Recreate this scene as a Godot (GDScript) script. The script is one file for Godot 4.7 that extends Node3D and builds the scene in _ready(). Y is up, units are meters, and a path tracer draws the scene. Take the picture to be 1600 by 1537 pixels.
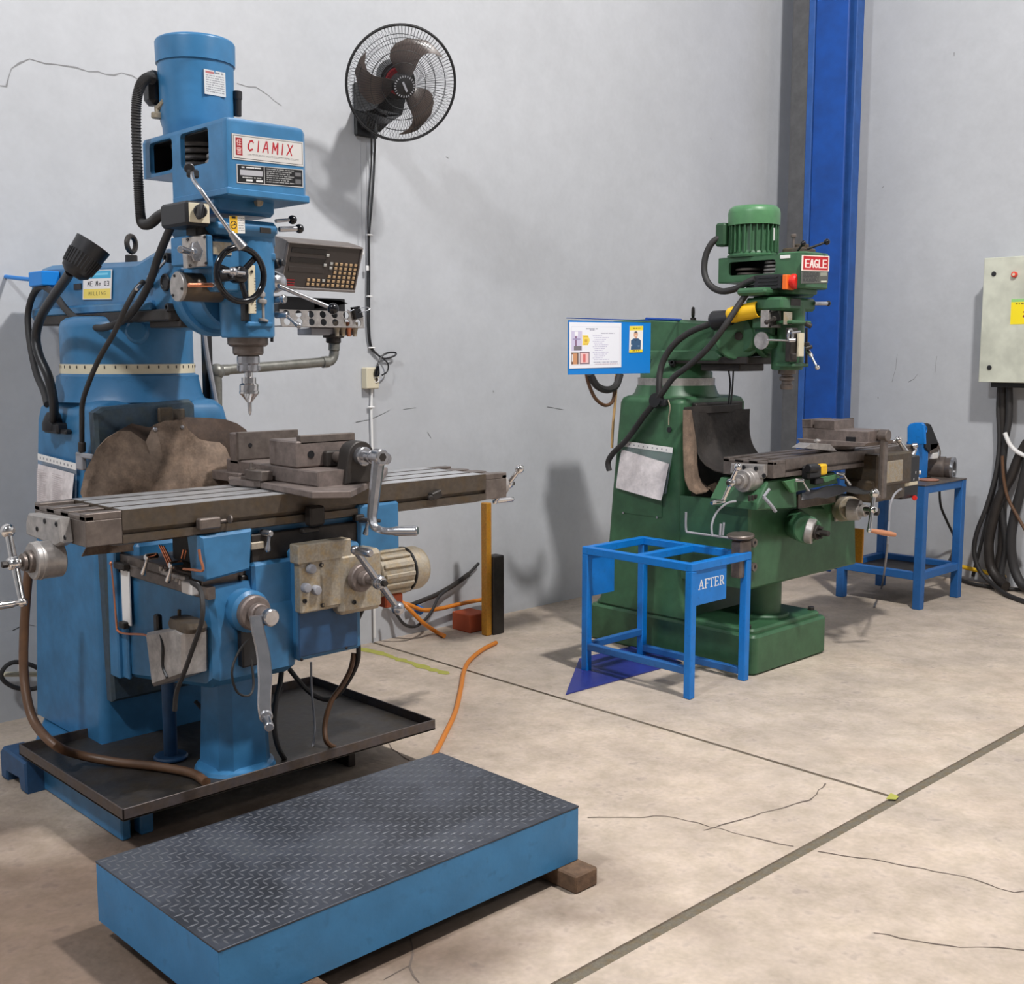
extends Node3D
# A workshop corner: a blue and a green knee mill on a concrete floor, with stands, a fan and a control cabinet.

class Mb:
	var v := PackedVector3Array()
	func tri(a: Vector3, b: Vector3, c: Vector3):
		v.append(a); v.append(b); v.append(c)
	func quad(a: Vector3, b: Vector3, c: Vector3, d: Vector3):
		tri(a, b, c); tri(a, c, d)
	func hquad(a: Vector3, b: Vector3, c: Vector3, d: Vector3, out: Vector3):
		if (c - a).cross(d - b).dot(out) < 0.0: quad(d, c, b, a)
		else: quad(a, b, c, d)
	func htri(a: Vector3, b: Vector3, c: Vector3, out: Vector3):
		if (b - a).cross(c - a).dot(out) < 0.0: tri(c, b, a)
		else: tri(a, b, c)
	func box(c: Vector3, s: Vector3, bev := 0.0, bs := Basis()) -> Mb:
		var h := s * 0.5
		var e := minf(bev, minf(h.x, minf(h.y, h.z)) * 0.9)
		var q := func(x, y, z): return c + bs * Vector3(x, y, z)
		for ax in 3:
			var u := (ax + 1) % 3
			var w := (ax + 2) % 3
			for sg in [-1.0, 1.0]:
				var p := []
				for k in [[-1, -1], [1, -1], [1, 1], [-1, 1]]:
					var t := Vector3()
					t[ax] = sg * h[ax]; t[u] = k[0] * (h[u] - e); t[w] = k[1] * (h[w] - e)
					p.append(c + bs * t)
				var o := Vector3(); o[ax] = sg
				hquad(p[0], p[1], p[2], p[3], bs * o)
		if e > 0.0:
			for ax in 3:
				var u := (ax + 1) % 3
				var w := (ax + 2) % 3
				for su in [-1.0, 1.0]:
					for sw in [-1.0, 1.0]:
						var p := []
						for k in [[-1, 0], [1, 0], [1, 1], [-1, 1]]:
							var t := Vector3()
							t[ax] = k[0] * (h[ax] - e)
							t[u] = su * (h[u] if k[1] == 0 else h[u] - e)
							t[w] = sw * (h[w] - e if k[1] == 0 else h[w])
							p.append(c + bs * t)
						var o := Vector3(); o[u] = su; o[w] = sw
						hquad(p[0], p[1], p[2], p[3], bs * o)
			for sx in [-1.0, 1.0]:
				for sy in [-1.0, 1.0]:
					for sz in [-1.0, 1.0]:
						htri(q.call(sx * h.x, sy * (h.y - e), sz * (h.z - e)), q.call(sx * (h.x - e), sy * h.y, sz * (h.z - e)), q.call(sx * (h.x - e), sy * (h.y - e), sz * h.z), bs * Vector3(sx, sy, sz))
		return self
	func mm(a: Vector3, b: Vector3, bev := 0.0) -> Mb:   # a box between two corners
		return box((a + b) * 0.5, (b - a).abs(), bev)
	func prism(pts: PackedVector2Array, h0: float, h1: float, t: Transform3D, bev := 0.0) -> Mb:
		var p := pts.duplicate()
		if Geometry2D.is_polygon_clockwise(p): p.reverse()
		var n := p.size()
		var ins := PackedVector2Array()
		for i in n:
			var d0 := (p[i] - p[(i + n - 1) % n]).normalized()
			var d1 := (p[(i + 1) % n] - p[i]).normalized()
			var n0 := Vector2(-d0.y, d0.x)
			var n1 := Vector2(-d1.y, d1.x)
			var m := (n0 + n1)
			var k: float = 1.0 / maxf(0.35, 1.0 + n0.dot(n1))
			ins.append(p[i] + m * k * bev)
		var idx := Geometry2D.triangulate_polygon(ins)
		var P := func(a: Vector2, z: float): return t * Vector3(a.x, a.y, z)
		for i in range(0, idx.size(), 3):
			var a := ins[idx[i]]; var b := ins[idx[i + 1]]; var c := ins[idx[i + 2]]
			if (b - a).cross(c - a) < 0.0:
				var s := b; b = c; c = s
			tri(P.call(a, h1), P.call(b, h1), P.call(c, h1))
			tri(P.call(a, h0), P.call(c, h0), P.call(b, h0))
		var rings := [[ins, h0], [p, h0 + bev], [p, h1 - bev], [ins, h1]]
		if bev <= 0.0: rings = [[p, h0], [p, h1]]
		for r in rings.size() - 1:
			for i in n:
				var j := (i + 1) % n
				quad(P.call(rings[r][0][i], rings[r][1]), P.call(rings[r][0][j], rings[r][1]), P.call(rings[r + 1][0][j], rings[r + 1][1]), P.call(rings[r + 1][0][i], rings[r + 1][1]))
		return self
	func prism_x(zy: Array, x0: float, x1: float, bev := 0.0) -> Mb:   # points (z, y)
		var p := PackedVector2Array()
		for a in zy: p.append(Vector2(-a.x, a.y))
		return prism(p, x0, x1, Transform3D(Basis(Vector3(0, 0, -1), Vector3(0, 1, 0), Vector3(1, 0, 0)), Vector3()), bev)
	func prism_z(xy: Array, z0: float, z1: float, bev := 0.0) -> Mb:
		return prism(PackedVector2Array(xy), z0, z1, Transform3D(), bev)
	func prism_y(xz: Array, y0: float, y1: float, bev := 0.0) -> Mb:   # points (x, z)
		var p := PackedVector2Array()
		for a in xz: p.append(Vector2(a.x, -a.y))
		return prism(p, y0, y1, Transform3D(Basis(Vector3(1, 0, 0), Vector3(0, 0, -1), Vector3(0, 1, 0)), Vector3()), bev)
	func lathe(prof: Array, o: Vector3, dir: Vector3, seg := 24) -> Mb:   # profile (r, h), outside going up
		var d := dir.normalized()
		var e1 := d.cross(Vector3.UP if absf(d.y) < 0.9 else Vector3.RIGHT).normalized()
		var e2 := d.cross(e1)
		for i in prof.size() - 1:
			var a: Vector2 = prof[i]
			var b: Vector2 = prof[i + 1]
			for j in seg:
				var t0 := TAU * j / seg
				var t1 := TAU * (j + 1) / seg
				var r0 := e1 * cos(t0) + e2 * sin(t0)
				var r1 := e1 * cos(t1) + e2 * sin(t1)
				var p0 := o + d * a.y + r0 * a.x
				var p1 := o + d * a.y + r1 * a.x
				var p2 := o + d * b.y + r1 * b.x
				var p3 := o + d * b.y + r0 * b.x
				if a.x > 1e-6: tri(p0, p1, p2 if b.x > 1e-6 else o + d * b.y)
				if b.x > 1e-6: tri(p0 if a.x > 1e-6 else o + d * a.y, p2, p3)
		return self
	func cyl(a: Vector3, b: Vector3, r: float, bev := 0.0, seg := 20, r2 := -1.0) -> Mb:
		var L := a.distance_to(b)
		var q := r if r2 < 0.0 else r2
		if bev > 0.0: return lathe([Vector2(0, 0), Vector2(r - bev, 0), Vector2(r, bev), Vector2(q, L - bev), Vector2(q - bev, L), Vector2(0, L)], a, b - a, seg)
		return lathe([Vector2(0, 0), Vector2(r, 0), Vector2(q, L), Vector2(0, L)], a, b - a, seg)
	func pipe(a: Vector3, b: Vector3, r: float, ri: float, seg := 24) -> Mb:
		var L := a.distance_to(b)
		return lathe([Vector2(ri, 0), Vector2(r, 0), Vector2(r, L), Vector2(ri, L), Vector2(ri, 0)], a, b - a, seg)
	func ball(c: Vector3, r: float, n := 12) -> Mb:
		var p := []
		for i in n + 1: p.append(Vector2(r * sin(PI * i / n), -r * cos(PI * i / n)))
		return lathe(p, c, Vector3.UP, n * 2)
	func tube(path: Array, r: float, seg := 8, div := 5, closed := false) -> Mb:
		var pts: Array = curve(path, div, closed)
		var n := pts.size()
		var rings := []
		var e := Vector3()
		for i in n:
			var t: Vector3
			if closed: t = (pts[(i + 1) % n] - pts[(i + n - 1) % n]).normalized()
			else: t = (pts[mini(i + 1, n - 1)] - pts[maxi(i - 1, 0)]).normalized()
			if i == 0: e = t.cross(Vector3.UP if absf(t.y) < 0.9 else Vector3.RIGHT).normalized()
			else: e = (e - t * e.dot(t)).normalized()
			var f := t.cross(e)
			var ring := []
			for j in seg: ring.append(pts[i] + (e * cos(TAU * j / seg) + f * sin(TAU * j / seg)) * r)
			rings.append(ring)
		for i in (n if closed else n - 1):
			var A: Array = rings[i]
			var B: Array = rings[(i + 1) % n]
			var off := 0
			if closed and i == n - 1:   # match the twist of the last ring
				var best := 1e9
				for k in seg:
					var dd: float = A[0].distance_to(B[k])
					if dd < best: best = dd; off = k
			for j in seg:
				var k := (j + 1) % seg
				quad(A[j], A[k], B[(k + off) % seg], B[(j + off) % seg])
		if not closed:
			for j in seg:
				tri(pts[0], rings[0][(j + 1) % seg], rings[0][j])
				tri(pts[n - 1], rings[n - 1][j], rings[n - 1][(j + 1) % seg])
		return self
	static func curve(path: Array, div: int, closed := false) -> Array:
		if div <= 1: return path
		var out := []
		var n := path.size()
		for i in (n if closed else n - 1):
			var p0: Vector3 = path[(i + n - 1) % n] if closed else path[maxi(i - 1, 0)]
			var p1: Vector3 = path[i]
			var p2: Vector3 = path[(i + 1) % n]
			var p3: Vector3 = path[(i + 2) % n] if closed else path[mini(i + 2, n - 1)]
			for k in div: out.append(p1.cubic_interpolate(p2, p0, p3, float(k) / div))
		if not closed: out.append(path[n - 1])
		return out
	func ring(c: Vector3, dir: Vector3, R: float, r: float, seg := 32, sec := 8) -> Mb:
		var d := dir.normalized()
		var e1 := d.cross(Vector3.UP if absf(d.y) < 0.9 else Vector3.RIGHT).normalized()
		var e2 := d.cross(e1)
		var p := []
		for i in sec + 1: p.append(Vector2(R + r * cos(-PI + TAU * i / sec), r * sin(-PI + TAU * i / sec)))
		return lathe(p, c, d, seg)
	func loft(rings: Array, caps := true) -> Mb:   # rings of equal length, each ordered round the same way
		var n: int = rings[0].size()
		var c0 := Vector3(); var c1 := Vector3()
		for p in rings[0]: c0 += p / n
		for p in rings[1]: c1 += p / n
		var s := 0.0
		for i in n:
			var a: Vector3 = rings[0][i]; var b: Vector3 = rings[0][(i + 1) % n]; var c: Vector3 = rings[1][i]
			s += (b - a).cross(c - a).dot(a + b - c0 * 2.0)
		for r in rings.size() - 1:
			for i in n:
				var j := (i + 1) % n
				if s > 0.0: quad(rings[r][i], rings[r][j], rings[r + 1][j], rings[r + 1][i])
				else: quad(rings[r][i], rings[r + 1][i], rings[r + 1][j], rings[r][j])
		if caps:
			for e in [0, rings.size() - 1]:
				var c := Vector3()
				for p in rings[e]: c += p / n
				for i in n:
					var a: Vector3 = rings[e][i]; var b: Vector3 = rings[e][(i + 1) % n]
					if (s > 0.0) == (e == 0): tri(c, b, a)
					else: tri(c, a, b)
		return self
	func sheet(rows: Array, th: float) -> Mb:   # a bent sheet through a grid of points
		var nr := rows.size(); var nc: int = rows[0].size()
		var back := []
		for i in nr:
			var rb := []
			for j in nc:
				var du: Vector3 = rows[i][mini(j + 1, nc - 1)] - rows[i][maxi(j - 1, 0)]
				var dv: Vector3 = rows[mini(i + 1, nr - 1)][j] - rows[maxi(i - 1, 0)][j]
				rb.append(rows[i][j] - du.cross(dv).normalized() * th)
			back.append(rb)
		for i in nr - 1:
			for j in nc - 1:
				quad(rows[i][j], rows[i][j + 1], rows[i + 1][j + 1], rows[i + 1][j])
				quad(back[i][j], back[i + 1][j], back[i + 1][j + 1], back[i][j + 1])
		for j in nc - 1:
			quad(rows[0][j], back[0][j], back[0][j + 1], rows[0][j + 1])
			quad(rows[nr - 1][j], rows[nr - 1][j + 1], back[nr - 1][j + 1], back[nr - 1][j])
		for i in nr - 1:
			quad(rows[i][0], rows[i + 1][0], back[i + 1][0], back[i][0])
			quad(rows[i][nc - 1], back[i][nc - 1], back[i + 1][nc - 1], rows[i + 1][nc - 1])
		return self
	func holed(o: Vector3, u: Vector3, w: Vector3, holes: Array, depth: float, fil := 0.008) -> Mb:   # wall face with window holes; holes as Rect2 in metres
		var nn := u.cross(w).normalized()
		var L := u.length(); var H := w.length()
		var U := u / L; var W := w / H
		var xs := [0.0, L]; var ys := [0.0, H]
		for h in holes:
			xs.append_array([h.position.x, h.end.x]); ys.append_array([h.position.y, h.end.y])
		xs.sort(); ys.sort()
		for i in xs.size() - 1:
			for j in ys.size() - 1:
				var m := Vector2((xs[i] + xs[i + 1]) * 0.5, (ys[j] + ys[j + 1]) * 0.5)
				var inside := false
				for h in holes:
					if h.has_point(m): inside = true
				if not inside: quad(o + U * xs[i] + W * ys[j], o + U * xs[i + 1] + W * ys[j], o + U * xs[i + 1] + W * ys[j + 1], o + U * xs[i] + W * ys[j + 1])
		for h in holes:
			var c := []
			var rr: Rect2 = h
			for k in [[rr.position.x, rr.position.y, 1, 1], [rr.end.x, rr.position.y, -1, 1], [rr.end.x, rr.end.y, -1, -1], [rr.position.x, rr.end.y, 1, -1]]:
				var p: Vector3 = o + U * k[0] + W * k[1]
				c.append(p)
				for q in 3:
					var a0 := PI * 0.5 * q / 3.0; var a1 := PI * 0.5 * (q + 1) / 3.0
					var p0: Vector3 = p + U * k[2] * fil * (1.0 - cos(a0)) + W * k[3] * fil * (1.0 - sin(a0))
					var p1: Vector3 = p + U * k[2] * fil * (1.0 - cos(a1)) + W * k[3] * fil * (1.0 - sin(a1))
					htri(p, p0, p1, nn)
					hquad(p0, p1, p1 - nn * depth, p0 - nn * depth, (U * k[2] + W * k[3]))
			for k in 4:
				hquad(c[k], c[(k + 1) % 4], c[(k + 1) % 4] - nn * depth, c[k] - nn * depth, (o + U * rr.get_center().x + W * rr.get_center().y) - (c[k] + c[(k + 1) % 4]) * 0.5)
		return self
	func mesh(ang := 38.0) -> ArrayMesh:
		var nt := v.size() / 3
		var fn := PackedVector3Array(); fn.resize(nt)
		var near := {}
		for i in nt:
			fn[i] = (v[i * 3 + 1] - v[i * 3]).cross(v[i * 3 + 2] - v[i * 3])
			for k in 3:
				var key := Vector3i((v[i * 3 + k] * 8000.0).round())
				if near.has(key): near[key].append(i)
				else: near[key] = [i]
		var ca := cos(deg_to_rad(ang))
		var V := PackedVector3Array(); var N := PackedVector3Array()
		V.resize(nt * 3); N.resize(nt * 3)
		var w := 0
		for i in nt:
			var f := fn[i]
			var fl := f.length()
			if fl < 1e-13: continue
			var fu := f / fl
			for k in [0, 2, 1]:
				var p := v[i * 3 + k]
				var s := Vector3()
				for j in near[Vector3i((p * 8000.0).round())]:
					var g := fn[j]
					if g.dot(fu) >= ca * g.length(): s += g
				V[w] = p; N[w] = s.normalized() if s.length_squared() > 0.0 else fu
				w += 1
		V.resize(w); N.resize(w)
		var A := []
		A.resize(Mesh.ARRAY_MAX)
		A[Mesh.ARRAY_VERTEX] = V; A[Mesh.ARRAY_NORMAL] = N
		var m := ArrayMesh.new()
		m.add_surface_from_arrays(Mesh.PRIMITIVE_TRIANGLES, A)
		return m

var M := {}
var T := {}
var org := {}
var taken := {}
var size := 1.0             # the blue mill and what stands on it are drawn at 10/11 of their size
var shift := Vector3()

func mb() -> Mb: return Mb.new()

func numbered(n: String) -> String:
	taken[n] = taken.get(n, -1) + 1
	return n if taken[n] == 0 else "%s_%03d" % [n, taken[n]]

func thing(called: String, label: String, category: String, at: Vector3, group := "") -> Node3D:
	var o := Node3D.new()
	o.name = numbered(called); add_child(o, true)
	o.position = at * size + shift
	o.scale = Vector3.ONE * size
	org[o] = at
	tag(o, label, category, group)
	return o

func tag(o: Node, label: String, category: String, group := "") -> Node:
	o.set_meta("label", label); o.set_meta("category", category)
	if group != "": o.set_meta("group", group)
	return o

func obj(called: String, b, m: Material, parent: Node = self, ang := 38.0) -> MeshInstance3D:
	var o := MeshInstance3D.new()
	o.mesh = b.mesh(ang) if b is Mb else b
	o.material_override = m
	if parent == self:
		o.name = numbered(called)
		o.position = shift
		o.scale = Vector3.ONE * size
	else: o.name = called
	parent.add_child(o, true)
	if org.has(parent): o.position = -org[parent]
	return o

func each(called: String, b: Mb, m: Material, parent: Node):   # every loose piece of b becomes a part of its own
	var n := b.v.size() / 3
	var par := []
	var first := {}
	for i in n: par.append(i)
	for i in n:
		for k in 3:
			var key := Vector3i((b.v[i * 3 + k] * 8000.0).round())
			var a := i
			while par[a] != a: a = par[a]
			if first.has(key):
				var c: int = first[key]
				while par[c] != c: c = par[c]
				par[maxi(a, c)] = mini(a, c)
			else: first[key] = i
	var sets := {}
	for i in n:
		var a := i
		while par[a] != a: a = par[a]
		par[i] = a
		if not sets.has(a): sets[a] = mb()
		sets[a].tri(b.v[i * 3], b.v[i * 3 + 1], b.v[i * 3 + 2])
	for k in sets: obj(called, sets[k], m, parent)

func fine(called: String, b: Mb, m: Material, parent: Node):   # marks too small to pick apart
	obj(called, b, m, parent, 30.0).set_meta("kind", "stuff")

func struct(called: String, b, m: Material, parent: Node = self) -> MeshInstance3D:
	var o := obj(called, b, m, parent)
	if parent == self: o.set_meta("kind", "structure")
	return o

func rr(cx: float, cy: float, w: float, h: float, r: float, n := 4) -> Array:   # rounded rectangle outline
	var p := []
	for k in 4:
		var sx: float = [1, -1, -1, 1][k]; var sy: float = [1, 1, -1, -1][k]
		for i in n + 1:
			var a := PI * 0.5 * (k + float(i) / n)
			p.append(Vector2(cx + sx * (w * 0.5 - r) + cos(a) * r, cy + sy * (h * 0.5 - r) + sin(a) * r))
	return p

func at_y(p: Array, y: float) -> Array:
	var o := []
	for a in p: o.append(Vector3(a.x, y, a.y))
	return o

func noise_img(seed_: int, freq: float, oct: int, size := 512) -> PackedByteArray:
	var f := FastNoiseLite.new()
	f.seed = seed_; f.frequency = freq; f.fractal_octaves = oct; f.noise_type = FastNoiseLite.TYPE_SIMPLEX_SMOOTH
	var im := f.get_seamless_image(size, size)
	im.convert(Image.FORMAT_L8)
	return im.get_data()

func tex_from(lut: Callable, layers: Array, size := 512) -> ImageTexture:
	var out := PackedByteArray(); out.resize(size * size * 3)
	var a: PackedByteArray = layers[0]
	var b: PackedByteArray = layers[1]
	var c: PackedByteArray = layers[2]
	for i in size * size:
		var q: Color = lut.call(a[i] / 255.0, b[i] / 255.0, c[i] / 255.0)
		out[i * 3] = clampi(int(q.r * 255.0), 0, 255); out[i * 3 + 1] = clampi(int(q.g * 255.0), 0, 255); out[i * 3 + 2] = clampi(int(q.b * 255.0), 0, 255)
	var im := Image.create_from_data(size, size, false, Image.FORMAT_RGB8, out)
	im.generate_mipmaps()
	return ImageTexture.create_from_image(im)

func mat(col: Color, rough := 0.5, metal := 0.0, tex: Texture2D = null, per := 0.5, nrm: Texture2D = null, ns := 0.3) -> StandardMaterial3D:
	var m := StandardMaterial3D.new()
	m.albedo_color = col; m.roughness = rough; m.metallic = metal
	if tex or nrm:
		m.uv1_triplanar = true
		m.uv1_scale = Vector3.ONE / per
	if tex: m.albedo_texture = tex
	if nrm:
		m.normal_enabled = true; m.normal_texture = nrm; m.normal_scale = ns
	return m

func srgb(r: int, g: int, b: int) -> Color: return Color(r / 255.0, g / 255.0, b / 255.0)

# a flat card: body box with a printed front face; tl = top-left corner of the front, r and d its edges
func card(called: String, tl: Vector3, r: Vector3, d: Vector3, th: float, body: Material, tex: Texture2D, parent: Node = self, rough := 0.6) -> MeshInstance3D:
	var n := d.cross(r).normalized()
	var b := mb()
	b.box(tl + r * 0.5 + d * 0.5 - n * th * 0.5, Vector3(r.length(), d.length(), th), minf(0.0006, th * 0.3), Basis(r.normalized(), -d.normalized(), n))
	var m := b.mesh(20.0)
	var A := []
	A.resize(Mesh.ARRAY_MAX)
	var e := n * 0.0003
	var k := 0.004
	var c := [tl + r * k + d * k + e, tl + r * (1 - k) + d * k + e, tl + r * (1 - k) + d * (1 - k) + e, tl + r * k + d * (1 - k) + e]
	A[Mesh.ARRAY_VERTEX] = PackedVector3Array([c[0], c[1], c[2], c[0], c[2], c[3]])
	A[Mesh.ARRAY_NORMAL] = PackedVector3Array([n, n, n, n, n, n])
	A[Mesh.ARRAY_TEX_UV] = PackedVector2Array([Vector2(0, 0), Vector2(1, 0), Vector2(1, 1), Vector2(0, 0), Vector2(1, 1), Vector2(0, 1)])
	m.add_surface_from_arrays(Mesh.PRIMITIVE_TRIANGLES, A)
	var pm := StandardMaterial3D.new()
	pm.albedo_texture = tex; pm.roughness = rough
	var o := obj(called, m, null, parent)
	o.set_surface_override_material(0, body); o.set_surface_override_material(1, pm)
	return o

func stroke(im: Image, a: Vector2, b: Vector2, w: float, c: Color):
	var n := int(a.distance_to(b)) + 1
	for i in n + 1:
		var p := a.lerp(b, float(i) / n)
		im.fill_rect(Rect2i(int(p.x - w * 0.5), int(p.y - w * 0.5), maxi(1, int(w)), maxi(1, int(w))), c)

func disc_stroke(im: Image, a: Vector2, b: Vector2, r: float, c: Color):
	var n := int(a.distance_to(b) / 2.0) + 1
	for i in n + 1:
		var p := a.lerp(b, float(i) / n)
		for y in range(-int(r), int(r) + 1):
			var w := int(sqrt(r * r - y * y))
			im.fill_rect(Rect2i(int(p.x) - w, int(p.y) + y, w * 2 + 1, 1), c)

func strokes(im: Image, list: Array, o: Vector2, s: Vector2, w: float, c: Color):   # polylines in a unit box
	for pl in list:
		for i in pl.size() - 1:
			stroke(im, o + Vector2(pl[i][0], pl[i][1]) * s, o + Vector2(pl[i + 1][0], pl[i + 1][1]) * s, w, c)

const GLYPH := {
	"C": [[[0.9, 0.2], [0.7, 0.05], [0.35, 0.1], [0.1, 0.45], [0.12, 0.8], [0.4, 0.97], [0.8, 0.85]]],
	"I": [[[0.5, 0.0], [0.45, 1.0]]],
	"A": [[[0.05, 1.0], [0.5, 0.0], [0.62, 0.0], [0.95, 1.0]], [[0.2, 0.65], [0.85, 0.62]]],
	"M": [[[0.05, 1.0], [0.12, 0.02], [0.5, 0.65], [0.88, 0.0], [0.95, 1.0]]],
	"X": [[[0.12, 0.0], [0.9, 1.0]], [[0.95, 0.0], [0.05, 1.0]]],
	"E": [[[0.95, 0.0], [0.05, 0.0], [0.05, 1.0], [0.95, 1.0]], [[0.05, 0.5], [0.85, 0.5]]],
	"G": [[[0.95, 0.1], [0.5, 0.0], [0.1, 0.25], [0.1, 0.75], [0.5, 1.0], [0.92, 0.9], [0.92, 0.55], [0.6, 0.55]]],
	"L": [[[0.1, 0.0], [0.1, 1.0], [0.95, 1.0]]],
	"K": [[[0.1, 0.0], [0.1, 1.0]], [[0.95, 0.0], [0.1, 0.55], [0.95, 1.0]]],
	"N": [[[0.05, 1.0], [0.05, 0.0], [0.95, 1.0], [0.95, 0.0]]],
	"e": [[[0.1, 0.68], [0.9, 0.68], [0.8, 0.42], [0.3, 0.42], [0.1, 0.7], [0.3, 1.0], [0.85, 0.95]]],
	"0": [[[0.2, 0.1], [0.8, 0.1], [0.9, 0.5], [0.8, 0.95], [0.2, 0.95], [0.1, 0.5], [0.2, 0.1]]],
	"3": [[[0.1, 0.05], [0.85, 0.1], [0.85, 0.45], [0.4, 0.5], [0.88, 0.55], [0.85, 0.95], [0.1, 0.97]]],
	"2": [[[0.1, 0.1], [0.85, 0.05], [0.85, 0.4], [0.1, 1.0], [0.9, 1.0]]],
	" ": []
}

func text(im: Image, s: String, o: Vector2, cw: float, ch: float, gap: float, w: float, c: Color):
	for i in s.length(): strokes(im, GLYPH[s[i]], o + Vector2(i * (cw + gap), 0), Vector2(cw, ch), w, c)

func squiggle(im: Image, x0: int, x1: int, y: int, h: int, c: Color, seed_: int):   # a line of print too small to read
	var g := RandomNumberGenerator.new(); g.seed = seed_
	var x := x0
	while x < x1:
		var w := g.randi_range(h, h * 4)
		im.fill_rect(Rect2i(x, y, mini(w, x1 - x), h), c)
		x += w + g.randi_range(1, h + 1)

func img(w: int, h: int, c: Color) -> Image:
	var im := Image.create(w, h, false, Image.FORMAT_RGB8); im.fill(c)
	return im

func itex(im: Image) -> ImageTexture:
	im.generate_mipmaps()
	return ImageTexture.create_from_image(im)

func bolt(b: Mb, p: Vector3, d: Vector3, r: float, h: float, socket := true) -> Mb:
	var n := d.normalized()
	if socket: b.lathe([Vector2(0, 0), Vector2(r, 0), Vector2(r, h * 0.85), Vector2(r * 0.85, h), Vector2(r * 0.5, h), Vector2(r * 0.5, h * 0.3), Vector2(0, h * 0.3)], p, n, 12)
	else: b.lathe([Vector2(0, 0), Vector2(r, 0), Vector2(r, h * 0.85), Vector2(r * 0.85, h), Vector2(0, h)], p, n, 6)
	return b

func lever(parent: Node, a: Vector3, b: Vector3, r: float, br: float, rod: Material, knob: Material, called := "lever") -> MeshInstance3D:
	var o := obj(called, mb().cyl(a, b, r, r * 0.2, 12), rod, parent)
	obj("ball_knob", mb().ball(b, br, 10), knob, o)
	return o
func text3(parent: Node, s: String, font: String, size: float, tl: Vector3, r: Vector3, u: Vector3, m: Material, width := 0.0) -> MeshInstance3D:
	var tm := TextMesh.new()
	var f := SystemFont.new(); f.font_names = PackedStringArray([font])
	tm.font = f; tm.text = s; tm.font_size = 64; tm.pixel_size = size / 64.0; tm.depth = 0.0008
	var o := MeshInstance3D.new()
	o.mesh = tm; o.material_override = m; o.name = "lettering"
	parent.add_child(o, true)
	var bs := Basis(r.normalized(), u.normalized(), r.cross(u).normalized())
	if width > 0.0: bs = Basis(bs.x * width / maxf(0.001, tm.get_aabb().size.x), bs.y, bs.z)
	o.transform = Transform3D(bs, tl - (org[parent] if org.has(parent) else Vector3()))
	return o

func ribbon(b: Mb, pts: Array, w: float, up: Vector3, seed_ := 1, jit := 0.006):
	var g := RandomNumberGenerator.new(); g.seed = seed_
	var q := []
	for i in pts.size() - 1:
		var n := maxi(1, int(pts[i].distance_to(pts[i + 1]) / 0.03))
		for k in n:
			var p: Vector3 = pts[i].lerp(pts[i + 1], float(k) / n)
			if k > 0: p += Vector3(g.randf_range(-1, 1), g.randf_range(-1, 1), g.randf_range(-1, 1)).slide(up) * jit
			q.append(p)
	q.append(pts[pts.size() - 1])
	var L := []; var R := []
	for i in q.size():
		var t: Vector3 = (q[mini(i + 1, q.size() - 1)] - q[maxi(i - 1, 0)]).normalized()
		var s := t.cross(up).normalized() * w * 0.5 * g.randf_range(0.35, 1.2)
		L.append(q[i] - s); R.append(q[i] + s)
	for i in q.size() - 1: b.hquad(L[i], R[i], R[i + 1], L[i + 1], up)

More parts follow.
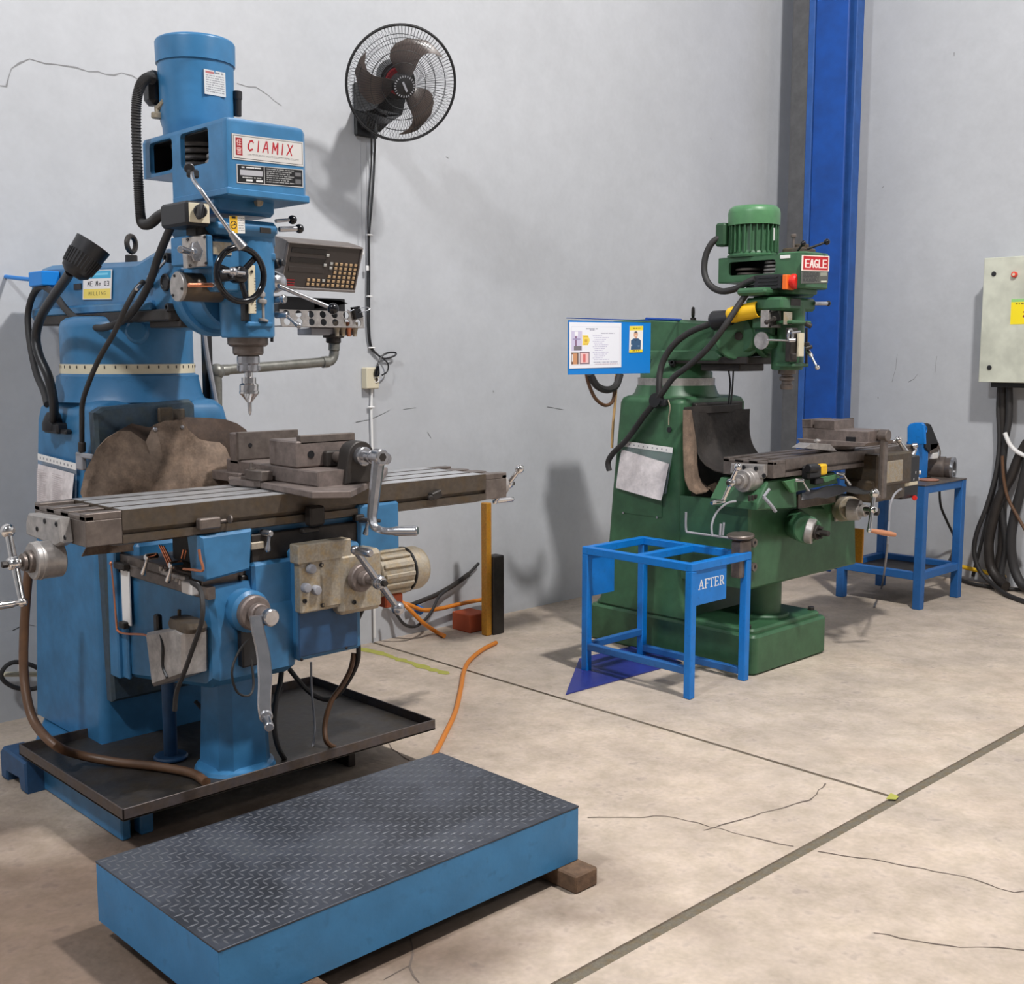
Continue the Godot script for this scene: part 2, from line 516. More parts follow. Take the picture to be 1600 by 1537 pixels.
func slab(called: String, x0: float, x1: float, z0: float, z1: float, parent: Node):
	var cell := 0.08
	var nx := int(ceil((x1 - x0) / cell)); var nz := int(ceil((z1 - z0) / cell))
	var f := FastNoiseLite.new(); f.seed = 5; f.frequency = 0.9; f.fractal_octaves = 4
	var h := FastNoiseLite.new(); h.seed = 15; h.frequency = 2.6; h.fractal_octaves = 3
	var V := PackedVector3Array(); var N := PackedVector3Array(); var C := PackedColorArray(); var I := PackedInt32Array()
	for j in nz + 1:
		for i in nx + 1:
			var p := Vector3(lerpf(x0, x1, float(i) / nx), 0, lerpf(z0, z1, float(j) / nz))
			V.append(p); N.append(Vector3.UP)
			var k := 1.0 + 0.10 * f.get_noise_2d(p.x, p.z) + 0.06 * h.get_noise_2d(p.x, p.z)
			var grey := smoothstep(2.2, 3.6, p.x + 0.5 * f.get_noise_2d(p.z, p.x)) * 0.35
			var c := Color(1, 1, 1).lerp(Color(0.90, 0.96, 1.03), grey)
			# oil and dirt trodden in round the blue mill
			var d := Vector2((p.x - 1.05) / 0.95, (p.z + 2.35) / 0.95).length() + 0.5 * f.get_noise_2d(p.x * 1.7, p.z * 1.7) + 0.25 * h.get_noise_2d(p.x, p.z)
			var s := 1.0 - smoothstep(0.45, 1.35, d)
			var d2 := Vector2((p.x - 0.72) / 0.75, (p.z + 1.8) / 1.2).length() + 0.6 * f.get_noise_2d(p.x * 2.0, p.z * 2.0)
			s = maxf(s, 0.9 * (1.0 - smoothstep(0.4, 1.2, d2)))
			c = c.lerp(Color(0.27, 0.215, 0.185), s * 0.9)
			C.append(Color(c.r * k, c.g * k, c.b * k))
	for j in nz:
		for i in nx:
			var a := j * (nx + 1) + i
			I.append_array([a, a + 1, a + nx + 2, a, a + nx + 2, a + nx + 1])
	var base := V.size()
	for q in [[Vector3(x0, 0, z0), Vector3(x1, 0, z0), Vector3(0, 0, -1)], [Vector3(x1, 0, z0), Vector3(x1, 0, z1), Vector3(1, 0, 0)], [Vector3(x1, 0, z1), Vector3(x0, 0, z1), Vector3(0, 0, 1)], [Vector3(x0, 0, z1), Vector3(x0, 0, z0), Vector3(-1, 0, 0)]]:
		V.append_array([q[0], q[1], q[1] - Vector3(0, 0.12, 0), q[0] - Vector3(0, 0.12, 0)])
		for k in 4: N.append(q[2]); C.append(Color(0.8, 0.8, 0.8))
		I.append_array([base, base + 2, base + 1, base, base + 3, base + 2])
		base += 4
	var A := []; A.resize(Mesh.ARRAY_MAX)
	A[Mesh.ARRAY_VERTEX] = V; A[Mesh.ARRAY_NORMAL] = N; A[Mesh.ARRAY_COLOR] = C; A[Mesh.ARRAY_INDEX] = I
	var m := ArrayMesh.new(); m.add_surface_from_arrays(Mesh.PRIMITIVE_TRIANGLES, A)
	obj(called, m, M.concrete, parent)

func lamp(p: Vector3, energy: float, col: Color, size: float, label: String):
	var t := thing("high_bay_lamp", label, "lamp", Vector3(p.x, p.y + 0.02, p.z), "high bay lamps under the ceiling")
	obj("reflector", mb().lathe([Vector2(0.05, 0.36), Vector2(0.07, 0.36), Vector2(0.1, 0.2), Vector2(0.235, 0.04), Vector2(0.24, 0.0), Vector2(0.25, 0.0), Vector2(0.245, 0.05), Vector2(0.11, 0.21), Vector2(0.09, 0.40), Vector2(0.0, 0.40)], p, Vector3.UP, 32), M.alu, t)
	obj("stem", mb().cyl(p + Vector3(0, 0.4, 0), Vector3(p.x, 6.0, p.z), 0.012), M.dark_iron, t)
	var g := StandardMaterial3D.new()
	g.albedo_color = Color(0.9, 0.9, 0.9); g.emission_enabled = true; g.emission = col; g.emission_energy_multiplier = 2.0
	obj("lens", mb().cyl(p + Vector3(0, 0.04, 0), p + Vector3(0, 0.06, 0), 0.2, 0.004, 32), g, t)
	var l := OmniLight3D.new()
	l.name = "light"
	l.light_energy = energy; l.light_color = col; l.light_size = size; l.omni_range = 30.0; l.omni_attenuation = 2.0; l.shadow_enabled = true
	t.add_child(l, true)
	l.position = Vector3(0, -0.04, 0)

func materials():
	var n1 := noise_img(11, 0.008, 4); var n2 := noise_img(12, 0.03, 5); var n3 := noise_img(13, 0.12, 3)
	var n4 := noise_img(14, 0.004, 3)
	T.soft = tex_from(func(a, b, c): var k: float = 0.86 + 0.16 * a + 0.08 * (b - 0.5); return Color(k, k, k), [n1, n2, n3])
	T.worn = tex_from(func(a, b, c): var k: float = 0.90 + 0.10 * a - 0.16 * clampf((b - 0.66) * 3.0, 0.0, 1.0) * clampf((a - 0.4) * 3.0, 0.0, 1.0); return Color(k * 0.98, k, k * 1.02), [n1, n2, n3])
	T.iron = tex_from(func(a, b, c): var k: float = 0.80 + 0.20 * a + 0.10 * (b - 0.5) + 0.06 * (c - 0.5); return Color(k * 1.02, k, k * 0.98), [n1, n2, n3])
	T.rusty = tex_from(func(a, b, c): var k: float = 0.84 + 0.16 * b; var r: float = clampf((a + 0.25 * (b - 0.5) - 0.4) * 1.6, 0.0, 1.0); return Color(k, k * (1.0 - 0.07 * r), k * (1.0 - 0.20 * r)), [n1, n2, n3])
	T.deck = tex_from(func(a, b, c): var k: float = 0.62 + 0.50 * a + 0.16 * (b - 0.5) + 0.08 * (c - 0.5); return Color(k * 1.0, k * 1.0, k * 1.02), [n4, n2, n3])
	T.wall = tex_from(func(a, b, c): var k: float = 0.955 + 0.045 * a + 0.03 * (b - 0.5) + 0.02 * (c - 0.5); return Color(k, k, k), [n4, n2, n3])
	T.conc = tex_from(func(a, b, c): var k: float = 0.86 + 0.14 * a + 0.10 * (b - 0.5) + 0.08 * (c - 0.5) - 0.10 * clampf((b - 0.74) * 6.0, 0.0, 1.0); return Color(k, k * 0.995, k * (0.985 + 0.03 * (b - 0.5))), [n1, n2, n3])
	T.wood = tex_from(func(a, b, c): var k: float = 0.7 + 0.3 * a + 0.25 * (c - 0.5); return Color(k, k * 0.97, k * 0.92), [n1, n2, n3])
	T.hide = tex_from(func(a, b, c): var k: float = 0.62 + 0.35 * a + 0.25 * (b - 0.5) + 0.2 * (c - 0.5); return Color(k, k * 0.98, k * 0.94), [n1, n2, n3])
	var f := FastNoiseLite.new(); f.seed = 21; f.frequency = 0.05; f.fractal_octaves = 5
	var im := f.get_seamless_image(512, 512); im.convert(Image.FORMAT_RGBA8); im.bump_map_to_normal_map(5.0)
	T.nrm = itex(im)
	f.frequency = 0.02
	im = f.get_seamless_image(512, 512); im.convert(Image.FORMAT_RGBA8); im.bump_map_to_normal_map(5.0)
	T.nrm2 = itex(im)
	# brushed steel: streaks along one way
	var g := RandomNumberGenerator.new(); g.seed = 3
	var br := img(256, 256, Color(1, 1, 1))
	for y in 256:
		var k := g.randf_range(0.78, 1.0)
		br.fill_rect(Rect2i(0, y, 256, 1), Color(k, k, k))
	T.brush = itex(br)
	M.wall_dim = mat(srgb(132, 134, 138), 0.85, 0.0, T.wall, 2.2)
	M.wall = mat(srgb(194, 196, 200), 0.8, 0.0, T.wall, 2.2, T.nrm, 0.04)
	M.concrete = mat(srgb(208, 191, 175), 0.72, 0.0, T.conc, 1.3, T.nrm, 0.2)
	M.concrete.vertex_color_use_as_albedo = true
	M.ceil = mat(srgb(120, 122, 126), 0.9)
	M.blue = mat(srgb(60, 123, 170), 0.36, 0.0, T.soft, 0.6, T.nrm2, 0.06)
	M.blue_worn = mat(srgb(58, 117, 160), 0.42, 0.0, T.worn, 0.35, T.nrm2, 0.08)
	M.blue_dark = mat(srgb(40, 80, 120), 0.5, 0.0, T.soft, 0.4)
	M.plat = mat(srgb(62, 132, 180), 0.45, 0.0, T.worn, 0.7, T.nrm2, 0.12)
	M.green = mat(srgb(62, 104, 72), 0.42, 0.0, T.soft, 0.6, T.nrm2, 0.06)
	M.green_lit = mat(srgb(84, 136, 92), 0.4, 0.0, T.soft, 0.5)
	M.beam = mat(srgb(6, 76, 164), 0.5, 0.0, T.soft, 1.1)
	M.beam_lit = mat(srgb(44, 92, 166), 0.6, 0.0, T.soft, 0.8)  # paler copy of the column blue, painting in its differently lit faces
	M.paper = mat(srgb(232, 224, 224), 0.6, 0.0, T.soft, 0.25, T.nrm2, 0.3)
	M.pale_print = mat(srgb(196, 186, 188), 0.7)
	M.way = mat(srgb(74, 92, 108), 0.4, 0.35, T.rusty, 0.25)
	M.ochre = mat(srgb(206, 146, 44), 0.5, 0.0, T.rusty, 0.2)
	M.tan = mat(srgb(186, 150, 100), 0.5)
	M.angle = mat(srgb(92, 92, 94), 0.7, 0.0, T.soft, 0.5)  # dark grey of the strip left of the column
	M.stand = mat(srgb(8, 126, 212), 0.4, 0.0, T.worn, 0.5)
	M.stand_dull = mat(srgb(40, 104, 170), 0.5, 0.0, T.worn, 0.4)
	M.board = mat(srgb(10, 128, 214), 0.45)
	M.iron = mat(srgb(128, 120, 116), 0.42, 0.55, T.iron, 0.25, T.nrm2, 0.1)
	M.iron_brown = mat(srgb(98, 88, 78), 0.45, 0.45, T.rusty, 0.3, T.nrm2, 0.1)
	M.iron_warm = mat(srgb(140, 130, 127), 0.5, 0.4, T.iron, 0.2, T.nrm2, 0.1)
	M.steel = mat(srgb(196, 196, 200), 0.24, 0.9, T.soft, 0.2)
	M.ground = mat(srgb(206, 206, 208), 0.34, 0.5, T.soft, 0.2)
	M.alu = mat(srgb(186, 184, 184), 0.42, 0.55, T.iron, 0.2)
	M.chrome = mat(srgb(225, 222, 220), 0.12, 1.0)
	M.cast = mat(srgb(186, 176, 160), 0.5, 0.35, T.rusty, 0.14)
	M.copper = mat(srgb(214, 138, 104), 0.3, 0.8)
	M.black = mat(srgb(30, 30, 33), 0.42)
	M.black_gloss = mat(srgb(18, 18, 22), 0.15)
	M.rubber = mat(srgb(44, 42, 42), 0.6)
	M.hose_brown = mat(srgb(104, 74, 52), 0.45, 0.0, T.soft, 0.2)
	M.hose_orange = mat(srgb(214, 128, 40), 0.4)
	M.dark_iron = mat(srgb(58, 54, 52), 0.5, 0.3, T.iron, 0.3)
	M.tray = mat(srgb(74, 70, 68), 0.45, 0.45, T.rusty, 0.4, T.nrm2, 0.15)
	M.tray_rim = mat(srgb(92, 84, 84), 0.5, 0.3, T.rusty, 0.3)
	M.tread = mat(srgb(86, 90, 98), 0.42, 0.4, T.deck, 0.8, T.nrm2, 0.1)
	M.wood = mat(srgb(122, 98, 80), 0.8, 0.0, T.wood, 0.15, T.nrm, 0.4)
	M.hide = mat(srgb(152, 131, 117), 0.75, 0.0, T.hide, 0.5, T.nrm2, 0.5)
	M.hide_dark = mat(srgb(84, 66, 56), 0.75, 0.0, T.hide, 0.5, T.nrm2, 0.4)
	M.black_hide = mat(srgb(56, 50, 48), 0.6, 0.0, T.hide, 0.5, T.nrm2, 0.5)
	M.white = mat(srgb(236, 234, 232), 0.5)
	M.cream = mat(srgb(216, 206, 180), 0.5)
	M.cabinet = mat(srgb(212, 214, 198), 0.45, 0.0, T.soft, 1.2)
	M.yellow = mat(srgb(236, 186, 30), 0.45)
	M.red = mat(srgb(214, 40, 32), 0.35)
	M.orange = mat(srgb(236, 110, 40), 0.4)
	M.crimson = mat(srgb(160, 30, 40), 0.4)
	M.crack = mat(srgb(104, 92, 84), 0.95)
	M.wall_crack = mat(srgb(140, 140, 142), 0.95)
	M.joint = mat(srgb(122, 114, 100), 0.9, 0.0, T.rusty, 0.16, T.nrm, 0.8)
	M.tape = mat(srgb(188, 182, 84), 0.7, 0.0, T.worn, 0.12)
	M.dro = mat(srgb(128, 120, 116), 0.45, 0.0, T.soft, 0.3)
	M.dro_face = mat(srgb(58, 52, 50), 0.35)
	M.key = mat(srgb(190, 158, 120), 0.5)
	M.key_grey = mat(srgb(190, 188, 182), 0.5)
	M.smoke = mat(srgb(86, 76, 72), 0.3)
	M.fan_black = mat(srgb(26, 26, 28), 0.5)
	M.brick = mat(srgb(180, 84, 50), 0.7)
	M.lead = mat(srgb(150, 150, 156), 0.5)
	M.sleeve = mat(srgb(226, 222, 222), 0.3, 0.0, T.soft, 0.3)
	var gl := StandardMaterial3D.new()
	gl.transparency = BaseMaterial3D.TRANSPARENCY_ALPHA; gl.albedo_color = Color(0.85, 0.9, 0.95, 0.10); gl.roughness = 0.15
	M.film = gl

func _ready():
	var cam := Camera3D.new()
	cam.name = "camera"
	cam.fov = rad_to_deg(2.0 * atan(768.5 / 1786.0))
	add_child(cam)
	cam.look_at_from_position(Vector3(0, 1.3, 0), Vector3(0, 1.3, 0) + Vector3(0.68960, -0.12048, -0.71411), Vector3.UP)
	cam.current = true
	var we := WorldEnvironment.new()
	we.name = "environment"
	var env := Environment.new()
	env.background_mode = Environment.BG_COLOR
	env.background_color = Color(0.5, 0.5, 0.52)
	env.tonemap_mode = Environment.TONE_MAPPER_LINEAR
	env.tonemap_exposure = 0.45
	env.sdfgi_enabled = true; env.ssao_enabled = true; env.ssil_enabled = true
	we.environment = env
	add_child(we)
	materials()
	lamp(Vector3(2.95, 5.0, -0.55), 50.0, Color(1.0, 0.99, 0.98), 0.16, "main high bay lamp hanging over the aisle in front of the fan")
	lamp(Vector3(-1.6, 5.0, -1.6), 40.0, Color(0.98, 0.99, 1.0), 0.25, "second high bay lamp hanging over the aisle to the left of the blue mill")
	lamp(Vector3(3.6, 5.0, 3.6), 8.0, Color(1.0, 0.985, 0.97), 0.3, "added fill lamp hanging unseen behind the camera on the right")  # unseen weak lamp added to fill the shadows
	room()
	size = 1.1; shift = Vector3(0, -0.13, 0)
	blue_mill()
	blue_extras()
	size = 1.0; shift = Vector3()
	green_mill()
	green_extras()
	furniture()
	wall_things()

func room():
	var fl := Node3D.new(); fl.name = "floor"; fl.set_meta("kind", "structure"); add_child(fl)
	var jz := -1.535; var jw := 0.017; var jx := 3.06; var jh := 0.008
	slab("slab", -5.0, jx - jh, -4.08, jz - jw, fl)
	slab("slab", jx + jh, 6.4, -4.08, jz - jw, fl)
	slab("slab", -5.0, 6.4, jz + jw, 6.0, fl)
	obj("joint_filler", mb().mm(Vector3(-5, -0.12, jz - jw), Vector3(6.4, -0.005, jz + jw)), M.joint, fl)
	obj("joint_filler", mb().mm(Vector3(jx - jh, -0.12, -4.08), Vector3(jx + jh, -0.004, jz - jw)), M.joint, fl)
	var tp := mb()
	ribbon(tp, [Vector3(2.952, 0.001, -4.039), Vector3(2.967, 0.001, -3.874), Vector3(2.965, 0.001, -3.446)], 0.045, Vector3.UP, 3, 0.004)
	ribbon(tp, [Vector3(3.056, 0.001, -1.563), Vector3(3.062, 0.001, -1.537)], 0.05, Vector3.UP, 4, 0.003)
	obj("tape_remnant", tp, M.tape, fl)
	var cr := [[Vector3(2.299, 0.001, -2.074), Vector3(2.465, 0.001, -1.927), Vector3(2.494, 0.001, -1.837), Vector3(2.495, 0.001, -1.794), Vector3(2.552, 0.001, -1.566)],
		[Vector3(2.571, 0.001, -1.505), Vector3(2.641, 0.001, -1.357), Vector3(2.702, 0.001, -1.182), Vector3(2.710, 0.001, -1.050), Vector3(2.820, 0.001, -1.010)],
		[Vector3(2.464, 0.001, -1.794), Vector3(2.736, 0.001, -1.735), Vector3(2.860, 0.001, -1.707), Vector3(3.010, 0.001, -1.744)],
		[Vector3(2.285, 0.001, -1.190), Vector3(2.363, 0.001, -1.026), Vector3(2.424, 0.001, -0.967), Vector3(2.482, 0.001, -0.880)],
		[Vector3(2.286, 0.001, -2.973), Vector3(2.250, 0.001, -2.903), Vector3(2.225, 0.001, -2.778)],
		[Vector3(1.518, 0.001, -1.900), Vector3(1.478, 0.001, -1.842), Vector3(1.440, 0.001, -1.806), Vector3(1.415, 0.001, -1.743)],
		[Vector3(1.444, 0.001, -1.810), Vector3(1.370, 0.001, -1.804)]]
	for i in cr.size():
		var b := mb()
		ribbon(b, cr[i], 0.005, Vector3.UP, 30 + i)
		obj("crack", b, M.crack, fl)
	var wl := struct("wall_left", mb().mm(Vector3(-5.0, -0.12, -4.28), Vector3(6.6, 6.2, -4.08)), M.wall)
	var b := mb()
	ribbon(b, [Vector3(1.534, 2.197, -4.079), Vector3(1.555, 2.198, -4.079), Vector3(1.575, 2.260, -4.079), Vector3(1.638, 2.302, -4.079), Vector3(1.690, 2.296, -4.079), Vector3(1.799, 2.301, -4.079), Vector3(1.845, 2.294, -4.079), Vector3(1.908, 2.295, -4.079), Vector3(1.969, 2.310, -4.079), Vector3(2.042, 2.292, -4.079), Vector3(2.118, 2.295, -4.079)], 0.006, Vector3(0, 0, 1), 8)
	ribbon(b, [Vector3(2.443, 2.348, -4.079), Vector3(2.529, 2.347, -4.079), Vector3(2.645, 2.293, -4.079)], 0.003, Vector3(0, 0, 1), 9)
	obj("crack", b, M.wall_crack, wl)
	var wr := struct("wall_right", mb().mm(Vector3(6.4, -0.12, -4.08), Vector3(6.6, 6.2, 6.0)), M.wall)
	var xs := 6.3995
	for q in [[Vector3(6.399, 1.295, -3.331), Vector3(6.399, 1.212, -3.336), Vector3(6.399, 1.128, -3.357)], [Vector3(6.399, 1.284, -3.085), Vector3(6.399, 1.188, -3.092)], [Vector3(6.399, 1.130, -3.255), Vector3(6.399, 1.149, -3.220), Vector3(6.399, 1.180, -3.197)], [Vector3(6.399, 2.971, -3.063), Vector3(6.399, 2.950, -3.062)], [Vector3(6.399, 2.271, -3.471), Vector3(6.399, 2.280, -3.459)], [Vector3(6.399, 1.038, -3.444), Vector3(6.399, 1.026, -3.443)]]:
		b = mb()
		ribbon(b, q, 0.005, Vector3(-1, 0, 0), 12, 0.002)
		obj("scuff", b, M.wall_crack, wr)
	for q in [[Vector3(3.520, 2.192, -4.080), Vector3(3.535, 2.188, -4.080)], [Vector3(2.988, 0.999, -4.080), Vector3(3.072, 1.009, -4.080), Vector3(3.180, 1.048, -4.080)], [Vector3(3.253, 1.046, -4.080), Vector3(3.328, 1.052, -4.080)], [Vector3(4.189, 1.027, -4.080), Vector3(4.308, 1.010, -4.080)], [Vector3(3.395, 0.937, -4.080), Vector3(3.418, 0.906, -4.080)], [Vector3(3.810, 1.120, -4.080), Vector3(3.818, 1.110, -4.080)], [Vector3(5.526, 2.531, -4.080), Vector3(5.539, 2.522, -4.080)], [Vector3(1.480, 0.324, -4.080), Vector3(1.525, 0.340, -4.080), Vector3(1.557, 0.328, -4.080)]]:
		b = mb()
		ribbon(b, q, 0.0035, Vector3(0, 0, 1), 14, 0.004)
		obj("scuff", b, M.wall_crack, wl)
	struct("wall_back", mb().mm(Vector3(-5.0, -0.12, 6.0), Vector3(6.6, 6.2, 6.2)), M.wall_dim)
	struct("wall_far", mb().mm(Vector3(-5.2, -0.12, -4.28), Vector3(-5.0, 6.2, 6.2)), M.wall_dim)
	struct("ceiling", mb().mm(Vector3(-5.0, 6.0, -4.08), Vector3(6.4, 6.2, 6.0)), M.ceil)
	# the steel column in the corner: two flanges and a web, one flange plate facing the room
	var t := thing("steel_column", "tall bright blue painted steel column standing in the room corner behind the green mill", "column", Vector3(6.13, 0, -3.65))
	obj("flange", mb().mm(Vector3(6.05, 0, -3.735), Vector3(6.07, 6.0, -3.525), 0.004), M.beam, t)
	obj("web", mb().mm(Vector3(6.06, 0, -3.66), Vector3(6.16, 6.0, -3.64)), M.beam, t)
	obj("flange", mb().mm(Vector3(6.145, 0, -3.735), Vector3(6.225, 6.0, -3.525), 0.004), M.beam_lit, t)
	obj("edge_strip", mb().mm(Vector3(6.042, 0, -3.777), Vector3(6.06, 6.0, -3.737), 0.003), M.beam_lit, t)
	obj("grey_strip", mb().mm(Vector3(6.045, 0, -3.886), Vector3(6.06, 6.0, -3.779), 0.002), M.angle, t)  # plain dark grey strip along the left of the column

func crank_ball(parent: Node, hub: Vector3, ax: Vector3, arm: Vector3, m: Material, grip_len: float, called := "crank_handle", k := 1.0) -> MeshInstance3D:
	# a machine crank: hub on its shaft, a tapered arm each way, a counterweight ball and a turned grip
	var n := ax.normalized()
	var b := mb()
	b.cyl(hub - n * 0.012 * k, hub + n * 0.014 * k, 0.014 * k, 0.003 * k, 16)
	b.ball(hub, 0.0165 * k, 8)
	b.cyl(hub, hub + arm, 0.0085 * k, 0.001, 12, 0.007 * k)
	b.cyl(hub, hub - arm * 0.85, 0.0085 * k, 0.001, 12, 0.0075 * k)
	b.ball(hub - arm * 0.85, 0.0155 * k, 8)
	b.ball(hub + arm, 0.0105 * k, 8)
	var o := obj(called, b, m, parent)
	var g := hub + arm
	obj("grip", mb().lathe([Vector2(0, 0), Vector2(0.006 * k, 0), Vector2(0.006 * k, grip_len * 0.12), Vector2(0.0085 * k, grip_len * 0.2), Vector2(0.0095 * k, grip_len * 0.7), Vector2(0.0085 * k, grip_len * 0.95), Vector2(0.006 * k, grip_len), Vector2(0, grip_len)], g, n, 14), m, o)
	obj("shaft_nut", mb().cyl(hub + n * 0.012 * k, hub + n * 0.026 * k, 0.0075 * k, 0.001, 6), M.dark_iron, o)
	return o

func lock_handle(parent: Node, p: Vector3, d: Vector3, drop: Vector3, m: Material, called := "lock_lever"):
	var n := d.normalized()
	var b := mb()
	b.cyl(p, p + n * 0.035, 0.0085, 0.002, 14)
	var q := p + n * 0.028
	b.lathe([Vector2(0, 0), Vector2(0.0045, 0.0), Vector2(0.0042, drop.length() * 0.45), Vector2(0.0075, drop.length() * 0.8), Vector2(0.0078, drop.length() * 0.92), Vector2(0.005, drop.length()), Vector2(0, drop.length())], q, drop, 12)
	obj(called, b, m, parent)

func t_table(parent: Node, x0: float, x1: float, y1: float, z0: float, z1: float, h: float, m: Material, top: Material):
	# slab with three T-slots along it, a trough at each end and a groove along its front
	var dz := z1 - z0
	var prof := []
	var y0 := y1 - h
	prof.append_array([Vector2(z1, y1), Vector2(z1, y1 - h * 0.60), Vector2(z1 - 0.012, y1 - h * 0.62), Vector2(z1 - 0.012, y1 - h * 0.74), Vector2(z1, y1 - h * 0.76), Vector2(z1, y0), Vector2(z1 - 0.05, y0 - 0.012), Vector2(z0 + 0.05, y0 - 0.012), Vector2(z0, y0), Vector2(z0, y1)])
	for k in 3:
		var c := z0 + dz * (0.22 + 0.28 * k)
		prof.append_array([Vector2(c - 0.008, y1), Vector2(c - 0.008, y1 - 0.014), Vector2(c - 0.014, y1 - 0.014), Vector2(c - 0.014, y1 - 0.026), Vector2(c + 0.014, y1 - 0.026), Vector2(c + 0.014, y1 - 0.014), Vector2(c + 0.008, y1 - 0.014), Vector2(c + 0.008, y1)])
	var e := 0.085
	var o := obj("table", mb().prism_x(prof, x0 + e, x1 - e), m, parent, 20.0)
	# end troughs
	for s in [0, 1]:
		var a: float = x0 if s == 0 else x1 - e
		var b := mb()
		b.mm(Vector3(a, y0, z0), Vector3(a + e, y1 - 0.016, z1), 0.002)
		b.mm(Vector3(a if s == 0 else a + e - 0.02, y1 - 0.017, z0), Vector3(a + 0.02 if s == 0 else a + e, y1 - 0.006, z1), 0.002)
		b.mm(Vector3(a, y1 - 0.017, z1 - 0.03), Vector3(a + e, y1, z1), 0.002)
		b.mm(Vector3(a, y1 - 0.017, z0), Vector3(a + e, y1, z0 + 0.03), 0.002)
		for k in 2:
			var c := z0 + dz * (0.36 + 0.28 * k)
			b.mm(Vector3(a, y1 - 0.017, c - 0.03), Vector3(a + e, y1 - 0.003, c + 0.012), 0.001)
		obj("end_trough", b, M.iron, o)
	for k in 4:   # ground lands between the slots
		var za: float = [z0 + 0.003, z0 + dz * 0.22 + 0.010, z0 + dz * 0.50 + 0.010, z0 + dz * 0.78 + 0.010][k]
		var zb: float = [z0 + dz * 0.22 - 0.010, z0 + dz * 0.50 - 0.010, z0 + dz * 0.78 - 0.010, z1 - 0.003][k]
		obj("ground_land", mb().mm(Vector3(x0 + e + 0.004, y1, za), Vector3(x1 - e - 0.004, y1 + 0.0012, zb)), top, o)
	return o

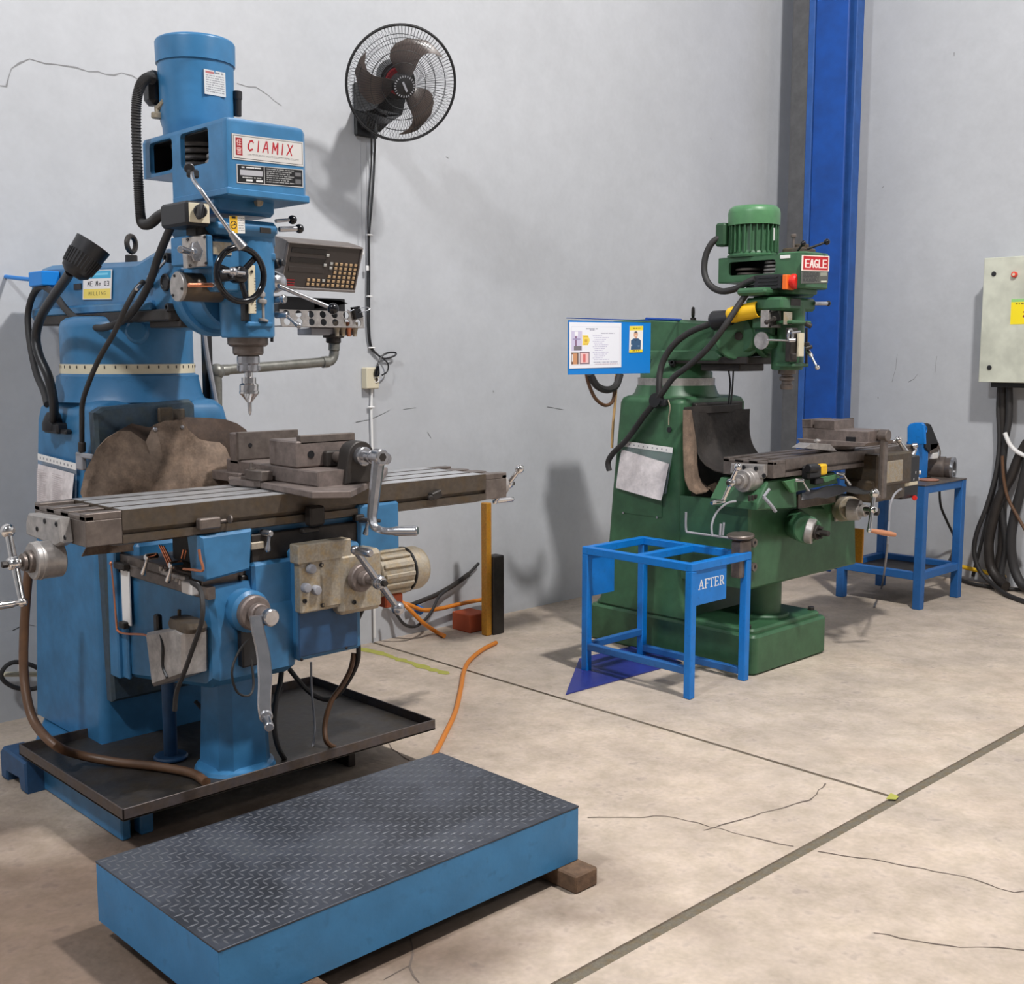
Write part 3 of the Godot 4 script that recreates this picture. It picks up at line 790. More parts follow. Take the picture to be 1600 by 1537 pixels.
func blue_mill():
	var t := thing("milling_machine", "big blue knee mill standing in a steel chip tray beside the left wall", "milling machine", Vector3(1.52, 0, -2.9))
	var X := 1.52
	# base casting with feet
	var b := mb()
	b.mm(Vector3(1.165, 0.1185, -3.16), Vector3(1.19, 0.205, -2.575), 0.004)
	b.mm(Vector3(1.215, 0.1185, -2.615), Vector3(1.25, 0.205, -2.575), 0.004)
	b.mm(Vector3(1.168, 0.195, -3.16), Vector3(1.91, 0.2215, -2.58), 0.004)
	b.prism_y([Vector2(1.20, -3.10), Vector2(1.90, -3.10), Vector2(1.90, -3.44), Vector2(1.33, -3.44), Vector2(1.20, -3.2)], 0.1185, 0.2, 0.006)
	var base := obj("base", b, M.blue, t)
	b = mb()
	b.mm(Vector3(1.19, 0.125, -2.82), Vector3(1.89, 0.2, -2.80), 0.003)
	b.mm(Vector3(1.86, 0.1185, -2.80), Vector3(1.885, 0.2, -2.60), 0.003)
	obj("base_front_shade", b, M.dark_iron, base)  # dark panels painting in the shadow across the recessed base front
	b = mb()
	b.prism_x([Vector2(-3.22, 0.1185), Vector2(-3.18, 0.1185), Vector2(-3.175, 0.145), Vector2(-3.09, 0.15), Vector2(-3.08, 0.1185), Vector2(-3.04, 0.1185), Vector2(-3.04, 0.207), Vector2(-3.2, 0.212), Vector2(-3.22, 0.195)], 1.115, 1.18, 0.005)
	obj("foot_lug", b, M.blue_dark, base)
	# column: a tapered casting with rounded shoulders
	var rings := []
	for q in [[0.205, 1.31, 1.73, -3.47, -2.99], [0.7, 1.312, 1.728, -3.42, -2.98], [1.11, 1.315, 1.725, -3.36, -2.97], [1.145, 1.322, 1.718, -3.355, -2.975], [1.165, 1.34, 1.70, -3.34, -2.99], [1.172, 1.365, 1.675, -3.32, -3.01]]:
		rings.append(at_y(rr((q[1] + q[2]) * 0.5, (q[3] + q[4]) * 0.5, q[2] - q[1], q[4] - q[3], 0.028, 5), q[0]))
	var col := obj("column", mb().loft(rings), M.blue, t, 50.0)
	b = mb()
	b.prism_z([Vector2(1.309, 1.143), Vector2(1.333, 1.157), Vector2(1.460, 1.164), Vector2(1.587, 1.171), Vector2(1.602, 1.156), Vector2(1.602, 1.033), Vector2(1.60, 0.35), Vector2(1.325, 0.35)], -2.99, -2.945, 0.008)
	var way := obj("dovetail_way", b, M.way, col)
	b = mb()
	b.mm(Vector3(1.492, 1.146, -2.950), Vector3(1.568, 1.114, -2.941), 0.003)
	b.mm(Vector3(1.481, 1.152, -2.938), Vector3(1.525, 1.110, -2.925), 0.004)
	obj("way_stop", b, M.iron_brown, col)
	# turret with its degree ring
	var tc := Vector3(X, 0, -3.18)
	b = mb()
	b.lathe([Vector2(0, 1.165), Vector2(0.215, 1.165), Vector2(0.205, 1.185), Vector2(0.197, 1.225), Vector2(0.197, 1.236), Vector2(0.188, 1.24), Vector2(0.186, 1.246)], tc, Vector3.UP, 48)
	obj("turret_foot", b, M.blue_worn, t, 50.0)
	b = mb().lathe([Vector2(0.18, 1.243), Vector2(0.187, 1.243), Vector2(0.187, 1.270), Vector2(0.18, 1.270)], tc, Vector3.UP, 48)
	var ringo := obj("degree_ring", b, M.cream, t)
	b = mb()
	for i in 40:
		var a := TAU * i / 40.0
		var d := Vector3(cos(a), 0, sin(a))
		b.box(tc + d * 0.1875 + Vector3(0, 1.262, 0), Vector3(0.003, 0.008, 0.0015), 0.0, Basis(d.cross(Vector3.UP), Vector3.UP, d))
	fine("degree_marks", b, M.dark_iron, ringo)
	b = mb().lathe([Vector2(0.184, 1.270), Vector2(0.184, 1.37), Vector2(0.178, 1.388), Vector2(0.165, 1.398), Vector2(0.15, 1.402), Vector2(0, 1.402)], tc, Vector3.UP, 48)
	var tur := obj("turret", b, M.blue, t, 50.0)
	b = mb()
	b.lathe([Vector2(0, 0), Vector2(0.03, 0), Vector2(0.03, 0.03), Vector2(0.024, 0.036), Vector2(0, 0.036)], Vector3(1.420, 1.354, -2.920) + Vector3(0.02, 0, -0.03), Vector3(-0.5, 0.15, 0.85), 20)
	obj("clamp_boss", b, M.blue_worn, tur)
	b = mb()
	b.mm(Vector3(1.405, 1.382, -3.52), Vector3(1.635, 1.412, -2.70), 0.004)
	b.mm(Vector3(1.43, 1.366, -2.86), Vector3(1.61, 1.384, -2.695), 0.003)
	obj("ram_slide", b, M.dark_iron, t)
	# ram
	b = mb()
	b.prism_x([Vector2(-3.632, 1.398), Vector2(-3.634, 1.461), Vector2(-3.610, 1.525), Vector2(-3.547, 1.555), Vector2(-3.474, 1.562), Vector2(-3.185, 1.552), Vector2(-2.903, 1.542), Vector2(-2.822, 1.560), Vector2(-2.746, 1.565), Vector2(-2.680, 1.548), Vector2(-2.645, 1.477), Vector2(-2.670, 1.408), Vector2(-2.732, 1.381), Vector2(-2.816, 1.381), Vector2(-3.161, 1.382)], 1.42, 1.62, 0.014)
	b.mm(Vector3(1.405, 1.408, -3.58), Vector3(1.635, 1.436, -2.80), 0.006)
	var ram := obj("ram", b, M.blue, t, 45.0)
	b = mb()
	for q in [[268, 402, 0.015], [270, 479, 0.013], [236, 444, 0.012]]:
		var p: Vector3 = Vector3()
		if q[1] == 402: p = Vector3(1.418, 1.538, -2.703)
		elif q[1] == 479: p = Vector3(1.418, 1.415, -2.706)
		else: p = Vector3(1.418, 1.478, -2.814)
		bolt(b, p, Vector3(-1, 0, 0), q[2] * 0.85, 0.018)
	each("clamp_bolt", b, M.black, ram)
	b = mb().ring(Vector3(1.417, 1.479, -2.739), Vector3(1, 0, 0), 0.019, 0.004, 20, 6)
	b.cyl(Vector3(1.418, 1.479, -2.741), Vector3(1.418, 1.479, -2.741) - Vector3(0.002, 0, 0), 0.019)
	obj("bore_plug", b, M.black, ram)
	b = mb().cyl(Vector3(1.400, 1.501, -2.766), Vector3(1.400, 1.530, -2.699), 0.004, 0.001, 8)
	b.cyl(Vector3(1.400, 1.492, -2.791), Vector3(1.400, 1.509, -2.745), 0.007, 0.001, 8)
	obj("wrench_rod", b, M.steel, ram)
	b = mb().ring(Vector3(1.520, 1.608, -3.131) + Vector3(0, 0.0, 0), Vector3(0.5, 0, 0.8), 0.022, 0.0075, 20, 8)
	b.cyl(Vector3(1.520, 1.558, -3.136) - Vector3(0, 0.03, 0), Vector3(1.520, 1.578, -3.134), 0.017, 0.003, 16)
	obj("lifting_eye", b, M.dark_iron, ram)
	b = mb().box(Vector3(1.418, 1.490, -3.268), Vector3(0.002, 0.017, 0.05), 0.0005)
	obj("maker_tag", b, M.dark_iron, ram)
	# knuckle and head
	b = mb()
	b.cyl(Vector3(X, 1.455, -2.86), Vector3(X, 1.455, -2.58), 0.095, 0.006, 36)
	b.cyl(Vector3(X, 1.455, -2.70), Vector3(X, 1.455, -2.66), 0.112, 0.006, 36)
	obj("head_knuckle", b, M.blue_worn, t)
	b = mb()
	b.lathe([Vector2(0, 1.338), Vector2(0.062, 1.338), Vector2(0.066, 1.343), Vector2(0.066, 1.45), Vector2(0.07, 1.46), Vector2(0.07, 1.57), Vector2(0, 1.57)], Vector3(X, 0, -2.52), Vector3.UP, 32)
	b.mm(Vector3(1.402, 1.570, -2.470), Vector3(1.534, 1.446, -2.620), 0.008)
	b.mm(Vector3(1.509, 1.546, -2.460), Vector3(1.570, 1.525, -2.560), 0.004)
	b.mm(Vector3(1.480, 1.376, -2.450), Vector3(1.552, 1.362, -2.560), 0.004)
	var hd := obj("quill_head", b, M.blue, t, 45.0)
	b = mb()
	b.mm(Vector3(1.390, 1.616, -2.440), Vector3(1.570, 1.579, -2.660), 0.012)
	b.mm(Vector3(1.413, 1.677, -2.470), Vector3(1.579, 1.631, -2.660), 0.010)
	b.cyl(Vector3(X, 1.56, -2.53), Vector3(X, 1.60, -2.53), 0.078, 0.004, 32)
	var gear := obj("gear_case", b, M.blue, t, 45.0)
	# belt housing with two windows in its left side
	var xl := 1.408; var xr := 1.632; var zf := -2.405; var zb := -2.815; var yt := 1.842; var yb := 1.668; var ym := 1.742; var zs := -2.665
	var tp := 0.010
	b = mb()
	b.holed(Vector3(xl, ym, zb), Vector3(0, 0, zf - zb - 0.015), Vector3(0, yt - ym - 0.012, 0), [Rect2(0.035, 0.008, 0.118, 0.076), Rect2(0.195, 0.004, 0.135, 0.082)], 0.012, 0.011)
	b.quad(Vector3(xl, yb, zs), Vector3(xl, yb, zf - 0.015), Vector3(xl, ym, zf - 0.015), Vector3(xl, ym, zs))
	b.quad(Vector3(xl, yb, zf - 0.015), Vector3(xl + 0.004, yb, zf - 0.004), Vector3(xl + 0.004, yt - 0.012, zf - 0.004), Vector3(xl, yt - 0.012, zf - 0.015))
	b.quad(Vector3(xl + 0.004, yb, zf - 0.004), Vector3(xl + 0.015, yb, zf), Vector3(xl + 0.015, yt - 0.012, zf), Vector3(xl + 0.004, yt - 0.012, zf - 0.004))
	b.quad(Vector3(xl + 0.015, yb, zf), Vector3(xr - 0.015, yb, zf), Vector3(xr - 0.015, yt - 0.012, zf), Vector3(xl + 0.015, yt - 0.012, zf))
	b.quad(Vector3(xr - 0.015, yb, zf), Vector3(xr, yb, zf - 0.015), Vector3(xr, yt - 0.012, zf - 0.015), Vector3(xr - 0.015, yt - 0.012, zf))
	b.quad(Vector3(xr, ym, zf - 0.015), Vector3(xr, ym, zb), Vector3(xr, yt - 0.012, zb), Vector3(xr, yt - 0.012, zf - 0.015))
	b.quad(Vector3(xr, yb, zf - 0.015), Vector3(xr, yb, zs), Vector3(xr, ym, zs), Vector3(xr, ym, zf - 0.015))
	b.quad(Vector3(xr, ym, zb), Vector3(xl, ym, zb), Vector3(xl, yt - 0.012, zb), Vector3(xr, yt - 0.012, zb))
	b.hquad(Vector3(xl, yb, zs), Vector3(xr, yb, zs), Vector3(xr, yb, zf), Vector3(xl, yb, zf), Vector3(0, -1, 0))
	b.hquad(Vector3(xl, ym, zs), Vector3(xr, ym, zs), Vector3(xr, ym, zb), Vector3(xl, ym, zb), Vector3(0, -1, 0))
	b.hquad(Vector3(xl, yb, zs), Vector3(xr, yb, zs), Vector3(xr, ym, zs), Vector3(xl, ym, zs), Vector3(0, 0, -1))
	var lid := [[xl, zb], [xl, zf - 0.015], [xl + 0.004, zf - 0.004], [xl + 0.015, zf], [xr - 0.015, zf], [xr, zf - 0.015], [xr, zb]]
	var l0 := []; var l1 := []; var l2 := []
	for q in lid:
		l0.append(Vector3(q[0], yt - 0.012, q[1]))
		var cx := 1.52; var cz := -2.61
		l1.append(Vector3(cx + (q[0] - cx) * 0.97, yt - 0.003, cz + (q[1] - cz) * 0.985))
		l2.append(Vector3(cx + (q[0] - cx) * 0.90, yt, cz + (q[1] - cz) * 0.95))
	b.loft([l0, l1, l2])
	b.mm(Vector3(xl - 0.002, yb - 0.004, zs + 0.0), Vector3(xr + 0.002, yb + 0.014, zf + 0.002), 0.003)
	b.mm(Vector3(xl + 0.004, yb - 0.012, zs - 0.012), Vector3(1.50, yb + 0.03, zs + 0.1), 0.008)
	var hs := obj("belt_housing", b, M.blue, t, 40.0)
	b = mb()
	b.mm(Vector3(xl + 0.013, ym + 0.002, zb + 0.004), Vector3(xr - 0.004, ym + 0.006, zf - 0.022)); b.mm(Vector3(xl + 0.013, yt - 0.018, zb + 0.004), Vector3(xr - 0.004, yt - 0.014, zf - 0.022)); b.mm(Vector3(xr - 0.008, ym, zb + 0.004), Vector3(xr - 0.004, yt - 0.014, zf - 0.022)); b.mm(Vector3(xl + 0.013, ym, zb + 0.003), Vector3(xr - 0.004, yt - 0.014, zb + 0.007)); b.mm(Vector3(xl + 0.013, ym, zf - 0.02), Vector3(xr - 0.004, yt - 0.014, zf - 0.016))
	obj("housing_shade_liner", b, M.black, hs)  # black sheets added for the shade behind the windows and dirty bare metal
	b = mb()
	for i in 5: b.cyl(Vector3(X, 1.752 + 0.016 * i, -2.53), Vector3(X, 1.764 + 0.016 * i, -2.53), 0.085 - 0.004 * i, 0.003, 28)
	for i in 5: b.cyl(Vector3(X, 1.752 + 0.016 * i, -2.72), Vector3(X, 1.764 + 0.016 * i, -2.72), 0.055 + 0.005 * i, 0.003, 28)
	b.cyl(Vector3(X, 1.745, -2.53), Vector3(X, 1.83, -2.53), 0.03); b.cyl(Vector3(X, 1.745, -2.72), Vector3(X, 1.83, -2.72), 0.03)
	obj("belt_pulley", b, M.alu, hs)
	# plates on its front
	var im := img(880, 256, srgb(206, 203, 200))
	for q in [[12, 12, 856, 6], [12, 238, 856, 6], [12, 12, 6, 232], [862, 12, 6, 232]]: im.fill_rect(Rect2i(q[0], q[1], q[2], q[3]), srgb(70, 66, 64))
	im.fill_rect(Rect2i(40, 36, 80, 176), srgb(150, 34, 40))
	# the two characters on the red seal
	strokes(im, [[[0.3, 0], [0, 0.45]], [[0.18, 0.3], [0.18, 1.0]], [[0.45, 0.15], [1, 0.15]], [[0.72, 0], [0.72, 0.95]], [[0.4, 0.5], [1, 0.5]], [[0.4, 0.92], [1, 0.92]]], Vector2(56, 52), Vector2(48, 62), 6, srgb(226, 200, 196))
	strokes(im, [[[0.05, 0.05], [0.95, 0.05], [0.95, 0.35], [0.05, 0.35], [0.05, 0.05]], [[0.15, 0.5], [0.9, 0.5], [0.9, 1], [0.15, 1], [0.15, 0.5]], [[0.15, 0.75], [0.9, 0.75]], [[0.5, 0.0], [0.5, 1.0]]], Vector2(56, 134), Vector2(48, 62), 6, srgb(226, 200, 196))
	var gx := 180.0
	for ch in "CIAMIX":
		var cw := 24.0 if ch == "I" else 72.0
		for pl in GLYPH[ch]:
			for i in pl.size() - 1:
				for k in 3:   # a brush: the stroke swells along its length
					var p0 := Vector2(gx + pl[i][0] * cw + (1.0 - pl[i][1]) * 12.0, 48 + pl[i][1] * 108); var p1 := Vector2(gx + pl[i + 1][0] * cw + (1.0 - pl[i + 1][1]) * 12.0, 48 + pl[i + 1][1] * 108)
					disc_stroke(im, p0, p1, 7.0 + 2.5 * (i % 2), srgb(168, 30, 42))
		gx += cw + 44.0
	squiggle(im, 180, 820, 186, 9, srgb(150, 148, 146), 2); squiggle(im, 180, 820, 199, 6, srgb(160, 158, 156), 3)
	var np := card("brand_plate", Vector3(1.422, 1.804, -2.404), Vector3(1.618, 1.808, -2.404) - Vector3(1.422, 1.804, -2.404), Vector3(0, -0.058, 0), 0.002, M.steel, itex(im), t, 0.35)
	im = img(420, 130, srgb(24, 24, 26))
	im.fill_rect(Rect2i(0, 0, 420, 5), srgb(200, 200, 200)); im.fill_rect(Rect2i(0, 125, 420, 5), srgb(200, 200, 200)); im.fill_rect(Rect2i(0, 0, 5, 130), srgb(200, 200, 200)); im.fill_rect(Rect2i(415, 0, 5, 130), srgb(200, 200, 200)); im.fill_rect(Rect2i(168, 0, 4, 130), srgb(200, 200, 200))
	im.fill_rect(Rect2i(20, 36, 140, 38), srgb(176, 176, 182)); squiggle(im, 30, 150, 14, 9, srgb(220, 220, 220), 4); squiggle(im, 34, 150, 84, 8, srgb(190, 190, 190), 5)
	im.fill_rect(Rect2i(56, 100, 40, 14), srgb(220, 220, 220)); im.fill_rect(Rect2i(118, 100, 42, 14), srgb(220, 220, 220))
	for i in 7: squiggle(im, 184, 360 - 14 * (i % 3), 14 + 15 * i, 6, srgb(170, 170, 170), 10 + i)
	im.fill_rect(Rect2i(368, 26, 38, 26), srgb(110, 110, 112)); im.fill_rect(Rect2i(368, 74, 38, 34), srgb(100, 100, 102))
	card("spindle_speed_plate", Vector3(1.432, 1.736, -2.404), Vector3(1.616, 1.743, -2.404) - Vector3(1.432, 1.736, -2.404), Vector3(0, -0.043, 0), 0.002, M.steel, itex(im), t, 0.35)
	# motor
	var mc := Vector3(X, 0, -2.735)
	b = mb().lathe([Vector2(0, 1.842), Vector2(0.086, 1.842), Vector2(0.087, 1.87), Vector2(0.092, 1.885), Vector2(0.0945, 2.03), Vector2(0.096, 2.033)], mc, Vector3.UP, 44)
	var mot := obj("motor", b, M.blue, t)
	b = mb().lathe([Vector2(0.094, 2.026), Vector2(0.0985, 2.026), Vector2(0.0995, 2.078), Vector2(0.096, 2.084), Vector2(0.09, 2.087), Vector2(0, 2.088)], mc, Vector3.UP, 44)
	obj("fan_cowl", b, M.blue, mot)
	im = img(150, 150, srgb(206, 206, 206))
	im.fill_rect(Rect2i(10, 8, 60, 14), srgb(170, 100, 100)); squiggle(im, 74, 140, 8, 10, srgb(120, 120, 124), 31)
	for i in 8: squiggle(im, 12, 140, 30 + 14 * i, 6, srgb(140, 140, 144), 20 + i)
	var pv := (Vector3(0, 1.3, 0) - Vector3(X, 1.99, -2.715)); pv.y = 0.0
	var pd := pv.normalized().rotated(Vector3.UP, 0.52)
	var pr := Vector3.UP.cross(pd)
	var pc := Vector3(X, 1.968, -2.735) + pd * 0.0935
	card("motor_plate", pc - pr * 0.031 + Vector3(0, 0.031, 0), pr * 0.06, Vector3(0, -0.06, 0), 0.0045, M.steel, itex(im), mot, 0.4)
	b = mb().box(Vector3(1.430, 1.967, -2.795), Vector3(0.035, 0.085, 0.05), 0.012)
	obj("terminal_box", b, M.black, mot)
	b = mb().cyl(Vector3(1.430, 1.888, -2.771), Vector3(1.430, 1.904, -2.769), 0.017, 0.003, 16)
	b.cyl(Vector3(1.430, 1.901, -2.770), Vector3(1.430, 1.920, -2.772), 0.008, 0.001, 10)
	b.tube([Vector3(1.430, 1.914, -2.772), Vector3(1.430, 1.921, -2.751), Vector3(1.430, 1.927, -2.737)], 0.007, 8, 3)
	obj("belt_tension_lever", b, M.cast, hs)
	b = mb().cyl(Vector3(1.600, 1.904, -2.673), Vector3(1.600, 1.966, -2.670), 0.0105, 0.002, 16)
	b.cyl(Vector3(1.600, 1.945, -2.671), Vector3(1.600, 1.967, -2.670), 0.012, 0.002, 16)
	obj("drawbar_post", b, M.black, hs)
	# warning label, gear case details
	im = img(100, 90, srgb(226, 224, 220)); im.fill_rect(Rect2i(0, 0, 52, 90), srgb(226, 176, 30)); im.fill_rect(Rect2i(14, 2, 26, 12), srgb(20, 20, 20))
	for i in 24: stroke(im, Vector2(26, 48) + Vector2(cos(i * 0.2618), sin(i * 0.2618)) * 19, Vector2(26, 48) + Vector2(cos(i * 0.2618 + 0.27), sin(i * 0.2618 + 0.27)) * 19, 4, srgb(20, 18, 16))
	stroke(im, Vector2(14, 50), Vector2(38, 46), 5, srgb(20, 18, 16)); stroke(im, Vector2(30, 40), Vector2(38, 46), 4, srgb(20, 18, 16))
	for i in 6: squiggle(im, 58, 96, 8 + 13 * i, 5, srgb(150, 150, 150), 40 + i)
	card("warning_label", Vector3(1.430, 1.621, -2.438), Vector3(1.471, 1.623, -2.438) - Vector3(1.430, 1.621, -2.438), Vector3(0, -0.04, 0), 0.0008, M.white, itex(im), gear)
	obj("data_tag", mb().box(Vector3(1.528, 1.594, -2.439), Vector3(0.03, 0.013, 0.002), 0.0004), M.dark_iron, gear)
	obj("feed_tag", mb().box(Vector3(1.426, 1.547, -2.468), Vector3(0.05, 0.03, 0.002), 0.0004), M.cast, hd)
	b = mb().cyl(Vector3(1.530, 1.664, -2.470), Vector3(1.518, 1.661, -2.450), 0.011, 0.002, 14)
	b.mm(Vector3(1.508, 1.665, -2.450), Vector3(1.520, 1.651, -2.440), 0.001)
	obj("brake_boss", b, M.cast, gear)
	lever(gear, Vector3(1.582, 1.624, -2.480), Vector3(1.632, 1.631, -2.480), 0.0045, 0.0115, M.steel, M.black_gloss, "speed_lever")
	lever(gear, Vector3(1.573, 1.601, -2.450), Vector3(1.632, 1.607, -2.450), 0.0065, 0.0115, M.steel, M.black_gloss, "speed_lever")
	b = mb().cyl(Vector3(1.568, 1.569, -2.480), Vector3(1.567, 1.557, -2.480), 0.009, 0.002, 8)
	obj("drain_plug", b, M.black, gear)
	# brake lever across the front
	b = mb().tube([Vector3(1.338, 1.713, -2.440), Vector3(1.330, 1.692, -2.420), Vector3(1.335, 1.661, -2.390), Vector3(1.368, 1.604, -2.370), Vector3(1.394, 1.564, -2.360)], 0.005, 10, 4)
	b.cyl(Vector3(1.387, 1.574, -2.362), Vector3(1.412, 1.539, -2.350), 0.0075, 0.002, 14, 0.0135)
	var bl := obj("brake_lever", b, M.steel, t)
	b = mb().cyl(Vector3(1.340, 1.722, -2.455), Vector3(1.329, 1.718, -2.435), 0.012, 0.002, 12)
	b.box(Vector3(1.340, 1.708, -2.440), Vector3(0.03, 0.02, 0.012), 0.004)
	obj("lever_clevis", b, M.black, bl)
	# drum switch
	b = mb().mm(Vector3(1.317, 1.647, -2.435), Vector3(1.380, 1.592, -2.560), 0.006)
	for i in 3: b.mm(Vector3(Vector3(1.352, 1.648, -2.500).x - 0.004, Vector3(1.317, 1.636, -2.435).y - 0.018 * i - 0.006, -2.54), Vector3(Vector3(1.352, 1.648, -2.500).x + 0.004, Vector3(1.317, 1.636, -2.435).y - 0.018 * i, -2.47), 0.001)
	var sw := obj("drum_switch", b, M.black, t)
	obj("switch_plate", mb().mm(Vector3(1.323, 1.642, -2.434), Vector3(1.375, 1.598, -2.431), 0.001), M.cream, sw)
	b = mb().cyl(Vector3(1.352, 1.624, -2.432), Vector3(1.342, 1.622, -2.414), 0.0155, 0.003, 20)
	b.box(Vector3(1.338, 1.621, -2.408), Vector3(0.011, 0.036, 0.02), 0.004, Basis(Vector3(0, 0, 1), -0.2))
	obj("switch_knob", b, M.black, sw)
	b = mb().mm(Vector3(1.366, 1.597, -2.480), Vector3(1.411, 1.568, -2.530), 0.003)
	obj("switch_bracket", b, M.dark_iron, sw)
	# power feed gearbox with its selector
	b = mb().mm(Vector3(1.376, 1.575, -2.452), Vector3(1.393, 1.500, -2.550), 0.003)
	b.mm(Vector3(1.336, 1.571, -2.470), Vector3(1.393, 1.504, -2.550), 0.003)
	var fb := obj("feed_box", b, M.blue_worn, t)
	b = mb().prism_z([Vector2(1.322, 1.564), Vector2(1.375, 1.575), Vector2(1.375, 1.502), Vector2(1.324, 1.495)], -2.47, -2.45, 0.002)
	var fp := obj("feed_plate", b, M.alu, fb)
	b = mb()
	for q in [Vector3(1.327, 1.560, -2.452), Vector3(1.371, 1.569, -2.452), Vector3(1.372, 1.509, -2.452), Vector3(1.331, 1.501, -2.452)]: bolt(b, q, Vector3(0, 0, 1), 0.0035, 0.004)
	each("plate_screw", b, M.black, fp)
	b = mb().prism_z([Vector2(1.348, 1.557), Vector2(1.361, 1.536), Vector2(1.352, 1.512), Vector2(1.335, 1.511), Vector2(1.328, 1.534), Vector2(1.335, 1.553)], -2.45, -2.44, 0.002)
	b.cyl(Vector3(1.337, 1.533, -2.440), Vector3(1.311, 1.529, -2.410), 0.009, 0.002, 14)
	b.cyl(Vector3(1.315, 1.530, -2.415), Vector3(1.275, 1.531, -2.390), 0.0065, 0.002, 12, 0.0085)
	obj("feed_selector", b, M.steel, fp)
	# pinion cover and its copper handle
	b = mb().cyl(Vector3(1.345, 1.457, -2.534), Vector3(1.345, 1.457, -2.534) + Vector3(0.11, 0, 0), 0.034, 0.003, 28)
	var pn := obj("pinion_housing", b, M.iron_brown, t)
	b = mb().cyl(Vector3(1.345, 1.457, -2.534) - Vector3(0.005, 0, 0), Vector3(1.345, 1.457, -2.534) + Vector3(0.004, 0, 0), 0.035, 0.001, 28)
	var pcv := obj("cover_plate", b, M.alu, pn)
	b = mb()
	for a in 3: bolt(b, Vector3(1.345, 1.457, -2.534) + Vector3(-0.005, 0.027 * cos(a * 2.09 - 0.3), 0.027 * sin(a * 2.09 - 0.3)), Vector3(-1, 0, 0), 0.0035, 0.003)
	each("cover_screw", b, M.black, pcv)
	b = mb().cyl(Vector3(1.308, 1.454, -2.420), Vector3(1.370, 1.457, -2.420), 0.0055, 0.002, 10)
	obj("copper_handle", b, M.copper, pn)
	b = mb().cyl(Vector3(1.369, 1.457, -2.420), Vector3(1.409, 1.459, -2.450), 0.006, 0.002, 10)
	obj("handle_shank", b, M.steel, pn)
	# hand wheel
	var wc := Vector3(1.424, 1.482, -2.385)
	b = mb().ring(wc, Vector3(0, 0, 1), 0.062, 0.0075, 40, 10)
	b.cyl(wc - Vector3(0, 0, 0.03), wc + Vector3(0, 0, 0.006), 0.02, 0.004, 20)
	for a in [0.75, 2.85, 5.0]:
		var d := Vector3(cos(a), sin(a), 0)
		b.box(wc + d * 0.04 - Vector3(0, 0, 0.006), Vector3(0.05, 0.014, 0.008), 0.003, Basis(Vector3(0, 0, 1), a))
	var hw := obj("hand_wheel", b, M.black_gloss, t, 50.0)
	b = mb().ball(Vector3(1.391, 1.486, -2.362), 0.011, 8)
	b.cyl(wc, Vector3(1.392, 1.486, -2.364), 0.007)
	b.cyl(Vector3(1.391, 1.486, -2.362), Vector3(1.364, 1.485, -2.362), 0.004, 0.001, 8, 0.005)
	b.cyl(Vector3(1.396, 1.485, -2.366), Vector3(1.427, 1.484, -2.372), 0.004, 0.001, 8, 0.005)
	obj("wing_nut", b, M.steel, hw)
	obj("wheel_shaft", mb().cyl(wc - Vector3(0, 0, 0.03), wc - Vector3(0, 0, 0.12), 0.013), M.dark_iron, hw)
	# depth stop
	b = mb().mm(Vector3(1.481, 1.510, -2.450), Vector3(1.500, 1.395, -2.444), 0.001)
	var ds := obj("depth_scale", b, M.cream, t)
	b = mb()
	b.cyl(Vector3(1.491, 1.495, -2.445), Vector3(1.488, 1.495, -2.440), 0.0035); b.cyl(Vector3(1.491, 1.424, -2.445), Vector3(1.488, 1.424, -2.440), 0.0035)
	for i in 12: b.mm(Vector3(1.496, 1.480, -2.444) - Vector3(0, 0.007 * i, 0), Vector3(1.501, 1.479, -2.443) - Vector3(0, 0.007 * i, 0))
	fine("scale_marks", b, M.dark_iron, ds)
	b = mb().cyl(Vector3(1.525, 1.519, -2.455), Vector3(1.525, 1.380, -2.455), 0.0042, 0.0, 10)
	b.cyl(Vector3(1.523, 1.448, -2.455), Vector3(1.523, 1.436, -2.455), 0.0085, 0.002, 18)
	b.cyl(Vector3(1.523, 1.431, -2.455), Vector3(1.522, 1.420, -2.455), 0.0125, 0.002, 20)
	b.cyl(Vector3(1.525, 1.383, -2.455), Vector3(1.524, 1.377, -2.455), 0.013, 0.001, 20)
	obj("depth_stop_rod", b, M.alu, t)
	b = mb().mm(Vector3(1.486, 1.502, -2.462), Vector3(1.523, 1.380, -2.470), 0.002)
	b.mm(Vector3(1.471, 1.425, -2.455), Vector3(1.487, 1.377, -2.470), 0.002)
	obj("quill_slot", b, M.black, t)
	# quill feed lever and small clamps on the right
	b = mb().lathe([Vector2(0, 0), Vector2(0.026, 0), Vector2(0.028, 0.01), Vector2(0.02, 0.03), Vector2(0.012, 0.036), Vector2(0, 0.036)], Vector3(1.579, 1.476, -2.500), Vector3(1, 0.05, 0.35), 24)
	var qh := obj("quill_feed_hub", b, M.steel, t)
	lever(t, Vector3(1.582, 1.465, -2.470), Vector3(1.693, 1.411, -2.400), 0.0055, 0.0145, M.steel, M.black_gloss, "quill_feed_lever")
	b = mb().cyl(Vector3(1.573, 1.516, -2.500), Vector3(1.587, 1.523, -2.470), 0.013, 0.003, 16); b.cyl(Vector3(1.587, 1.522, -2.475), Vector3(1.592, 1.523, -2.460), 0.009, 0.002, 12)
	obj("clamp_nut", b, M.black, t)
	b = mb().cyl(Vector3(1.578, 1.430, -2.500), Vector3(1.590, 1.434, -2.470), 0.009, 0.002, 14); b.cyl(Vector3(1.590, 1.434, -2.472), Vector3(1.595, 1.434, -2.462), 0.0105, 0.002, 16)
	obj("clamp_stud", b, M.steel, t)
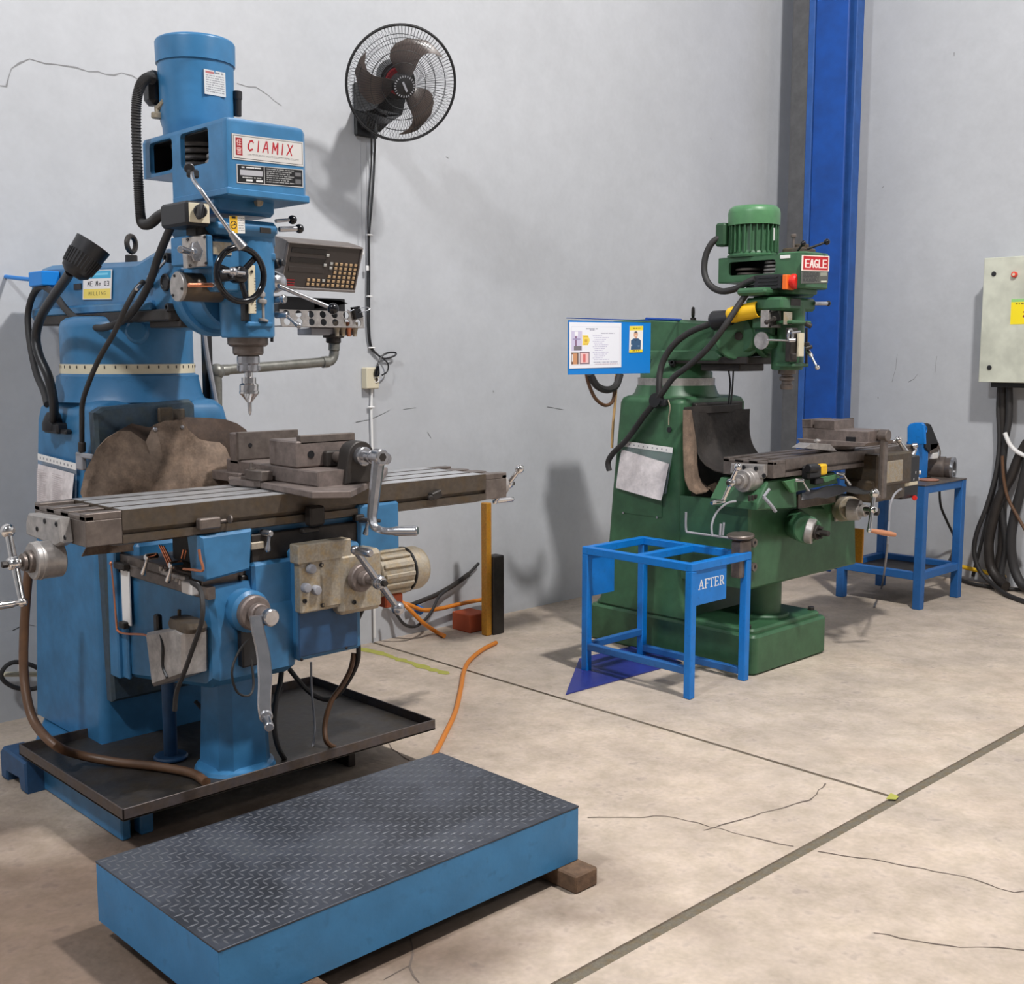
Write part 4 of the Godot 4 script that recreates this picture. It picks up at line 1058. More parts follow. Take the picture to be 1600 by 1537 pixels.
	lock_handle(t, Vector3(1.588, 1.395, -2.500), Vector3(0.5, 0, 0.8), Vector3(1.601, 1.364, -2.440) - Vector3(1.576, 1.394, -2.470), M.steel)
	b = mb().cyl(Vector3(1.565, 1.374, -2.480), Vector3(1.564, 1.328, -2.480), 0.004, 0.001, 8)
	obj("stop_pin", b, M.black, t)
	# spindle nose, collet and drill chuck
	var sp := Vector3(X, 0, -2.52)
	b = mb().lathe([Vector2(0, 1.316), Vector2(0.042, 1.316), Vector2(0.05, 1.322), Vector2(0.05, 1.338), Vector2(0, 1.338)], sp, Vector3.UP, 28)
	b.lathe([Vector2(0, 1.295), Vector2(0.034, 1.295), Vector2(0.038, 1.300), Vector2(0.038, 1.316)], sp, Vector3.UP, 28)
	obj("quill", b, M.iron, t)
	b = mb().lathe([Vector2(0, 1.252), Vector2(0.018, 1.252), Vector2(0.024, 1.256), Vector2(0.024, 1.272), Vector2(0.028, 1.275), Vector2(0.028, 1.292), Vector2(0.024, 1.296), Vector2(0, 1.296)], sp, Vector3.UP, 24)
	for a in 4: b.box(sp + Vector3(0.025 * cos(a * 1.57 + 0.5), 1.263, 0.025 * sin(a * 1.57 + 0.5)), Vector3(0.006, 0.014, 0.006), 0.001)
	obj("spindle_nose", b, M.steel, t)
	b = mb().lathe([Vector2(0, 1.178), Vector2(0.006, 1.178), Vector2(0.017, 1.192), Vector2(0.0245, 1.200), Vector2(0.0245, 1.206), Vector2(0.0235, 1.207), Vector2(0.0235, 1.222), Vector2(0.018, 1.226), Vector2(0.018, 1.240), Vector2(0.010, 1.242), Vector2(0.010, 1.254), Vector2(0, 1.254)], sp, Vector3.UP, 24)
	var ch := obj("drill_chuck", b, M.chrome, t)
	b = mb().lathe([Vector2(0, 1.143), Vector2(0.003, 1.149), Vector2(0.005, 1.156), Vector2(0.0055, 1.18), Vector2(0, 1.18)], sp, Vector3.UP, 12)
	obj("centre_drill", b, M.steel, ch)
	# table on its saddle
	var tb: MeshInstance3D = t_table(t, 1.05, 2.33, 0.95, -2.715, -2.435, 0.075, M.iron_brown, M.ground)
	b = mb().prism_x([Vector2(-2.680, 0.930), Vector2(-2.507, 0.936), Vector2(-2.496, 0.882), Vector2(-2.528, 0.870), Vector2(-2.698, 0.878), Vector2(-2.694, 0.911)], 1.02, 1.05, 0.004)
	var eb := obj("end_bracket", b, M.alu, t)
	var hc := Vector3(1.030, 0.837, -2.566)
	b = mb().cyl(Vector3(1.045, hc.y, hc.z), Vector3(0.98, hc.y, hc.z), 0.043, 0.003, 28)
	b.cyl(Vector3(0.998, hc.y, hc.z), Vector3(0.992, hc.y, hc.z), 0.0445, 0.001, 28)
	obj("screw_bearing", b, M.alu, eb)
	b = mb()
	for q in [Vector3(1.020, 0.922, -2.582), Vector3(1.020, 0.922, -2.518), Vector3(1.020, 0.899, -2.628), Vector3(1.020, 0.897, -2.473)]: bolt(b, q, Vector3(-1, 0, 0), 0.006, 0.002)
	each("bracket_screw", b, M.black, eb)
	b = mb().cyl(Vector3(0.982, hc.y, hc.z), Vector3(0.968, hc.y, hc.z), 0.026, 0.002, 24); b.cyl(Vector3(0.969, hc.y, hc.z), Vector3(0.935, hc.y, hc.z), 0.010, 0.001, 14); b.cyl(Vector3(0.966, hc.y, hc.z), Vector3(0.958, hc.y, hc.z), 0.02, 0.001, 20)
	obj("feed_dial", b, M.iron, eb)
	crank_ball(eb, Vector3(0.942, hc.y, hc.z), Vector3(-1, 0, 0), Vector3(0, -0.082, 0.035), M.chrome, 0.11, "table_crank", 1.05)
	# right end of the table: a small crank
	b = mb().prism_x([Vector2(-2.66, 0.93), Vector2(-2.49, 0.93), Vector2(-2.47, 0.885), Vector2(-2.50, 0.862), Vector2(-2.66, 0.862)], 2.33, 2.36, 0.003)
	var er := obj("end_bracket", b, M.alu, t)
	b = mb().cyl(Vector3(2.36, 0.895, -2.56), Vector3(2.43, 0.895, -2.56), 0.035, 0.003, 24)
	obj("screw_bearing", b, M.alu, er)
	crank_ball(er, Vector3(2.455, 0.895, -2.56), Vector3(1, 0, 0), Vector3(0.0, -0.06, -0.06), M.chrome, 0.08, "table_crank", 0.95)
	# table stops and the trip block in the front groove
	b = mb().box(Vector3(1.343, 0.901, -2.425), Vector3(0.055, 0.026, 0.022), 0.003)
	b.cyl(Vector3(1.374, 0.902, -2.425), Vector3(1.388, 0.903, -2.425), 0.004); b.cyl(Vector3(1.398, 0.905, -2.425), Vector3(1.403, 0.904, -2.425), 0.011, 0.002, 16)
	obj("table_stop", b, M.iron, tb)
	b = mb().box(Vector3(2.044, 0.908, -2.425), Vector3(0.035, 0.022, 0.022), 0.003, Basis(Vector3(0, 0, 1), 0.25)); b.cyl(Vector3(2.019, 0.903, -2.420), Vector3(2.013, 0.903, -2.405), 0.008, 0.002, 12)
	obj("table_stop", b, M.dark_iron, tb)
	b = mb().box(Vector3(1.636, 0.891, -2.415), Vector3(0.045, 0.05, 0.03), 0.005); b.box(Vector3(1.623, 0.854, -2.420), Vector3(0.05, 0.012, 0.02), 0.003)
	obj("trip_block", b, M.dark_iron, tb)
	# saddle
	b = mb().prism_z([Vector2(1.318, 0.872), Vector2(1.459, 0.875), Vector2(1.450, 0.775), Vector2(1.327, 0.762)], -2.49, -2.42, 0.006)
	b.mm(Vector3(1.471, 0.898, -2.460), Vector3(1.814, 0.791, -2.700), 0.004)
	b.mm(Vector3(1.784, 0.901, -2.430), Vector3(1.921, 0.761, -2.700), 0.006)
	var sd := obj("saddle", b, M.blue, t)
	b = mb().mm(Vector3(1.465, 0.857, -2.440), Vector3(1.788, 0.769, -2.700), 0.003)
	b.mm(Vector3(1.388, 0.753, -2.470), Vector3(1.494, 0.722, -2.750), 0.003)
	b.mm(Vector3(1.439, 0.757, -2.450), Vector3(1.496, 0.720, -2.600), 0.003)
	b.mm(Vector3(1.40, 0.77, -2.72), Vector3(1.70, 0.872, -2.49), 0.003)  # dark block added to paint the shade of the recess under the table
	obj("saddle_ways_and_shade", b, M.dark_iron, sd)
	b = mb().mm(Vector3(1.459, 0.839, -2.430), Vector3(1.498, 0.821, -2.450), 0.002)
	obj("gib_clamp", b, M.cast, sd)
	lock_handle(sd, Vector3(1.500, 0.858, -2.450), Vector3(0.25, 0, 1), Vector3(1.486, 0.812, -2.420) - Vector3(1.493, 0.857, -2.420), M.steel)
	lock_handle(sd, Vector3(1.787, 0.863, -2.430), Vector3(0.25, 0, 1), Vector3(1.764, 0.825, -2.400) - Vector3(1.773, 0.863, -2.400), M.steel)
	b = mb().cyl(Vector3(1.771, 0.872, -2.430), Vector3(1.847, 0.855, -2.420), 0.005, 0.001, 10); b.box(Vector3(1.783, 0.870, -2.430), Vector3(0.03, 0.016, 0.02), 0.003)
	obj("saddle_clamp", b, M.dark_iron, sd)
	# knee
	b = mb()
	b.prism_x([Vector2(-2.97, 0.42), Vector2(-2.84, 0.435), Vector2(-2.46, 0.49), Vector2(-2.42, 0.515), Vector2(-2.42, 0.66), Vector2(-2.44, 0.745), Vector2(-2.97, 0.745)], 1.345, 1.58, 0.012)
	b.mm(Vector3(1.567, 0.811, -2.400), Vector3(1.767, 0.526, -2.750), 0.008)
	b.mm(Vector3(1.459, 0.789, -2.425), Vector3(1.591, 0.523, -2.750), 0.008)
	b.mm(Vector3(1.355, 0.44, -2.98), Vector3(1.72, 0.80, -2.83), 0.008)
	var kn := obj("knee", b, M.blue, t, 30.0)
	b = mb().mm(Vector3(1.325, 0.425, -2.985), Vector3(1.347, 0.80, -2.90), 0.004)
	b.mm(Vector3(1.335, 0.428, -2.90), Vector3(1.347, 0.74, -2.865), 0.004)
	obj("gib_rail", b, M.blue, kn)
	b = mb().prism_x([Vector2(-2.95, 0.745), Vector2(-2.43, 0.745), Vector2(-2.43, 0.715), Vector2(-2.95, 0.715)], 1.335, 1.36, 0.003)
	b.mm(Vector3(1.34, 0.742, -2.95), Vector3(1.72, 0.768, -2.46), 0.002)
	obj("knee_way", b, M.iron, kn)
	b = mb().mm(Vector3(1.566, 0.689, -2.398), Vector3(1.748, 0.538, -2.392), 0.003)
	var kp := obj("cover_plate", b, M.blue_dark, kn)
	b = mb()
	for q in [Vector3(1.571, 0.533, -2.392), Vector3(1.709, 0.538, -2.392), Vector3(1.577, 0.667, -2.392)]: bolt(b, q, Vector3(0, 0, 1), 0.004, 0.003)
	each("plate_screw", b, M.dark_iron, kp)
	# knee crank with its dial and curved arm
	var kc := Vector3(1.432, 0.678, -2.400)
	b = mb().cyl(kc - Vector3(0, 0, 0.08), kc + Vector3(0, 0, 0.012), 0.052, 0.008, 28)
	var kb := obj("crank_boss", b, M.blue, kn)
	b = mb().cyl(kc, kc + Vector3(0, 0, 0.03), 0.043, 0.004, 32)
	b.cyl(kc + Vector3(0, 0, 0.03), kc + Vector3(0, 0, 0.05), 0.026, 0.003, 24); b.cyl(kc + Vector3(0, 0, 0.05), kc + Vector3(0, 0, 0.085), 0.02, 0.004, 20)
	obj("feed_dial", b, M.iron_warm, kb)
	var k0 := kc + Vector3(0, 0, 0.085)
	b = mb()
	var lpts := []
	for q in [Vector3(1.396, 0.687, -2.315), Vector3(1.396, 0.653, -2.305), Vector3(1.399, 0.601, -2.290), Vector3(1.393, 0.544, -2.275), Vector3(1.381, 0.488, -2.262), Vector3(1.380, 0.456, -2.255)]: lpts.append(q)
	var cv: Array = Mb.curve(lpts, 5)
	var rg := []
	for i in cv.size():
		var w := 0.017 - 0.004 * absf(i - cv.size() * 0.5) / (cv.size() * 0.5) * 0.6
		var ax := Vector3(0.92, 0, 0.38)
		var nx := Vector3(-0.38, 0, 0.92)
		rg.append([cv[i] + ax * w, cv[i] + ax * w * 0.8 + nx * 0.006, cv[i] - ax * w * 0.8 + nx * 0.006, cv[i] - ax * w, cv[i] - ax * w * 0.8 - nx * 0.006, cv[i] + ax * w * 0.8 - nx * 0.006])
	b.loft(rg)
	b.cyl(k0 + Vector3(0, 0, -0.004), k0 + Vector3(0, 0, 0.016), 0.021, 0.003, 24)
	b.cyl(Vector3(1.384, 0.459, -2.262), Vector3(1.355, 0.453, -2.200), 0.011, 0.002, 16)
	b.cyl(Vector3(1.387, 0.463, -2.270), Vector3(1.378, 0.460, -2.250), 0.016, 0.003, 16)
	obj("crank_arm", b, M.steel, kb, 30.0)
	b = mb().box(Vector3(1.435, 0.588, -2.410), Vector3(0.055, 0.095, 0.025), 0.004)
	obj("limit_switch", b, M.black, kn)
	obj("switch_wire", mb().tube([Vector3(1.426, 0.610, -2.400), Vector3(1.391, 0.584, -2.390), Vector3(1.367, 0.543, -2.380), Vector3(1.379, 0.493, -2.380), Vector3(1.410, 0.476, -2.380), Vector3(1.431, 0.496, -2.390), Vector3(1.432, 0.558, -2.400)], 0.003, 8, 5), M.rubber, kn)
	# cross feed gearbox, its motor and crank
	b = mb().mm(Vector3(1.559, 0.822, -2.370), Vector3(1.682, 0.655, -2.400), 0.004)
	var gb := obj("feed_gearbox", b, M.cast, t)
	b = mb().mm(Vector3(1.551, 0.830, -2.364), Vector3(1.712, 0.781, -2.405), 0.003)
	b.mm(Vector3(1.670, 0.794, -2.360), Vector3(1.810, 0.633, -2.500), 0.012)
	b.mm(Vector3(1.616, 0.796, -2.366), Vector3(1.701, 0.659, -2.500), 0.006)
	obj("gearbox_body", b, M.cast, gb)
	b = mb()
	for q in [Vector3(1.587, 0.767, -2.370), Vector3(1.601, 0.711, -2.370), Vector3(1.571, 0.721, -2.370)]: b.lathe([Vector2(0, 0), Vector2(0.0125, 0), Vector2(0.0125, 0.012), Vector2(0.010, 0.016), Vector2(0, 0.018)], q, Vector3(0, 0, 1), 18)
	each("gear_cap", b, M.lead, gb)
	b = mb()
	for q in [Vector3(1.588, 0.809, -2.370), Vector3(1.699, 0.807, -2.370), Vector3(1.570, 0.687, -2.370), Vector3(1.623, 0.669, -2.370), Vector3(1.622, 0.772, -2.370), Vector3(1.712, 0.664, -2.358)]: bolt(b, q, Vector3(0, 0, 1), 0.006, 0.004)
	each("gearbox_screw", b, M.black, gb)
	b = mb()
	var m0 := Vector3(1.825, 0.709, -2.440); 
	b.cyl(m0, m0 + Vector3(0.115, 0, 0), 0.058, 0.004, 28)
	for i in 14:
		var a := TAU * i / 14.0
		b.box(m0 + Vector3(0.058, sin(a) * 0.06, cos(a) * 0.06), Vector3(0.1, 0.010, 0.012), 0.002, Basis(Vector3(1, 0, 0), -a + PI * 0.5))
	var fm := obj("feed_motor", b, M.cast, gb)
	obj("motor_band", mb().cyl(m0 + Vector3(0.112, 0, 0), m0 + Vector3(0.118, 0, 0), 0.063, 0.001, 28), M.black, fm)
	b = mb().lathe([Vector2(0.0, 0.118), Vector2(0.06, 0.118), Vector2(0.06, 0.155), Vector2(0.054, 0.168), Vector2(0.035, 0.178), Vector2(0, 0.18)], m0, Vector3(1, 0, 0), 28)
	obj("fan_cowl", b, M.cast, fm)
	b = mb().box(m0 + Vector3(0.06, -0.075, 0.0), Vector3(0.06, 0.035, 0.06), 0.004)
	obj("cable_gland", b, M.brick, fm)
	var cc := Vector3(1.725, 0.728, -2.355)
	b = mb().cyl(cc, cc + Vector3(0, 0, 0.02), 0.036, 0.003, 28)
	b.cyl(cc + Vector3(0, 0, 0.02), cc + Vector3(0, 0, 0.045), 0.02, 0.002, 20); b.cyl(cc + Vector3(0, 0, 0.045), cc + Vector3(0, 0, 0.075), 0.012, 0.002, 16)
	obj("feed_dial", b, M.iron_warm, gb)
	var ch2 := cc + Vector3(0, 0, 0.085)
	crank_ball(gb, ch2, Vector3(0, 0, 1), Vector3(1.654, 0.818, -2.270) - ch2, M.steel, 0.065, "cross_crank", 1.15)
	# pedestal for the elevating screw
	b = mb()
	rings = []
	for q in [[0.2265, 0.105], [0.236, 0.10], [0.244, 0.085]]:
		var c := []
		for i in 28: c.append(Vector3(1.49 + cos(TAU * i / 28) * q[1], q[0], -2.59 - sin(TAU * i / 28) * q[1]))
		rings.append(c)
	b.loft(rings)
	b.loft([at_y(rr(1.49, -2.59, 0.155, 0.155, 0.028, 1), 0.235), at_y(rr(1.49, -2.59, 0.15, 0.15, 0.027, 1), 0.25), at_y(rr(1.49, -2.59, 0.13, 0.13, 0.024, 1), 0.52)])
	obj("screw_pedestal", b, M.blue, t, 30.0)
	b = mb().cyl(Vector3(1.39, 0.2265, -2.75), Vector3(1.39, 0.47, -2.75), 0.018, 0.002, 16)
	b.cyl(Vector3(1.39, 0.2265, -2.75), Vector3(1.39, 0.238, -2.75), 0.045, 0.004, 20)
	obj("oil_return_pipe", b, M.blue_dark, t)
	# oil pump, sight glass, copper lines on the knee side
	var ox := 1.345
	b = mb().prism_x([Vector2(-2.638, 0.609), Vector2(-2.479, 0.651), Vector2(-2.442, 0.643), Vector2(-2.446, 0.539), Vector2(-2.614, 0.475)], 1.275, 1.345, 0.008)
	var op := obj("oil_pump", b, M.alu, kn)
	b = mb().loft([at_y(rr(1.305, Vector3(1.300, 0.655, -2.472).z, 0.055, 0.11, 0.02, 4), Vector3(1.300, 0.651, -2.473).y - 0.008), at_y(rr(1.305, Vector3(1.300, 0.655, -2.472).z, 0.06, 0.12, 0.025, 4), Vector3(1.300, 0.651, -2.473).y + 0.003), at_y(rr(1.305, Vector3(1.300, 0.655, -2.472).z, 0.05, 0.11, 0.02, 4), Vector3(1.300, 0.651, -2.473).y + 0.016)])
	b.cyl(Vector3(1.310, 0.661, -2.522), Vector3(1.310, 0.682, -2.521), 0.0045, 0.001, 8)
	obj("pump_lid", b, M.iron_brown, op)
	b = mb().box(Vector3(1.300, 0.629, -2.614), Vector3(0.016, 0.055, 0.022), 0.004)
	b.tube([Vector3(1.280, 0.620, -2.559), Vector3(1.275, 0.592, -2.541), Vector3(1.275, 0.543, -2.545), Vector3(1.275, 0.519, -2.524)], 0.005, 8, 4)
	obj("pump_handle", b, M.black, op)
	b = mb().mm(Vector3(1.330, 0.730, -2.877), Vector3(1.335, 0.583, -2.830), 0.001)
	obj("sight_glass", b, M.white, kn)
	b = mb()
	b.box(Vector3(1.325, 0.742, -2.858), Vector3(0.02, 0.018, 0.06), 0.003); b.box(Vector3(1.325, 0.583, -2.857), Vector3(0.02, 0.018, 0.03), 0.003)
	each("glass_clamp", b, M.dark_iron, kn)
	b = mb()
	b.tube([Vector3(1.325, 0.737, -2.919), Vector3(1.325, 0.672, -2.910), Vector3(1.325, 0.577, -2.903), Vector3(1.325, 0.560, -2.897), Vector3(1.325, 0.560, -2.852), Vector3(1.320, 0.579, -2.737), Vector3(1.315, 0.579, -2.699), Vector3(1.310, 0.573, -2.651)], 0.0032, 8, 3)
	b.ball(Vector3(1.325, 0.741, -2.919), 0.006, 6)
	each("copper_line", b, M.copper, kn)
	b = mb()
	for i in 3: b.tube([Vector3(1.335, 0.820, -2.661) + Vector3(0, 0, 0.012 * i), Vector3(1.330, 0.801, -2.629) + Vector3(0, 0, 0.012 * i), Vector3(1.330, 0.781, -2.610) + Vector3(0, 0, 0.013 * i), Vector3(1.330, 0.772, -2.604) + Vector3(0, 0, 0.013 * i)], 0.0026, 6, 3)
	for i in 2: b.tube([Vector3(1.335, 0.825, -2.535) + Vector3(0, 0, 0.014 * i), Vector3(1.335, 0.802, -2.547) + Vector3(0, 0, 0.014 * i)], 0.0026, 6, 2)
	b.tube([Vector3(1.310, 0.786, -2.491), Vector3(1.310, 0.790, -2.451), Vector3(1.310, 0.793, -2.405), Vector3(1.310, 0.803, -2.398), Vector3(1.310, 0.823, -2.409), Vector3(1.310, 0.843, -2.414)], 0.0035, 8, 4)
	each("copper_line", b, M.copper, kn)
	b = mb()
	for i in 6: b.cyl(Vector3(1.325, 0.772, -2.635) + Vector3(0, -0.004 * i, 0.02 * i), Vector3(1.325, 0.759, -2.636) + Vector3(0, -0.004 * i, 0.02 * i), 0.006, 0.001, 8)
	b.mm(Vector3(1.320, 0.763, -2.632), Vector3(1.335, 0.752, -2.509), 0.002)
	obj("oil_manifold", b, M.alu, kn)
	lock_handle(kn, Vector3(1.330, 0.794, -2.663), Vector3(-1, 0.0, 0.1), Vector3(1.300, 0.743, -2.683) - Vector3(1.300, 0.792, -2.655), M.chrome)
	lock_handle(kn, Vector3(1.330, 0.791, -2.538), Vector3(-1, 0.0, 0.1), Vector3(1.300, 0.748, -2.542) - Vector3(1.300, 0.794, -2.519), M.chrome)
	b = mb().box(Vector3(1.325, 0.739, -2.488), Vector3(0.025, 0.03, 0.05), 0.003)
	obj("junction_block", b, M.white, kn)
	obj("conduit", mb().tube([Vector3(1.310, 0.758, -2.453), Vector3(1.300, 0.752, -2.398), Vector3(1.290, 0.721, -2.368), Vector3(1.285, 0.676, -2.370), Vector3(1.280, 0.617, -2.401), Vector3(1.275, 0.558, -2.433), Vector3(1.270, 0.496, -2.471), Vector3(1.270, 0.446, -2.484)], 0.006, 8, 5), M.rubber, kn)
	# brown way cover hung in front of the column
	var prof := [[127, 775], [133, 735], [148, 700], [165, 684], [186, 672], [205, 672], [228, 692], [240, 663], [256, 656], [283, 655], [292, 672], [312, 686], [328, 690], [346, 692], [352, 735]]
	var top := [Vector3(1.235, 0.942, -2.880), Vector3(1.244, 0.994, -2.880), Vector3(1.276, 1.056, -2.880), Vector3(1.306, 1.081, -2.880), Vector3(1.344, 1.097, -2.880), Vector3(1.379, 1.094, -2.880), Vector3(1.421, 1.063, -2.880), Vector3(1.443, 1.108, -2.880), Vector3(1.471, 1.119, -2.880), Vector3(1.522, 1.119, -2.880), Vector3(1.539, 1.092, -2.880), Vector3(1.576, 1.063, -2.880), Vector3(1.607, 1.054, -2.880), Vector3(1.641, 1.049, -2.880), Vector3(1.655, 1.034, -2.880)]
	var rows := []
	for i in 9:
		var row := []
		for j in top.size():
			var f := float(i) / 8.0
			var p: Vector3 = top[j]
			var q := Vector3(p.x + 0.03 * f * (float(j) / 14.0 - 0.4), 0.78, -2.86)
			var s := p.lerp(q, f)
			s.z += 0.035 * sin(f * PI) * (0.6 + 0.4 * sin(j * 1.1)) + 0.012 * sin(j * 0.9 + i * 1.3)
			row.append(s)
		rows.append(row)
	var wv := obj("way_cover", mb().sheet(rows, 0.003), M.hide, t, 60.0)
	rows = []
	var t2 := [Vector3(1.352, 1.090, -2.920), Vector3(1.397, 1.112, -2.920), Vector3(1.446, 1.099, -2.920), Vector3(1.495, 1.111, -2.920), Vector3(1.557, 1.123, -2.920), Vector3(1.626, 1.118, -2.920), Vector3(1.681, 1.111, -2.920), Vector3(1.717, 1.098, -2.920), Vector3(1.746, 1.078, -2.920)]
	for i in 5:
		var row := []
		for j in t2.size():
			var p: Vector3 = t2[j]
			row.append(p.lerp(Vector3(p.x, 0.95, -2.90), i / 4.0) + Vector3(0, 0, 0.015 * sin(i * 0.8)))
		rows.append(row)
	obj("inner_flap", mb().sheet(rows, 0.003), M.hide_dark, wv, 60.0)
	b = mb()
	for q in [Vector3(1.440, 1.097, -2.870), Vector3(1.518, 1.100, -2.870)]: b.lathe([Vector2(0, 0), Vector2(0.007, 0), Vector2(0.005, 0.005), Vector2(0, 0.006)], q, Vector3(0, 0, 1), 12)
	each("cover_screw", b, M.steel, wv)
	# wiring that belongs to the machine
	var cd := mb()
	var cpts := [Vector3(1.420, 1.983, -2.767), Vector3(1.400, 1.982, -2.762), Vector3(1.380, 1.959, -2.761), Vector3(1.370, 1.912, -2.765), Vector3(1.370, 1.828, -2.772), Vector3(1.370, 1.734, -2.770), Vector3(1.370, 1.671, -2.768), Vector3(1.370, 1.626, -2.758), Vector3(1.360, 1.618, -2.697), Vector3(1.350, 1.629, -2.630), Vector3(1.345, 1.633, -2.575)]
	cd.tube(cpts, 0.0115, 10, 6)
	var cdo := obj("motor_conduit", cd, M.rubber, t)
	b = mb()
	var cc2: Array = Mb.curve(cpts, 12)
	for i in range(2, cc2.size() - 2): b.ring(cc2[i], cc2[i + 1] - cc2[i - 1], 0.0115, 0.002, 10, 4)
	fine("conduit_ribs", b, M.rubber, cdo)
	obj("switch_cable", mb().tube([Vector3(1.360, 1.605, -2.587), Vector3(1.360, 1.573, -2.621), Vector3(1.370, 1.531, -2.684), Vector3(1.370, 1.493, -2.714), Vector3(1.380, 1.452, -2.779), Vector3(1.390, 1.419, -2.852), Vector3(1.385, 1.384, -2.926), Vector3(1.380, 1.369, -3.073), Vector3(1.380, 1.411, -3.236), Vector3(1.380, 1.469, -3.340), Vector3(1.385, 1.497, -3.437), Vector3(1.390, 1.476, -3.520), Vector3(1.390, 1.420, -3.567), Vector3(1.380, 1.342, -3.541), Vector3(1.360, 1.246, -3.454), Vector3(1.340, 1.192, -3.353), Vector3(1.320, 1.154, -3.281)], 0.010, 10, 5), M.rubber, t)
	# dark upright with rod behind the head, and its pipe arm
	b = mb().mm(Vector3(1.721, 1.375, -3.100), Vector3(1.749, 1.083, -3.120), 0.003)
	var up := obj("cable_post", b, M.black, t)
	b = mb().tube([Vector3(1.699, 1.378, -3.060), Vector3(1.705, 1.313, -3.060), Vector3(1.719, 1.228, -3.060), Vector3(1.740, 1.110, -3.060)], 0.0075, 8, 3)
	b.cyl(Vector3(1.736, 1.124, -3.060), Vector3(1.740, 1.102, -3.060), 0.010, 0.002, 10)
	obj("post_rod", b, M.lead, up)

func blue_extras():
	# chip tray
	var t := thing("chip_tray", "dark steel chip tray with a turned-up rim under the blue mill", "tray", Vector3(1.59, 0.206, -2.7))
	var x0 := 1.115; var x1 := 2.06; var z0 := -3.075; var z1 := -2.452; var y0 := 0.222; var y1 := 0.252
	var b := mb()
	b.mm(Vector3(x0, y0, -2.985), Vector3(x1, y0 + 0.004, z1))
	b.mm(Vector3(x0, y0, z0), Vector3(1.305, y0 + 0.004, -2.985))
	b.mm(Vector3(1.735, y0, z0), Vector3(x1, y0 + 0.004, -2.985))
	obj("tray_floor", b, M.tray, t)
	for q in [[Vector3(x0, y0, z0), Vector3(x0 + 0.004, y1, z1)], [Vector3(x1 - 0.004, y0, z0), Vector3(x1, y1, z1)], [Vector3(x0, y0, z1 - 0.004), Vector3(x1, y1, z1)], [Vector3(x0, y0, z0), Vector3(1.305, y1, z0 + 0.004)], [Vector3(1.735, y0, z0), Vector3(x1, y1, z0 + 0.004)]]:
		obj("tray_rim", mb().mm(q[0], q[1], 0.001), M.tray_rim, t)
	# vise
	t = thing("machine_vise", "grey steel machine vise with a swivel base and cranked handle on the blue mill table", "vise", Vector3(1.70, 0.952, -2.5))
	b = mb()
	b.prism_y([Vector2(1.574, -2.576), Vector2(1.548, -2.294), Vector2(1.622, -2.240), Vector2(1.902, -2.477), Vector2(2.042, -2.636), Vector2(1.87, -2.72), Vector2(1.58, -2.74), Vector2(1.55, -2.68)], 0.953, 0.970, 0.002)
	b.mm(Vector3(1.590, 0.954, -2.845), Vector3(1.650, 0.979, -2.704), 0.002)
	var vb := obj("swivel_base", b, M.iron_warm, t)
	b = mb().prism_x([Vector2(-2.74, 0.97), Vector2(-2.36, 0.97), Vector2(-2.36, 1.008), Vector2(-2.42, 1.008), Vector2(-2.74, 1.012)], 1.61, 1.79, 0.003)
	var bed := obj("vise_bed", b, M.iron_warm, t)
	b = mb().mm(Vector3(1.61, 1.0, -2.78), Vector3(1.79, 1.085, -2.735), 0.003)
	b.mm(Vector3(1.61, 0.97, -2.80), Vector3(1.79, 1.012, -2.73), 0.003)
	var fj := obj("fixed_jaw", b, M.iron_warm, t)
	b = mb().mm(Vector3(1.605, 1.014, -2.737), Vector3(1.795, 1.088, -2.722), 0.001)
	obj("jaw_plate", b, M.iron, fj)
	b = mb().cyl(Vector3(1.64, 1.052, -2.7225), Vector3(1.64, 1.052, -2.7205), 0.006); b.cyl(Vector3(1.76, 1.052, -2.7225), Vector3(1.76, 1.052, -2.7205), 0.006)
	each("jaw_screw", b, M.black, fj)
	b = mb().mm(Vector3(1.612, 1.010, -2.585), Vector3(1.788, 1.078, -2.455), 0.004)
	var mj := obj("moving_jaw", b, M.iron_warm, t)
	b = mb().mm(Vector3(1.625, 1.070, -2.475), Vector3(1.795, 1.092, -2.455), 0.0015)
	obj("jaw_strip", b, M.iron, mj)
	b = mb().cyl(Vector3(1.655, 1.043, -2.456), Vector3(1.655, 1.043, -2.453), 0.010, 0.0, 16)
	obj("jaw_hole", b, M.black, mj)
	b = mb().mm(Vector3(1.69, 1.010, -2.456), Vector3(1.75, 1.05, -2.435), 0.004)
	obj("screw_nut", b, M.dark_iron, mj)
	b = mb().cyl(Vector3(1.72, 1.034, -2.46), Vector3(1.72, 1.034, -2.38), 0.014, 0.001, 18)
	obj("vise_screw", b, M.iron, t)
	# screw bearing yoke and the cranked handle
	var sc := Vector3(1.735, 1.041, -2.360)
	b = mb()
	var yk := [Vector2(sc.x - 0.05, 0.972), Vector2(sc.x + 0.055, 0.972)]
	for i in 9: yk.append(Vector2(sc.x + 0.002 + cos(PI * i / 8.0) * 0.04, sc.y + 0.002 + sin(PI * i / 8.0) * 0.036))
	b.prism_z(yk, -2.395, -2.35, 0.003)
	obj("screw_yoke", b, M.dark_iron, t, 30.0)
	b = mb().cyl(Vector3(sc.x, sc.y, -2.352), Vector3(sc.x, sc.y, -2.33), 0.024, 0.003, 24); b.cyl(Vector3(sc.x, sc.y, -2.332), Vector3(sc.x, sc.y, -2.24), 0.0145, 0.002, 20)
	b.cyl(Vector3(sc.x, sc.y, -2.31), Vector3(sc.x, sc.y, -2.302), 0.0165, 0.001, 20)
	obj("screw_collar", b, M.steel, t)
	var hz := -2.25
	b = mb()
	var ha := Vector3(1.716, 1.046, -2.250); var hb := Vector3(1.694, 0.911, -2.250)
